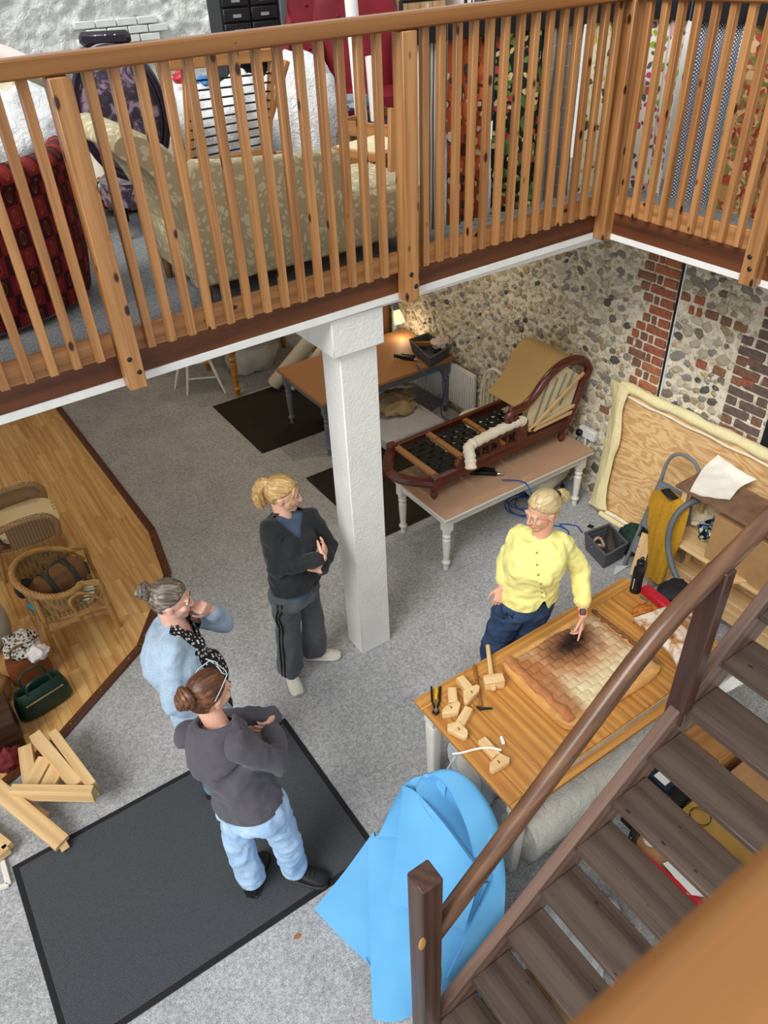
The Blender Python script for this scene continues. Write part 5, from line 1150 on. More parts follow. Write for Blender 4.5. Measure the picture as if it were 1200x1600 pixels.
def gridcloth():
    m, nt, b = _nt('grey_window_check', .85, .2); v = coords(nt); sp = node(nt,'ShaderNodeSeparateXYZ'); nt.links.new(v, sp.inputs[0])
    a = ramp(nt, mth(nt,'FRACT',mth(nt,'MULTIPLY',sp.outputs[0],9.0)), [(.0,(1,1,1,1)),(.035,(0,0,0,1))],'CONSTANT'); c_ = ramp(nt, mth(nt,'FRACT',mth(nt,'MULTIPLY',sp.outputs[2],9.0)), [(.0,(1,1,1,1)),(.035,(0,0,0,1))],'CONSTANT')
    nt.links.new(mix(nt, mth(nt,'MAXIMUM',a,c_), '8b8984', 'b9b6ae'), b.inputs['Base Color']); return m
def dotted():
    m, nt, b = _nt('blue_white_dots', .8, .2); v = coords(nt, (1,1,1)); sp = node(nt,'ShaderNodeSeparateXYZ'); nt.links.new(v, sp.inputs[0])
    y_, z_ = mth(nt,'MULTIPLY',sp.outputs[1],52.0), mth(nt,'MULTIPLY',sp.outputs[2],52.0)
    a, c_ = mth(nt,'ADD',y_,z_), mth(nt,'SUBTRACT',y_,z_)
    f1 = mth(nt,'SUBTRACT',mth(nt,'FRACT',a),.5); f2 = mth(nt,'SUBTRACT',mth(nt,'FRACT',c_),.5)
    d = mth(nt,'ADD',mth(nt,'MULTIPLY',f1,f1),mth(nt,'MULTIPLY',f2,f2)); nt.links.new(ramp(nt, d, [(.075,'e4e6e6'),(.11,'4d5a6e')]), b.inputs['Base Color']); return m
FAB = [('x',2.645,2.845,stripes(),'grey and cream striped fabric length hanging beside the middle post'),
 ('x',2.885,3.20,floral('rust_floral','a35230',('c9653c','5a2a22','3d4238','d9bf9c'),7,.35),'rust-orange floral fabric length hanging on the gallery'),
 ('x',3.225,3.58,floral('dark_green_floral','1d2a24',('4f7a44','b24a44','6f8a50','dcc896'),9,.36),'dark green floral fabric length hanging beside the rust one'),
 ('x',3.61,3.88,gridcloth(),'grey window-check fabric length hanging on the gallery'),
 ('x',3.90,4.27,floral('cream_yellow_floral','e4dcc2',('c8b25a','57564a','d8c890'),13,.36),'cream and ochre sprigged fabric length in the gallery corner'),
 ('y',3.28,3.64,floral('white_pink_floral','ece3d6',('d8a0b8','8fae3a','5a6060','c04a80'),8,.33),'white fabric length printed with pink flowers, right of the corner'),
 ('y',2.915,3.245,dotted(),'blue fabric length with white dots on the right walkway'),
 ('y',2.42,2.885,floral('red_gold_floral','b98f5a',('9a3a34','7c7a44','d8b888','8a8452','b04a3c'),10,.44),'red and gold trellis floral fabric length at the far right'),
 ('y',2.05,2.39,floral('green_red_floral','6f6f4c',('9a3a34','a8a070','d8b888'),10,.42),'green and red floral fabric length cut by the right frame edge')]
for k, (axis, a0, a1, m_, lb) in enumerate(FAB):
    base = (a0+a1)/2; e = empty('fabric_length', (base,3.66,MZ) if axis == 'x' else (4.32,base,MZ), lb, 'fabric', group='fabric lengths on the gallery'); nf = max(2, int((a1-a0)/.085))
    def fn(u, v, a0=a0, a1=a1, axis=axis, k=k, nf=nf):
        w_ = .022*math.sin(u*nf*math.pi*2+k)*(.5+.5*(1-v))+.012*noise.noise(Vector((u*5,v*4,k))); a = a0+(a1-a0)*u+.012*math.sin(v*3+k)*(1-v); z = MZ+.03+.96*v
        return (a, 3.66+w_, z) if axis == 'x' else (4.32+w_, a, z)
    MB().sheet(fn, nf*10, 14, .004).build('cloth', m_, e, angle=80)
    zc = MZ+.99
    if axis == 'x': MB().box(a0-.008,a1+.008,3.635,3.665,zc-.01,zc+.12).build('header_board', black_rub, e, .003); hk = [(base,3.66,zc+.12),(base,3.66,zc+.17),(base+.02,3.66,zc+.2),(base-.01,3.66,zc+.22)]
    else: MB().box(4.285,4.315,a0-.008,a1+.008,zc-.01,zc+.12).build('header_board', black_rub, e, .003); hk = [(4.32,base,zc+.12),(4.32,base,zc+.17),(4.32,base+.02,zc+.2),(4.32,base-.01,zc+.22)]
    MB().tube(spl(hk,5), .005, 6).build('hook', cream_paint, e)
for k in range(5):
    x0 = 3.93+.105*k; o = MB().sheet(lambda u,v: (x0+.1*u+.012*math.sin(v*9+k), 4.75+.03*math.sin(u*9), MZ+.3+.92*v), 8, 8, .006).build('fabric_length', plain('slate_blue_%d'%k,('4a5562','5a6470','3c4450','6a6e74','2f3640')[k%5],.9)); tag(o,('slate','grey-blue','navy','mid-grey','charcoal')[k]+' plain fabric length on the rear rail, '+('nearest the wardrobe','second from the wardrobe','in the middle of the row','second from the wall','nearest the wall')[k],'fabric','plain fabric lengths on the rear rail')
e = empty('rear_fabric_rail', (3.7,4.75,MZ), 'rear rail holding the slate fabric lengths', 'rail'); MB().tube([(3.88,4.75,4.05),(4.5,4.75,4.05)], .012, 8).build('rod', darkmetal, e)
for x in (3.88,4.5): MB().tube([(x,4.75,4.05),(x,4.75,MZ)], .012, 8).build('upright', darkmetal, e)
# ================================================================ left side: wicker chairs, bags, timber
def wicker_mat(name, a, b_, sc=60):
    m, nt, b = _nt(name, .5, .4); v = coords(nt)
    w1 = tex(nt,'ShaderNodeTexWave',v,wave_type='BANDS',bands_direction='Z',i_Scale=sc/6.28*2.2,i_Distortion=.6).outputs['Fac']; w2 = tex(nt,'ShaderNodeTexWave',v,wave_type='BANDS',bands_direction='X',i_Scale=sc/6.28,i_Distortion=.5).outputs['Fac']; w3 = tex(nt,'ShaderNodeTexWave',v,wave_type='BANDS',bands_direction='Y',i_Scale=sc/6.28,i_Distortion=.5).outputs['Fac']
    f = mth(nt,'MULTIPLY',w1,mth(nt,'MAXIMUM',w2,w3)); nt.links.new(ramp(nt, f, [(.1,a),(.7,b_)]), b.inputs['Base Color']); bump(nt, b, f, .8, .006); return m
wick = wicker_mat('woven_wicker','7c5c34','c49d68'); cane = plain('cane_pole','b3884f',.4,.15,25); wick2 = wicker_mat('pale_grey_wicker','85694a','c0a27a',75)
def braid(mb, pts, r):
    n = len(pts)
    for s_ in (0, math.pi*2/3, math.pi*4/3):
        q = []
        for i, p in enumerate(pts):
            t = (Vector(pts[min(i+1,n-1)])-Vector(pts[max(i-1,0)])).normalized(); a = Vector((0,0,1)); b = t.cross(a).normalized(); a = b.cross(t)
            q.append(Vector(p)+(a*math.cos(i*.9+s_)+b*math.sin(i*.9+s_))*r*.5)
        mb.tube(q, r*.62, 6)
def wicker_tub(loc, rz, label):
    e = empty('wicker_chair', loc, label, 'wicker chair', rz); T = WM[e.name]
    # local: faces +X ; back at -X
    def rim(t):
        a = R(48+264*t); x = .24*math.cos(a)*1.05; y = .31*math.sin(a); return Vector((x-.02, y, .50+.10*(0.5-0.5*math.cos(2*math.pi*t))))
    P_ = [rim(i/40) for i in range(41)]; P_ = [Vector((.27,.25,.47))]+P_+[Vector((.27,-.25,.47))]
    mb = MB(); braid(mb, spl([tuple(p) for p in P_],3), .024); mb.build('braided_rim', cane, e, m=T)
    def sh(u, v): p = rim(u); return (p.x*(.82+.18*v), p.y*(.82+.18*v), .30+(p.z-.30)*v)
    MB().sheet(sh, 44, 8, .012).build('woven_back', wick, e, m=T)
    MB().loft([((0,0,z),(.26,0,0),(0,.27,0)) for z in (.29,.31,.325)], 28, 3.5).build('seat', wick, e, m=T)
    for sy in (-1,1):
        for fx, x1 in ((.27,.30),(-.18,-.20)): MB().tube([(fx,sy*.25,.48 if fx > 0 else .52),(fx,sy*.25,.3),(x1,sy*.27,0)], .017, 8).build('leg', cane, e, m=T)
        MB().tube(spl([(.27,sy*.26,.22),(.15,sy*.27,.27),(.0,sy*.27,.24),(-.18,sy*.26,.18)],4), .011, 6).build('stretcher', cane, e, m=T)
        MB().tube(spl([(.05,sy*.29,.30),(.03,sy*.30,.44),(.12,sy*.3,.48),(.24,sy*.27,.34)],4), .013, 6).build('arm_loop', cane, e, m=T)
    MB().tube(spl([(.28,.26,.2),(.29,0,.25),(.28,-.26,.2)],5), .011, 6).build('stretcher', cane, e, m=T)
    return e
wicker_tub((.24,5.03,.01), R(-4), 'honey wicker tub chair holding the brown holdall, on the laminate floor')
def wicker_arm(loc, rz, label):
    e = empty('wicker_chair', loc, label, 'wicker chair', rz); T = WM[e.name]
    for sy in (-1,1):
        arc = spl([(.24,sy*.28,.30),(.25,sy*.28,.42),(.20,sy*.28,.50),(.08,sy*.28,.53),(-.10,sy*.28,.52),(-.28,sy*.27,.50),(-.36,sy*.2,.62)],5)
        mb = MB(); mb.tube(arc, .034, 8, flat=.8); mb.build('arm', wick2, e, m=T)
        MB().sheet(lambda u,v: (-.14+.36*u, sy*.28, .30+.20*v), 10, 8, .012).build('side_panel', wick2, e, m=T)
        for fx in (.22,-.25): MB().tube([(fx,sy*.27,.42),(fx,sy*.26,.25),(fx*1.15,sy*.28,0)], .017, 8).build('leg', cane, e, m=T)
        MB().tube(spl([(.22,sy*.27,.1),(.0,sy*.27,.24),(-.25,sy*.27,.1)],5), .011, 6).build('stretcher', cane, e, m=T)
    MB().sheet(lambda u,v: (-.30-.10*v-.08*math.sin(math.pi*u), -.27+.54*u, .30+.52*v*(.75+.25*math.sin(math.pi*u))), 20, 10, .02).build('woven_back', wick2, e, m=T)
    MB().loft([((-.02,0,z),(.27,0,0),(0,.27,0)) for z in (.27,.30)], 28, 4).build('seat', wick2, e, m=T)
    return e
wicker_arm((.20,6.10,.01), R(-3), 'pale wicker armchair with a dotted seat cushion, farther back on the laminate')
def dotcloth():
    m, nt, b = _nt('cream_dotted_cotton', .9, .15); v = coords(nt); vo = tex(nt,'ShaderNodeTexVoronoi',v,i_Scale=17.0,i_Randomness=.6); k = ramp(nt, vo.outputs['Distance'], [(.17,(1,1,1,1)),(.2,(0,0,0,1))]); nt.links.new(mix(nt, k, 'e2d0aa', '4a3a2c'), b.inputs['Base Color']); return m
o = MB().loft([((.24,6.10,z),(a,0,0),(0,a*1.0,0)) for z,a in ((.315,.22),(.335,.25),(.38,.255),(.41,.22))], 32, 4).build('seat_cushion', dotcloth()); tag(o,'cream dotted cushion on the pale wicker armchair','cushion')
# holdall etc in the near chair
hb = empty('holdall', (.25,5.02,.34), 'brown and green holdall with dark straps in the wicker tub chair', 'bag', R(20)); T = WM[hb.name]
brown_c = plain('brown_canvas','7a5638',.8,.15,20); dgreen = plain('dark_green_webbing','3a4036',.8,.1)
MB().loft([((0,0,z),(a,0,0),(0,b2,0)) for z,a,b2 in ((.02,.20,.10),(.08,.23,.12),(.16,.22,.10),(.21,.18,.05))], 28, 3).build('body', brown_c, hb, m=T)
for x in (-.09,.09): MB().tube(spl([(x,-.125,.03),(x,-.12,.12),(x,-.07,.20),(x,0,.225),(x,.07,.20),(x,.12,.12)],5), .012, 6, flat=1.6).build('strap', dgreen, hb, m=T)
MB().tube(spl([(-.09,-.06,.21),(-.06,-.05,.30),(.06,-.05,.30),(.09,-.06,.21)],6), .009, 6).build('handle', dgreen, hb, m=T)
for x in (-.215,.215): MB().cbox((x,0,.1),(.02,.15,.12)).build('end_panel', dgreen, hb, .008, m=T)
lump('black_hat', (.02,5.12,.36), (.08,.08,.08), black_rub, 'round black hat beside the holdall in the wicker tub chair', 'hat', 2, .1)
lump('turquoise_top', (.06,4.98,.33), (.08,.06,.04), plain('turquoise','2f9fc4',.8), 'turquoise cloth tucked beside the holdall', 'cloth', 3)
def awning():
    m, nt, b = _nt('green_cream_stripes', .85, .2); v = coords(nt,(1,1,1),(0,0,R(25))); sp = node(nt,'ShaderNodeSeparateXYZ'); nt.links.new(v, sp.inputs[0]); f = mth(nt,'FRACT',mth(nt,'MULTIPLY',sp.outputs[1],14.0)); nt.links.new(ramp(nt,f,[(.0,'e4e0cf'),(.35,'3f6f66'),(.6,'e4e0cf'),(.8,'8a9a62')],'CONSTANT'), b.inputs['Base Color']); return m
o = MB().loft([((.26,5.0,z),(a,0,0),(0,a*1.05,0)) for z,a in ((.332,.18),(.336,.2),(.342,.2))], 28, 4).build('striped_cushion', awning()); tag(o,'thin green and cream striped seat pad under the holdall','cushion')
# brown leather bag with leopard scarf
leather = plain('tan_leather','7d4526',.45,.15,8,.2,30)
bb = empty('leather_bag', (-.17,4.62,.012), 'tan leather tote on the laminate, topped by a leopard scarf', 'bag')
mb = MB().loft([((-.17,4.62,z),(a,0,0),(0,b2,0)) for z,a,b2 in ((.014,.12,.08),(.06,.145,.10),(.18,.14,.095),(.25,.125,.075))], 24, 3); mb.v = [tuple(Vector(v)*1+Vector((.01*noise.noise(Vector(v)*14),.01*noise.noise(Vector(v)*15),0))) for v in mb.v]; mb.build('body', leather, bb)
MB().tube(spl([(-.25,4.6,.24),(-.23,4.58,.36),(-.12,4.58,.36),(-.09,4.6,.24)],6), .009, 6).build('handle', leather, bb)
def leopard():
    m, nt, b = _nt('leopard_print', .9, .15); v = coords(nt); vo = tex(nt,'ShaderNodeTexVoronoi',v,i_Scale=42.0); n = noise_t(nt,v,60,2); f = mth(nt,'ADD',vo.outputs['Distance'],mth(nt,'MULTIPLY',n,.3)); nt.links.new(ramp(nt,f,[(.3,'b9b3a8'),(.36,'1c1a1a'),(.55,'1c1a1a'),(.62,'c9c4ba')]), b.inputs['Base Color']); return m
lump('leopard_scarf', (-.16,4.66,.25), (.13,.12,.09), leopard(), 'black and white leopard-print scarf heaped on the leather tote', 'scarf', 7, .3)
lump('pink_edge_scarf', (-.08,4.55,.24), (.08,.09,.06), plain('white_pink_wool','e3d9d6',.95,.08,20), 'white fringed scarf with a pink stripe spilling over the leather tote', 'scarf', 8, .35)
# dark green handbag
gl = plain('bottle_green_leather','143026',.35,.1,8,.15,40,spec=.5)
gh = empty('green_handbag', (-.16,4.30,.012), 'bottle green leather handbag with a long gold zip, at the laminate edge', 'handbag', R(12)); T = WM[gh.name]
MB().loft([((0,0,z),(a,0,0),(0,b2,0)) for z,a,b2 in ((.0,.17,.075),(.02,.19,.09),(.12,.185,.085),(.20,.165,.06),(.225,.155,.045),(.20,.14,.03),(.12,.13,.03))], 32, 3.2).build('body', gl, gh, m=T)
for sy in (-1,1): MB().tube(spl([(-.09,sy*.05,.21),(-.075,sy*.055,.29),(0,sy*.06,.315),(.075,sy*.055,.29),(.09,sy*.05,.21)],6), .009, 8).build('handle', gl, gh, m=T)
MB().cbox((0,-.082,.155),(.27,.006,.009)).build('zip', plain('gold_zip','c9b27a',.3,metal=.7), gh, m=T)
MB().bar((-.11,-.09,.15),(-.115,-.095,.10),.006,.012).build('zip_pull', gl, gh, m=T)
MB().bar((-.115,-.12,.1),(-.115,-.12,.1001),.001,.001)
# grey pouf, brown cushion, dark chest at the frame edge
lump('grey_beanbag', (-.42,5.22,.01), (.26,.28,.24), plain('light_grey_cotton','b9b6b0',.9,.04), 'light grey beanbag cut by the left frame edge beside the wicker chair', 'beanbag', 31, .08, 1.2)
lump('tan_cushion', (-.52,4.58,.01), (.2,.17,.13), plain('tan_suede','a07a48',.85,.12), 'tan suede cushion at the left frame edge near the leather tote', 'cushion', 32, .2)
o = MB().box(-.95,-.36,4.02,4.34,.012,.26).build('dark_chest', wood('dark_chest_wood','2a1810','4e3222',.4), None, .006); tag(o,'dark wooden chest at the left frame edge behind the timber frames','chest')
lump('red_cloth', (-.50,3.93,.01), (.10,.08,.10), plain('dark_red_cloth','7a2c30',.9,.2), 'dark red cloth between the chest and timber frames', 'cloth', 33)
# --- raw pine timber frames
def tframe(label, bars):
    c0 = sum((Vector(b[0])+Vector(b[1]) for b in bars), Vector())/(2*len(bars)); e = empty('pine_batten_stack', (c0.x,c0.y,0), label, 'timber frame')
    for b in bars: barobj('beam', b[0], b[1], b[2], b[3], rawpine, e, .003)
z1 = .27
tframe('raw pine frame of mitred battens standing by the mat corner', [(at(20,1238,2,.20),at(148,1240,2,.20),.055,.10),(at(84,1148,2,.20),at(146,1232,2,.20),.06,.09),(at(56,1150,2,.20),at(122,1230,2,.20),.075,.07),(at(100,1180,2,.17),at(74,1232,2,.17),.095,.04),(at(72,1185,2,.16),at(46,1232,2,.16),.095,.04),(at(40,1168,2,.14),at(48,1225,2,.14),.085,.05),(at(148,1240,2,.17),at(148,1240,2,.0),.045,.045),(at(22,1238,2,.17),at(22,1238,2,.0),.045,.045)])
tframe('long pine batten with a crosspiece lying over the mat edge', [(at(-10,1228,2,.22),at(98,1318,2,.06),.10,.05),(at(100,1322,2,.05),at(100,1322,2,.0),.05,.05),(at(30,1250,2,.09),at(72,1278,2,.04),.06,.04),(at(-10,1232,2,.2),at(-10,1232,2,0),.05,.05)])
tframe('pale pine offcut frame cut by the left frame edge', [(at(-30,1290,2,.05),at(14,1325,2,.05),.06,.05),(at(14,1325,2,.05),at(-20,1350,2,.05),.05,.05)])
o = empty('white_picture_frame', at(-5,1360,2,0), 'small white picture frame lying at the lower left edge', 'frame')
for a, b in (((-40,1400),(14,1382)),((14,1382),(2,1338)),((2,1338),(-40,1350))): barobj('moulding', at(*a,2,.012), at(*b,2,.012), .03, .02, cream_paint, o)
# crumb of leaf on the floor
p = at(464,1463,2,.004); o = MB().loft([((p.x,p.y,z),(.02,0,0),(0,.012,0)) for z in (.001,.006)],8).build('dry_leaf', plain('dry_leaf','a8643a',.8)); tag(o,'tiny brown scrap on the pale carpet below the mat','scrap')
# ================================================================ people
BLACK_J = {'pel': [1.48, 3.419, 0.907], 'chest': [1.485, 3.442, 1.242], 'neck': [1.511, 3.51, 1.405], 'head': [1.527, 3.513, 1.561], 'shL': [1.686, 3.487, 1.353], 'elL': [1.756, 3.465, 1.077], 'wrL': [1.563, 3.311, 1.124], 'haL': [1.446, 3.324, 1.234], 'shR': [1.35, 3.424, 1.433], 'elR': [1.337, 3.395, 1.15], 'wrR': [1.572, 3.305, 1.207], 'haR': [1.672, 3.408, 1.226], 'hipL': [1.549, 3.495, 0.904], 'knL': [1.611, 3.509, 0.488], 'anL': [1.608, 3.555, 0.09], 'toL': [1.742, 3.464, 0.03], 'hipR': [1.381, 3.406, 0.886], 'knR': [1.427, 3.524, 0.486], 'anR': [1.375, 3.49, 0.089], 'toR': [1.34, 3.334, 0.031]}
BLUE_J = {'pel': [0.61, 2.938, 0.914], 'chest': [0.54, 3.01, 1.23], 'neck': [0.602, 3.045, 1.39], 'head': [0.617, 3.05, 1.544], 'shL': [0.759, 3.043, 1.295], 'elL': [0.864, 3.171, 1.068], 'wrL': [0.804, 3.09, 1.302], 'haL': [0.734, 3.019, 1.383], 'shR': [0.463, 2.937, 1.436], 'elR': [0.433, 2.84, 1.171], 'wrR': [0.567, 2.796, 0.978], 'haR': [0.666, 2.886, 0.931], 'hipL': [0.639, 3.035, 0.896], 'knL': [0.641, 3.102, 0.485], 'anL': [0.622, 3.11, 0.09], 'toL': [0.782, 3.057, 0.03], 'hipR': [0.525, 2.886, 0.898], 'knR': [0.557, 2.922, 0.485], 'anR': [0.538, 2.93, 0.09], 'toR': [0.681, 2.842, 0.03]}
HOOD_J = {'pel': [0.521, 2.203, 0.842], 'chest': [0.516, 2.26, 1.188], 'neck': [0.519, 2.318, 1.375], 'head': [0.535, 2.384, 1.518], 'shL': [0.368, 2.413, 1.306], 'elL': [0.579, 2.502, 1.139], 'wrL': [0.78, 2.377, 1.112], 'haL': [0.705, 2.327, 1.12], 'shR': [0.545, 2.13, 1.39], 'elR': [0.697, 2.135, 1.151], 'wrR': [0.79, 2.355, 1.142], 'haR': [0.774, 2.44, 1.164], 'hipL': [0.512, 2.312, 0.895], 'knL': [0.451, 2.268, 0.485], 'anL': [0.468, 2.263, 0.09], 'toL': [0.586, 2.381, 0.03], 'hipR': [0.618, 2.157, 0.897], 'knR': [0.664, 2.142, 0.483], 'anR': [0.69, 2.182, 0.09], 'toR': [0.803, 2.062, 0.03]}
YELLOW_J = {'pel': [2.597, 2.428, 0.916], 'chest': [2.581, 2.392, 1.242], 'neck': [2.612, 2.403, 1.436], 'head': [2.606, 2.397, 1.617], 'shL': [2.767, 2.316, 1.382], 'elL': [2.862, 2.269, 1.129], 'wrL': [2.736, 2.102, 1.023], 'haL': [2.704, 2.082, 0.927], 'shR': [2.556, 2.575, 1.403], 'elR': [2.56, 2.591, 1.127], 'wrR': [2.415, 2.528, 0.938], 'haR': [2.475, 2.578, 1.035], 'hipL': [2.688, 2.43, 0.879], 'knL': [2.624, 2.454, 0.477], 'anL': [2.634, 2.471, 0.09], 'toL': [2.569, 2.32, 0.03], 'hipR': [2.506, 2.47, 0.879], 'knR': [2.461, 2.551, 0.478], 'anR': [2.466, 2.567, 0.09], 'toR': [2.367, 2.436, 0.03]}
def remesh(mb, vox):
    me = mb.mesh('tmp', None, smooth=False); o = bpy.data.objects.new('tmp', me); C.objects.link(o)
    md = o.modifiers.new('r', 'REMESH'); md.mode = 'VOXEL'; md.voxel_size = vox
    dg = bpy.context.evaluated_depsgraph_get(); m2 = bpy.data.meshes.new_from_object(o.evaluated_get(dg))
    bpy.data.objects.remove(o); bpy.data.meshes.remove(me)
    V = np.empty(len(m2.vertices)*3, np.float32); m2.vertices.foreach_get('co', V); V = V.reshape(-1,3).astype(np.float64)
    E_ = np.empty(len(m2.edges)*2, np.int32); m2.edges.foreach_get('vertices', E_); E_ = E_.reshape(-1,2)
    return m2, V, E_
def smooth_np(V, E_, it, wgt=None, lam=.5):
    n = len(V); deg = np.bincount(E_.ravel(), minlength=n).astype(float)[:,None]; deg[deg == 0] = 1
    for k in range(it):
        S_ = np.zeros_like(V)
        for c in range(3): S_[:,c] = np.bincount(E_[:,0], V[E_[:,1],c], n)+np.bincount(E_[:,1], V[E_[:,0],c], n)
        d = (S_/deg-V)*lam; V = V+(d*wgt[:,None] if wgt is not None else d)
    return V
def finish(m2, V, name, mat, parent):
    m2.vertices.foreach_set('co', V.astype(np.float32).ravel()); m2.name = name; m2.materials.clear(); m2.materials.append(mat)
    m2.transform(WM[parent.name].inverted()); m2.polygons.foreach_set('use_smooth', [True]*len(m2.polygons)); m2.update()
    return put(bpy.data.objects.new(name, m2), WM[parent.name], parent)
def wrinkle(V, m2, amp, sc, seed, stretch=(1,1,1), ridged=True):
    N = np.empty(len(V)*3, np.float32); m2.vertices.foreach_set('co', V.astype(np.float32).ravel()); m2.update(); m2.vertices.foreach_get('normal', N); N = N.reshape(-1,3)
    st_ = Vector(stretch); D = np.empty(len(V))
    for i, v in enumerate(V):
        q = Vector((v[0]*st_[0], v[1]*st_[1], v[2]*st_[2]))*sc+Vector((seed*3.7,seed,seed*1.9)); a = noise.noise(q); b = noise.noise(q*2.1)
        D[i] = ((1-2*abs(a))*.6+(1-2*abs(b))*.4-.35) if ridged else (a+.5*b)
    return V+N*(D*amp)[:,None]
class Fig:
    def __init__(s, J, bulk=1.0, face=0, pitch=-10, tilt=0):
        s.J = {k: Vector(v) for k, v in J.items()}; j = s.J; s.bulk = bulk
        s.sax = (j['shL']-j['shR']).normalized(); s.hax = (j['hipL']-j['hipR']).normalized()
        s.up = (j['neck']-j['pel']).normalized()
        def fwd(l): l = Vector((l.x,l.y,0)).normalized(); return Vector((l.y,-l.x,0))
        s.sf, s.hf = fwd(s.sax), fwd(s.hax)
        a = R(face); f = Vector((math.cos(a),math.sin(a),0)); lf = Vector((-f.y,f.x,0)); p = R(pitch)
        F_ = f*math.cos(p)+Vector((0,0,1))*math.sin(p); U_ = lf.cross(F_)*-1 if False else F_.cross(lf)
        t = R(tilt); L2 = lf*math.cos(t)+U_*math.sin(t); U2 = U_*math.cos(t)-lf*math.sin(t)
        h = j['head']; s.H = Matrix(((-L2.x,F_.x,U2.x,h.x),(-L2.y,F_.y,U2.y,h.y),(-L2.z,F_.z,U2.z,h.z),(0,0,0,1)))   # x right, y face, z up
    def rings(s, inf=0.0, hem=0.0, bust=1.0):
        j = s.J; b = s.bulk; out = []
        flat = lambda v: Vector((v.x,v.y,v.z*.3)).normalized()
        def ring(c, w_, d_, k): l = flat(s.hax.lerp(s.sax,k)).normalized(); f = s.hf.lerp(s.sf,k).normalized(); out.append((c, l*(w_*b+inf), f*(d_*b+inf)))
        pel, ch, nk = j['pel'], j['chest'], j['neck']
        if hem: ring(pel-s.up*hem, .165, .125, 0)
        ring(pel-s.up*.03, .168, .125, 0); ring(pel.lerp(ch,.25), .158, .118, .2); ring(pel.lerp(ch,.55), .14, .105, .5)
        ring(pel.lerp(ch,.85)+s.sf*.005, .15, .115, .8); ring(ch+s.sf*.008, .158, .122*bust, 1); ring(ch.lerp(nk,.35), .158, .110, 1); ring(ch.lerp(nk,.65)-s.sf*.005, .14, .088, 1); ring(ch.lerp(nk,.88)-s.sf*.01, .10, .07, 1)
        return out
    def torso(s, mb, inf=0.0, hem=0.0, bust=.03):
        mb.loft(s.rings(inf, hem), 28, 2.3); j = s.J
        for sd in (-1,1):
            mb.ell(j['chest']+s.sax*.07*sd*s.bulk+s.sf*(.075*s.bulk)-s.up*.01, (.062*s.bulk+inf*.5,)*3, None, 14, 10)
        for sh in ('shL','shR'): mb.cap(j[sh]+(j['neck']-j[sh])*.25-s.up*.03, j['chest'].lerp(j['neck'],.25), .045*s.bulk+inf*.7, .085*s.bulk+inf*.5); mb.cap(j[sh]+(j['neck']-j[sh])*.12-s.up*.012, j['neck']-s.up*.02, .043*s.bulk+inf*.6, .045+inf*.4)
    def arm(s, mb, sd, inf=0.0, upto=1.0, r=(.046,.039,.029), fore=True):
        j = s.J; a, e, w_ = j['sh'+sd], j['el'+sd], j['wr'+sd]; k = s.bulk
        mb.cap(a+(s.J['neck']-a)*.10-s.up*.012, e, r[0]*k+inf*.8, r[1]*k+inf, 16)
        if fore: mb.cap(e, e.lerp(w_, upto), r[1]*k+inf, (r[1]+(r[2]-r[1])*upto)*(1 if inf == 0 else k)+inf*.8, 16)
    def leg(s, mb, sd, inf=0.0, r=(.088,.06,.045), flare=0):
        j = s.J; k = s.bulk; h, kn, an = j['hip'+sd], j['kn'+sd], j['an'+sd]
        mb.cap(h, kn, r[0]*k+inf, r[1]*k+inf, 18); mb.cap(kn, an.lerp(kn, .06 if inf else 0), r[1]*k+inf, r[2]*k+inf+flare, 18)
    def hand(s, mb, sd, n, thumb, curl=25, point=False, spread=1.0):
        """palm normal n, thumb side vector sign, finger curl in degrees per joint"""
        j = s.J; w_, h_ = j['wr'+sd], j['ha'+sd]; d = (h_-w_).normalized(); n = Vector(n); n = (n-d*n.dot(d)).normalized(); sv = d.cross(n)*thumb
        mb.loft([(w_-d*.01, sv*.026, n*.019),(w_+d*.02, sv*.030, n*.017),(w_+d*.055, sv*.038, n*.016),(w_+d*.085, sv*.040, n*.014),(w_+d*.095, sv*.036, n*.011)], 18, 2.6)
        for k, (off, L) in enumerate(((.030,.070),(.010,.078),(-.010,.073),(-.029,.058))):
            p = w_+d*.082+sv*off; ang = 0; c = curl*(1+.12*k); 
            if point and k == 0: c = 4
            dd = (d+sv*off*1.6*spread).normalized(); r_ = .0086-.0006*(k == 3)
            for seg, fr in enumerate((.45,.30,.25)):
                ang += c; q = dd*math.cos(R(ang))+n*math.sin(R(ang)); p2 = p+q*L*fr; mb.cap(p, p2, r_, r_*.92, 10); p = p2; r_ *= .92
        t0 = w_+d*.018+sv*.026; t1 = t0+(d*.6+sv*.62+n*.25).normalized()*.038; t2 = t1+(d*.85+sv*.25+n*.3).normalized()*.030; t3 = t2+(d*.9+sv*.0+n*.4).normalized()*.022
        mb.cap(t0, t1, .014, .0105, 10); mb.cap(t1, t2, .0105, .009, 10); mb.cap(t2, t3, .009, .0078, 10)
    def head(s, mb):
        H = s.H; r3 = H.to_3x3(); P_ = lambda x,y,z: H @ Vector((x,y,z))
        mb.ell(P_(0,-.012,.022), (.073,.094,.098), r3, 24, 16); mb.ell(P_(0,.03,-.035), (.060,.062,.072), r3, 20, 14)
        mb.ell(P_(0,.055,-.082), (.036,.034,.030), r3); mb.ell(P_(0,.072,-.098), (.019,.017,.015), r3)
        for sx in (-1,1):
            mb.ell(P_(sx*.037,.062,-.022), (.024,.022,.022), r3); mb.ell(P_(sx*.028,.079,.030), (.026,.012,.009), r3)
            mb.ell(P_(sx*.074,-.006,-.012), (.008,.018,.030), r3); mb.ell(P_(sx*.079,-.012,.002), (.007,.016,.014), r3)
        mb.cap(P_(0,.088,.022), P_(0,.108,-.020), .0075, .0115); mb.ell(P_(0,.102,-.026), (.015,.012,.009), r3); 
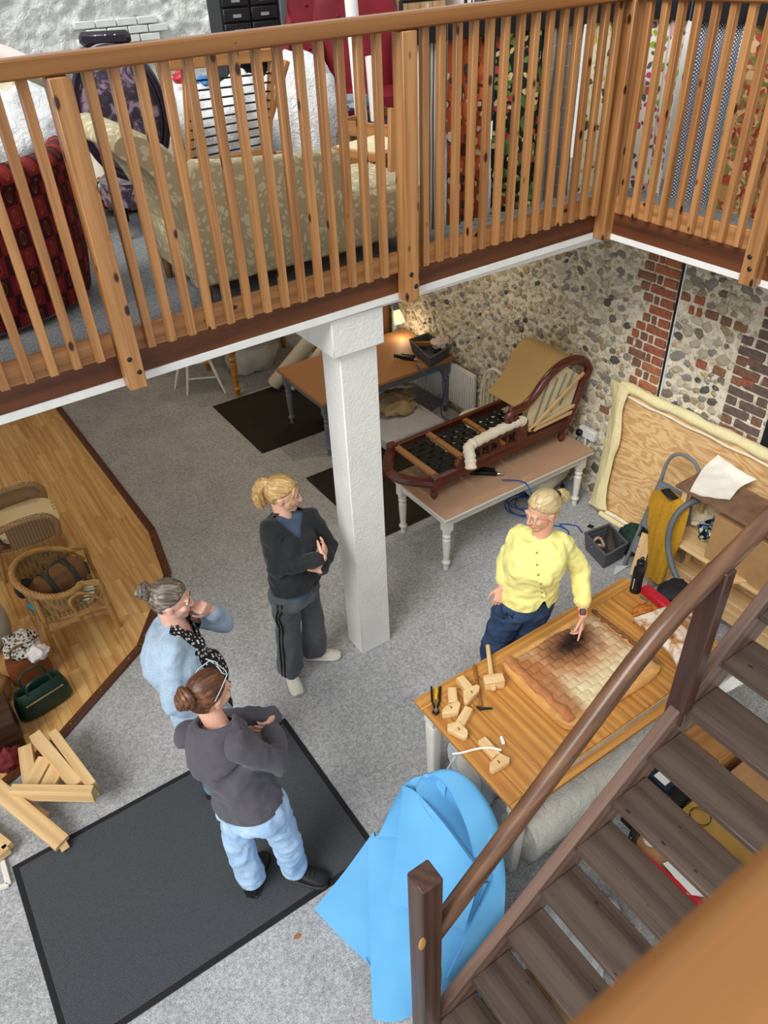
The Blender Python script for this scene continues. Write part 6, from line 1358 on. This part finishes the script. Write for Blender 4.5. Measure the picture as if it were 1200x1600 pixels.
        mb.ell(P_(0,.086,-.056), (.022,.011,.0065), r3); mb.ell(P_(0,.084,-.067), (.019,.011,.007), r3)
        mb.cap(s.J['neck']-s.up*.03, P_(0,-.028,-.06), .056, .050, 18)
    def skin_body(s, root, mat, hands):
        mb = MB(); s.torso(mb, -.012); s.head(mb)
        for sd in 'LR':
            s.arm(mb, sd); s.leg(mb, sd); j = s.J
            an, to = j['an'+sd], j['to'+sd]; mb.cap(an, an-Vector((0,0,.03)), .032, .028); mb.cap(an-Vector((0,0,.045)), an.lerp(to,.75)-Vector((0,0,.022)), .026, .018)
        for sd, kw in hands.items(): s.hand(mb, sd, **kw)
        m2, V, E_ = remesh(mb, .0048)
        w_ = np.ones(len(V)); hc = np.array(s.J['head']); w_[np.linalg.norm(V-hc,axis=1) < .16] = .35
        for sd in 'LR':
            wv = np.array(s.J['wr'+sd]); hv = np.array(s.J['ha'+sd]); c = wv+(hv-wv)*1.3; w_[np.linalg.norm(V-c,axis=1) < .15] = .22
        V = smooth_np(V, E_, 7, w_); return finish(m2, V, 'body', mat, root)
    def features(s, root, lipcol='b86e62', eye='5a4632', brow='5a4632', closed=False):
        H = s.H; r3 = H.to_3x3(); P_ = lambda x,y,z: H @ Vector((x,y,z))
        ew = plain('eye_white_'+root.name,'e9e4de',.2); ei = plain('iris_'+root.name,eye,.15); bm_ = plain('brow_'+root.name,brow,.9); lp_ = plain('lip_'+root.name,lipcol,.45)
        for sx in (-1,1):
            e_ = MB().ell(P_(sx*.030,.080,.010), (.0135,.0095,.0068), r3).build('eye', ew, root); MB().ell(P_(sx*.030,.0868,.010), (.0058,.0035,.0058), r3).build('iris', ei, e_)
            MB().tube([P_(sx*.014,.0905,.028),P_(sx*.030,.0905,.034),P_(sx*.048,.080,.030)], [.003,.0035,.002], 6).build('eyebrow', bm_, root)
            MB().tube([P_(sx*.016,.089,.0145),P_(sx*.030,.0905,.0185),P_(sx*.045,.080,.014)], [.0014,.002,.0014], 6).build('eyelid', bm_, root)
        MB().tube([P_(-.023,.0875,-.0605),P_(-.010,.0965,-.0585),P_(0,.0975,-.060),P_(.010,.0965,-.0585),P_(.023,.0875,-.0605)], [.002,.004,.0035,.004,.002], 8).build('lips', lp_, root)
    def hair(s, root, mat, style='up', line=.05):
        """hair shell over the skull with an open face"""
        H = s.H; mb = MB(); nu, nv = 60, 36; vs = []; fs = []
        base = MB().ell((0,0,0),(1,1,1),None,nu,nv)
        for v in base.v:
            p = Vector(v); x, y, z = p.x*.084, p.y*.106-.018, p.z*.112+.026
            q = Vector((x,y,z)); az = math.atan2(p.x, p.y); fl_ = abs(az)/math.pi
            lim = .070-.155*max(0,(fl_-.16))*1.25 if fl_ < .62 else -.065     # lowest hair as one goes round the head
            if style == 'down': lim -= .01
            cov = (z-lim)/.022; st = 1+.022*noise.noise(Vector((az*9,z*6 if style != 'x' else 0,3)))+.012*math.sin(az*60+z*90)*.6
            if cov < 0: q = Vector((x*.72,(y+.01)*.72-.01,z*.8+.0)); 
            elif cov < 1: q = q.lerp(Vector((x*.84,y*.84,z)), (1-cov)*.9)
            vs.append(Vector((q.x*st,q.y*st,q.z)) if cov >= 0 else q)
        mb.add(vs, base.f); return mb.build('hair', mat, root, angle=80, m=H)
def hair_mat(name, a, b_, c_=None, sc=1.0):
    m, nt, b = _nt(name, .42, .5); v = coords(nt, (85*sc,7,70*sc)); n = noise_t(nt, v, 1.0, 3, .6, .15); n2 = noise_t(nt, coords(nt), 9, 2)
    f = mth(nt,'ADD',mth(nt,'MULTIPLY',n,.75),mth(nt,'MULTIPLY',n2,.25)); nt.links.new(ramp(nt,f,[(.32,a),(.5,b_),(.68,c_ or b_)]), b.inputs['Base Color']); bump(nt,b,n,.5,.004); return m
def skin_mat(name, col):
    m, nt, b = _nt(name, .5, .4); v = coords(nt); n = noise_t(nt,v,14,4); c = srgb(col); nt.links.new(ramp(nt,n,[(.3,tuple(x*k for x,k in zip(c[:3],(.94,.82,.78)))+(1,)),(.65,c)]), b.inputs['Base Color'])
    b.inputs['Subsurface Weight'].default_value = .12; b.inputs['Subsurface Radius'].default_value = (.012,.005,.003); b.inputs['Subsurface Scale'].default_value = .6; return m
def knit(name, col, sc=160, var=.1, bm=.5):
    m, nt, b = _nt(name, .95, .15); v = coords(nt); n = noise_t(nt,v,sc,2,.7); n2 = noise_t(nt,v,7,3); c = srgb(col); d = tuple(x*(1-var*2) for x in c[:3])+(1,); l = tuple(min(1,x*(1+var)) for x in c[:3])+(1,)
    nt.links.new(ramp(nt, mth(nt,'ADD',mth(nt,'MULTIPLY',n,.5),mth(nt,'MULTIPLY',n2,.5)), [(.35,d),(.65,l)]), b.inputs['Base Color']); bump(nt,b,n,bm,.004); b.inputs['Sheen Weight'].default_value = .15; return m
def denim(name, a, b_):
    m, nt, b = _nt(name, .85, .2); v = coords(nt); n = noise_t(nt,v,6,4,.6); n2 = noise_t(nt,coords(nt,(1,1,.15)),160,2)
    nt.links.new(ramp(nt, mth(nt,'ADD',mth(nt,'MULTIPLY',n,.7),mth(nt,'MULTIPLY',n2,.3)), [(.35,a),(.68,b_)]), b.inputs['Base Color']); bump(nt,b,n2,.3,.003); return m
def garment(root, mb, name, mat, vox=.009, it=5, amp=.010, sc=9, seed=1, stretch=(1,1,1), cut=None, planes=()):
    m2, V, E_ = remesh(mb, vox); V = smooth_np(V, E_, it)
    if amp: V = wrinkle(V, m2, amp*2.0, sc, seed, stretch); V = smooth_np(V, E_, 1)
    o = finish(m2, V, name, mat, root)
    if planes:
        bm = bmesh.new(); bm.from_mesh(m2); W_ = WM[root.name].inverted()
        for co, no in planes: bmesh.ops.bisect_plane(bm, geom=bm.verts[:]+bm.edges[:]+bm.faces[:], plane_co=W_ @ Vector(co), plane_no=Vector(no), clear_outer=True)
        bm.to_mesh(m2); bm.free()
    if cut:
        bm = bmesh.new(); bm.from_mesh(m2); W_ = WM[root.name]; bmesh.ops.delete(bm, geom=[f for f in bm.faces if cut(W_ @ f.calc_center_median())], context='FACES')
        for _ in range(10):
            nw = {}
            for v in bm.verts:
                be = [x for x in v.link_edges if x.is_boundary]
                if len(be) == 2: nw[v] = v.co*.4+(be[0].other_vert(v).co+be[1].other_vert(v).co)*.3
            for v, c_ in nw.items(): v.co = c_
        bm.to_mesh(m2); bm.free()
    return o
def shoe(root, F_, sd, upper, sole, h=.06, L=.25, w_=.044, name='shoe', laces=None, shaft=0):
    j = F_.J; an, to = j['an'+sd], j['to'+sd]; d = Vector((to.x-an.x,to.y-an.y,0)).normalized(); s_ = Vector((-d.y,d.x,0)); c = Vector((an.x,an.y,0))
    z0 = .014
    pr = [(-.065,.024,.05),(-.055,.034,.075),(-.02,.037,.085),(.03,.040,.075),(.09,.045,.055),(.14,.046,.045),(.175,.038,.036),(.195,.02,.026)]
    o = MB(); o.loft([(c+d*a+Vector((0,0,z0+hh/2*h/.06)), s_*b*w_/.044, Vector((0,0,hh/2*h/.06))) for a,b,hh in pr], 18, 2.6); u = o.build(name, upper, root)
    o = MB(); out = [c+d*a+s_*(b*w_/.044+.004)*sg for sg, seq in ((1,pr),(-1,pr[::-1])) for a,b,hh in seq]
    MB().prism([(p.x,p.y) for p in out], .012, .036).build('sole', sole, u, .004)
    if shaft: MB().lathe([(.043,.05),(.047,.07),(.05,shaft-.01),(.048,shaft)],18,Matrix.Translation((c.x-d.x*.012,c.y-d.y*.012,0))).build('shaft', upper, u)
    if laces:
        for i in range(4): p = c+d*(.05+.022*i)+Vector((0,0,z0+(.072-.008*i)*h/.06)); MB().tube([p-s_*.022,p+Vector((0,0,.004)),p+s_*.022], .003, 5).build('lace', laces, u)
    return u
def person(name, J, label, **kw):
    F_ = Fig(J, **kw); p = (F_.J['anL']+F_.J['anR'])/2; e = empty('person', (p.x,p.y,0), label, 'person'); return F_, e
skinA = skin_mat('skin_fair','e2b39c'); skinB = skin_mat('skin_tanned','d8a58b'); skinC = skin_mat('skin_pale','e6b7a3')
def fwdpush(J, names, vec):
    for n in names: J[n] = [a+b for a, b in zip(J[n], vec)]

from mathutils.bvhtree import BVHTree
def surf(o, origin, d):
    """point of a garment's outside met when looking from outside along -d"""
    me = o.data; T = BVHTree.FromPolygons([v.co for v in me.vertices], [p.vertices[:] for p in me.polygons]); W_ = WM[o.name]; iW = W_.inverted()
    hit = []
    for a in origin:
        q = T.ray_cast(iW @ (Vector(a)+Vector(d)*.5), iW.to_3x3() @ (-Vector(d)))[0]; hit.append(W_ @ q if q else Vector(a)+Vector(d)*.1)
    return hit
# ---------------------------------------------------------------- woman in black with folded arms
fwdpush(BLACK_J, ('wrL','haL','wrR','haR'), (.02,-.075,-.01)); fwdpush(BLACK_J, ('elL','elR'), (.01,-.03,0)); fwdpush(BLACK_J, ('haR',), (-.02,-.03,.03)); fwdpush(BLACK_J, ('wrR',), (0,-.02,.025))
Fg, e = person('person', BLACK_J, 'blonde woman in a black knit cardigan and striped grey trousers, arms folded by the column', face=-38, pitch=-10, bulk=.93)
Fg.skin_body(e, skinA, {'L': dict(n=(.2,.9,.1), thumb=-1, curl=22), 'R': dict(n=(.3,.9,.1), thumb=1, curl=14)}); Fg.features(e, eye='4a5a6a', brow='8a6a42')
hm_b = hair_mat('blonde_hair','8a6a3c','c29a5e','dcc08a'); Fg.hair(e, hm_b)
H = Fg.H; P_ = lambda x,y,z: H @ Vector((x,y,z))
mb = MB()
for k in range(9):
    a = k*.7; o_ = Vector((.016*math.cos(a),.012*math.sin(a),.016*math.sin(a*1.3)))
    mb.tube(spl([P_(0,-.10,.075)+o_*.5, P_(0,-.135,.055)+o_, P_(.005,-.155,.0)+o_*1.5, P_(.0,-.145,-.06)+o_*1.6, P_(-.005,-.125,-.105)+o_*1.2],6), [.014+.006*math.sin(math.pi*i/24) for i in range(25)], 8)
mb.build('ponytail', hm_b, e)
MB().tube([P_(.02*math.cos(a),-.112+.01*math.sin(a),.068+.02*math.sin(a)) for a in [i*.63 for i in range(10)]], .006, 6, closed=True).build('hair_tie', cream_paint, e)
mb = MB()
for sx in (-1,1): mb.tube(spl([P_(sx*.03,.066,.082),P_(sx*.062,.062,.045),P_(sx*.076,.05,-.01),P_(sx*.072,.045,-.055)],5), [.009,.01,.010,.009,.008,.008,.007,.007,.006,.006,.005,.005,.004,.004,.003,.002][:16], 7)
mb.build('face_strands', hm_b, e)
blk_k = knit('black_knit','2a2c2f',150,.15); teeb = knit('slate_tee','4a5a70',220,.08,.3)
mb = MB(); Fg.torso(mb, .010, .02); mb.loft([(Fg.J['neck']-Fg.up*.06, Fg.sax*.11, Fg.sf*.085),(Fg.J['neck']-Fg.up*.0, Fg.sax*.075, Fg.sf*.068)], 20); garment(e, mb, 'tee', teeb, .010, 4, 0)
mb = MB(); Fg.torso(mb, .028, .05); [Fg.arm(mb, sd, .018, .93) for sd in 'LR']
nk = Fg.J['neck']; c_ = Fg.J['chest']
def cutb(p): d = p-nk; f = d.dot(Fg.sf); l = d.dot(Fg.sax); z = d.dot(Fg.up); return f > .02 and z > -.11 and abs(l) < .075*(1+z/.11)+.010 and z < .05
garment(e, mb, 'cardigan', blk_k, .009, 6, .011, 8, 3, cut=cutb, planes=[(Fg.J['pel']+Fg.up*.015, -Fg.up)])
mb = MB(); pts = [nk+Fg.sax*.095*math.sin(a)-Fg.sf*(.02-.095*(1-math.cos(a))*.5+.05)+Fg.up*(-.005-.075*(1-math.cos(a))*.5*1.1) for a in [R(-165+330*i/30) for i in range(31)]]
mb.tube([nk-Fg.sf*.075*math.cos(t)+Fg.sax*.092*math.sin(t)+Fg.up*(-.015-.06*(1-math.cos(t))/2) for t in [R(-125+250*i/24) for i in range(25)]], .019, 8); mb.build('hood_collar', blk_k, e)
gt = knit('grey_trousers','55595d',200,.08,.3)
mb = MB(); mb.loft([(Fg.J['pel']+Fg.up*.07, Fg.hax*.135, Fg.hf*.105),(Fg.J['pel'], Fg.hax*.162, Fg.hf*.122),(Fg.J['pel']-Fg.up*.08, Fg.hax*.168, Fg.hf*.125)], 24, 2.4); [Fg.leg(mb, sd, .018, (.085,.068,.066), .01) for sd in 'LR']
garment(e, mb, 'trousers', gt, .010, 6, .010, 7, 5, (1,1,.5), planes=[((0,0,.055),(0,0,-1))])
j = Fg.J; strm = plain('stripe_black','17181a',.8)
tro = [c for c in e.children if c.name.startswith('trousers')][0]
for sd, sg in (('R',-1),('L',1)):
    for off in (-.012,.014):
        out = Fg.hax*sg; base = [j['pel']+out*.09+Fg.up*.0, j['hip'+sd]+out*.03-Fg.up*.08]+[j['hip'+sd].lerp(j['kn'+sd],t) for t in (.4,.6,.8,1)]+[j['kn'+sd].lerp(j['an'+sd],t) for t in (.25,.5,.75,.95)]
        MB().tube(spl([p+out*.003 for p in surf(tro, [q+Fg.hf*off for q in base], out)],5), .0065, 6).build('side_stripe', strm, e)
cs_ = plain('cream_sneaker','d9d2c2',.6,.06,20); ws_ = plain('cream_sole','e3ddcd',.6,.04)
for sd in 'LR': shoe(e, Fg, sd, cs_, ws_, .06, laces=white_paint)
# ---------------------------------------------------------------- woman in the pale blue cardigan
BLUE_J['shL'] = [.69,3.185,1.355]; BLUE_J['shR'] = [.510,2.882,1.365]; BLUE_J['elR'] = [.43,2.80,1.10]; BLUE_J['wrR'] = [.58,2.75,.955]; BLUE_J['haR'] = [.66,2.79,.935]; BLUE_J['hipL'] = [.66,3.02,.896]; BLUE_J['hipR'] = [.565,2.855,.896]; BLUE_J['haL'] = [.742,3.005,1.450]; BLUE_J['wrL'] = [.805,3.055,1.372]; BLUE_J['elL'] = [.88,3.15,1.14]
Fg, e = person('person', BLUE_J, 'woman with a greying bun, pale blue cardigan and black spotted blouse, hand at her mouth', face=-24, pitch=-12, bulk=1.08)
Fg.skin_body(e, skinC, {'L': dict(n=(-.5,.1,.5), thumb=1, curl=42), 'R': dict(n=(-.3,.6,.3), thumb=1, curl=30)}); Fg.features(e, eye='5a4632', brow='6a5a4a')
hm_g = hair_mat('greying_brown_hair','2f2721','64574c','a89d90'); Fg.hair(e, hm_g); H = Fg.H
def bun(e, mat, c, r, m=None):
    mb = MB(); mb.ell(P_(*c), (r,r*.9,r*.95), H.to_3x3(), 20, 14)
    for k in range(3):
        pts = [P_(c[0]+(r*(1.0-.22*k))*math.cos(a+k), c[1]-.006*k-.35*r*math.sin(a*1.0+k*2)*.4-.012*k, c[2]+(r*(1.0-.22*k))*math.sin(a+k)) for a in [i*.42 for i in range(15)]]
        mb.tube(pts, r*.34, 8, closed=True)
    mb.build('hair_bun', mat, e)
bun(e, hm_g, (0,-.128,.062), .040)
MB().tube([P_(.034*math.cos(a),-.100,.055+.034*math.sin(a)) for a in [i*.52 for i in range(12)]], .006, 6, closed=True).build('hair_tie', plain('plum_scrunchie','6a3a48',.8), e)
def spots():
    m, nt, b = _nt('black_spotted_blouse', .7, .3); v = coords(nt,(1,1,.7)); vo = tex(nt,'ShaderNodeTexVoronoi',v,i_Scale=52.0,i_Randomness=.75); n = noise_t(nt,v,90,2); k = ramp(nt, mth(nt,'ADD',vo.outputs['Distance'],mth(nt,'MULTIPLY',n,.16)), [(.40,(1,1,1,1)),(.43,(0,0,0,1))]); nt.links.new(mix(nt,k,'1d1e22','dcdad6'), b.inputs['Base Color']); return m
mb = MB(); Fg.torso(mb, .002, .13); mb.ell(Fg.J['pel'].lerp(Fg.J['chest'],.45)+Fg.hf*.08, (.135,.135,.16)); mb.ell(Fg.J['chest']+Fg.sf*.06, (.12,.12,.12)); garment(e, mb, 'blouse', spots(), .007, 6, .010, 7, 4, (1,1,.6), cut=lambda p: (p-Fg.J['chest']).dot(Fg.sf) < -.005 or (p-Fg.J['neck']).dot(Fg.sf) > .03 and (p-Fg.J['neck']).dot(Fg.up) > -.09 and abs((p-Fg.J['neck']).dot(Fg.sax)) < .05*(1+(p-Fg.J['neck']).dot(Fg.up)/.09)+.006)
bk = knit('pale_blue_knit','a3b9cd',120,.12,.7)
mb = MB(); Fg.torso(mb, .042, .30); [Fg.arm(mb, sd, .020, .84 if sd == 'L' else .92) for sd in 'LR']; mb.ell(Fg.J['pel'].lerp(Fg.J['chest'],.4), (.165,.165,.2))
def cutc(p):
    d = p-Fg.J['chest']; f = d.dot(Fg.sf); l = d.dot(Fg.sax); z = d.dot(Fg.up)
    near = min((p-Fg.J['el'+s_]).length for s_ in 'LR') < .10 or any((p-Fg.J['el'+s_].lerp(Fg.J['wr'+s_],t)).length < .075 for s_ in 'LR' for t in (.2,.4,.6,.8,1))
    return f > .03 and abs(l-.04) < (.14 if z < .05 else .11) and z < .21 and not near
garment(e, mb, 'cardigan', bk, .008, 6, .007, 8, 6, cut=cutc, planes=[((0,0,.70),(0,0,-1))])
jb = denim('mid_blue_jeans','4d6a8e','7d9ab8'); mb = MB(); mb.loft([(Fg.J['pel']+Fg.up*.03, Fg.hax*.17, Fg.hf*.13),(Fg.J['pel']-Fg.up*.08, Fg.hax*.175, Fg.hf*.135)], 24); [Fg.leg(mb, sd, .012, (.09,.062,.05)) for sd in 'LR']; garment(e, mb, 'jeans', jb, .011, 5, .008, 8, 7)
for sd in 'LR': shoe(e, Fg, sd, plain('dark_shoe','24242a',.5) if sd == 'L' else bpy.data.materials['dark_shoe'], black_rub)
# ---------------------------------------------------------------- woman in the charcoal hooded top, seen from behind
fwdpush(HOOD_J, ('wrL','haL','wrR','haR'), (.05,.02,.02)); HOOD_J['pel'] = [.545,2.215,.875]; HOOD_J['wrR'] = [.775,2.335,1.12]; HOOD_J['haR'] = [.70,2.40,1.10]; fwdpush(HOOD_J, ('hipL','hipR'), (-.005,-.01,-.045))
Fg, e = person('person', HOOD_J, 'woman in a charcoal hooded top and light jeans, glasses pushed up on her head', face=12, pitch=-8, bulk=.86)
Fg.skin_body(e, skinA, {'L': dict(n=(-.9,-.1,.1), thumb=1, curl=25), 'R': dict(n=(-.9,.1,.1), thumb=-1, curl=25)}); Fg.features(e, eye='4a3626', brow='4a2c1c')
hm_r = hair_mat('auburn_hair','2a150c','5a341f','8f5f3c'); Fg.hair(e, hm_r); H = Fg.H; bun(e, hm_r, (0,-.122,.052), .047)
gl_ = empty('glasses', P_(0,.03,.12), 'clear-framed glasses pushed up on the auburn hair', 'glasses'); glm = plain('clear_grey_acetate','b9bdc0',.2)
for sx in (-1,1):
    MB().tube([P_(sx*x_,y_,z_) for x_,y_,z_ in ((.010,.062,.128),(.038,.064,.128),(.064,.056,.124),(.066,.040,.140),(.062,.030,.150),(.036,.034,.156),(.012,.036,.154))], .0024, 6, closed=True).build('rim', glm, gl_)
    MB().tube([P_(sx*.065,.054,.125),P_(sx*.088,.0,.085),P_(sx*.090,-.035,.04)], .0024, 6).build('temple', glm, gl_)
MB().tube([P_(-.011,.05,.141),P_(0,.052,.143),P_(.011,.05,.141)], .003, 6).build('bridge', glm, gl_)
ho = knit('charcoal_sweatshirt','55525a',260,.07,.25)
mb = MB(); Fg.torso(mb, .032, .12); [Fg.arm(mb, sd, .028, .93) for sd in 'LR']
garment(e, mb, 'sweatshirt', ho, .009, 12, .013, 7, 9, (1,1,.8), planes=[(Fg.J['pel']-Fg.up*.0, -Fg.up)], cut=lambda p: (p-Fg.J['neck']-Fg.up*.02).length < .075 and (p-Fg.J['neck']).dot(Fg.up) > -.03)
nk = Fg.J['neck']; mb = MB()
def hood(u, v):
    t = R(-140+280*u); back = .5+.5*math.cos(t); r_ = .082+.026*v+.075*v*back*back
    return nk+Fg.sax*r_*1.12*math.sin(t)-Fg.sf*(r_*math.cos(t)+.01)+Fg.up*(.042+.03*math.sin(v*math.pi)-.19*v**1.6*back**1.6-.06*v*(1-back)-.05*(1-back))
mb.sheet(hood, 40, 14, .020); garment(e, mb, 'hood', ho, .008, 4, .008, 9, 2)
MB().tube([hood(i/40,.04)+Fg.up*.008 for i in range(41)], .013, 8).build('hood_rim', ho, e)
mb = MB(); Fg.torso(mb, .036, .13); garment(e, mb, 'hem_band', ho, .010, 4, 0, planes=[(Fg.J['pel']-Fg.up*.02, -Fg.up),(Fg.J['pel']+Fg.up*.035, Fg.up)])
lj = denim('light_blue_jeans','86a9cf','bcd4ec'); mb = MB(); mb.loft([(Fg.J['pel']+Fg.up*.0, Fg.hax*.16, Fg.hf*.125),(Fg.J['pel']-Fg.up*.10, Fg.hax*.172, Fg.hf*.14)], 24); [Fg.leg(mb, sd, .016, (.092,.066,.058), .006) for sd in 'LR']
for sd in 'LR': mb.ell(Fg.J['hip'+sd]-Fg.hf*.045-Fg.up*.03, (.09,.09,.095))
garment(e, mb, 'jeans', lj, .010, 6, .010, 8.5, 11, (1,1,.7), planes=[((0,0,.12),(0,0,-1))]); j = Fg.J
for sd in 'LR':
    MB().lathe([(.060,0),(.072,.002),(.075,.04),(.068,.044)],18,Matrix.Translation(Vector((j['an'+sd].lerp(j['kn'+sd],.1).x,j['an'+sd].lerp(j['kn'+sd],.1).y,.112)))).build('turned_cuff', plain('pale_denim_cuff','b9d0e6',.9) if sd == 'L' else bpy.data.materials['pale_denim_cuff'], e)
    shoe(e, Fg, sd, plain('black_boot_leather','1d1d1f',.35,.1,20) if sd == 'L' else bpy.data.materials['black_boot_leather'], plain('boot_sole','3a3834',.7) if sd == 'L' else bpy.data.materials['boot_sole'], .075, w_=.05, name='boot', laces=black_rub, shaft=.15)
# ---------------------------------------------------------------- woman in the yellow cardigan
tip = at(906,1002,2,ZT+.085)
YELLOW_J['wrL'] = list(tip+Vector((.065,.06,.135))); YELLOW_J['haL'] = list(tip+Vector((.037,.034,.077)))
YELLOW_J['shR'] = [2.572,2.545,1.372]; YELLOW_J['shL'] = [2.748,2.332,1.362]; YELLOW_J['haR'] = [2.40,2.48,.955]; YELLOW_J['wrR'] = [2.44,2.50,1.035]; YELLOW_J['elR'] = [2.515,2.56,1.15]
Fg, e = person('person', YELLOW_J, 'woman in a yellow cardigan and dark jeans pointing at the scorched seat pad', face=176, pitch=-16, bulk=1.0)
Fg.skin_body(e, skinB, {'L': dict(n=(-.65,.55,-.45), thumb=-1, curl=30, point=True), 'R': dict(n=(.3,.4,.0), thumb=-1, curl=26)}); Fg.features(e, eye='5a6a78', brow='9a8460')
hm_y = hair_mat('ash_blonde_hair','8d7a58','bfa878','dccba4'); Fg.hair(e, hm_y); H = Fg.H
mb = MB()
for k in range(7):
    a = k*.9; o_ = Vector((.010*math.cos(a),.010*math.sin(a),.010*math.sin(a*1.3))); mb.tube(spl([P_(0,-.115,.045)+o_*.4,P_(0,-.145,.035)+o_,P_(.0,-.165,.0)+o_*1.5,P_(0,-.17,-.035)+o_*1.2],5), [.011+.004*math.sin(math.pi*i/15) for i in range(16)], 7)
mb.build('ponytail', hm_y, e); MB().ell(P_(0,-.122,.045),(.022,.016,.022),H.to_3x3()).build('hair_tie', black_rub, e)
yk = knit('lemon_knit','ece48e',190,.06,.4)
mb = MB(); Fg.torso(mb, -.004, .0); garment(e, mb, 'black_top', black_rub, .012, 3, 0)
mb = MB(); Fg.torso(mb, .022, .02); [Fg.arm(mb, sd, .020, .62 if sd == 'R' else .70) for sd in 'LR']
yc = garment(e, mb, 'cardigan', yk, .009, 6, .010, 8, 13, planes=[(Fg.J['pel']+Fg.up*.03, -Fg.up)], cut=lambda p: (lambda d: d.dot(Fg.hf) > .05 and abs(d.dot(Fg.hax)-.01) < .05*(-d.dot(Fg.up)+.13)/.13 and d.dot(Fg.up) < .13)(p-Fg.J['pel']))
for sd, u in (('L',.70),('R',.62)):
    a, b = Fg.J['el'+sd], Fg.J['wr'+sd]; d = (b-a).normalized(); c_ = a.lerp(b,u); MB().tube([c_-d*.02,c_,c_+d*.012], [.052,.053,.049], 18).build('cuff', yk, e)
nk, ch_, pl_ = Fg.J['neck'], Fg.J['chest'], Fg.J['pel']
bp_ = []
for i in range(8):
    t = i/7; f = Fg.sf.lerp(Fg.hf,t).normalized(); bp_.append(surf(yc, [nk.lerp(pl_, .10+.72*t)+Fg.sax*.004], f)[0]+f*.002)
MB().tube(spl([tuple(p) for p in bp_],5), .011, 8, flat=.25, up=tuple(Fg.sf)).build('button_band', yk, e)
pb_ = plain('pearl_button','8a7a4a',.3)
for p in bp_: MB().ell(p+Fg.sf*.004,(.0065,.0065,.0065)).build('button', pb_, e)
MB().tube([nk-Fg.sf*.062*math.cos(t)*1.0+Fg.sax*.075*math.sin(t)+Fg.up*(-.012-.030*(1-math.cos(t))/2)+Fg.sf*.005 for t in [2*math.pi*i/28 for i in range(28)]], .011, 8, closed=True).build('neckband', yk, e)
nj = denim('dark_navy_jeans','1f2c44','3f5678'); mb = MB(); mb.loft([(pl_+Fg.up*.06, Fg.hax*.145, Fg.hf*.112),(pl_, Fg.hax*.166, Fg.hf*.128),(pl_-Fg.up*.09, Fg.hax*.175, Fg.hf*.132)], 26, 2.4); [Fg.leg(mb, sd, .016, (.094,.07,.07), .01) for sd in 'LR']; garment(e, mb, 'jeans', nj, .010, 6, .010, 7, 15)
for sd in 'LR': shoe(e, Fg, sd, bpy.data.materials['dark_shoe'], black_rub)
wl, el_ = Fg.J['wrL'], Fg.J['elL']; d = (el_-wl).normalized()
sw = empty('smart_watch', wl+d*.015, 'black square watch on an orange strap on the pointing wrist', 'watch'); q = d.to_track_quat('Z','X').to_matrix().to_4x4(); Tw = Matrix.Translation(wl+d*.018) @ q
MB().lathe([(.0335,-.011),(.0355,-.009),(.0355,.009),(.0335,.011)],20,Tw).build('strap', plain('orange_strap','d9652c',.5), sw)
toc = (Vector((0,0,CH))-wl); toc = (toc-d*toc.dot(d)).normalized(); rr = axm(wl, wl+d, toc); rr.translation = wl+d*.018+toc*.037
MB().cbox((0,0,0),(.038,.034,.010)).build('case', black_pl, sw, .004, m=rr)
# spectacles held in her other hand
hr = Fg.J['haR']; g2 = empty('spectacles', hr, 'dark spectacles dangling from the hand at her hip', 'glasses'); c0 = hr+Vector((-.01,-.07,-.06))
for k in (0,1): MB().tube([c0+Vector((.05*k+.022*math.cos(a),-.03*k,.018*math.sin(a))) for a in [i*.45 for i in range(14)]], .0028, 6, closed=True).build('rim', black_pl, g2)
MB().tube([hr+Vector((0,-.01,-.01)), c0+Vector((-.022,0,0))], .0025, 6).build('temple', black_pl, g2); MB().tube([c0+Vector((.022,0,.004)), c0+Vector((.03,-.03,.004))], .0025, 6).build('bridge', black_pl, g2)
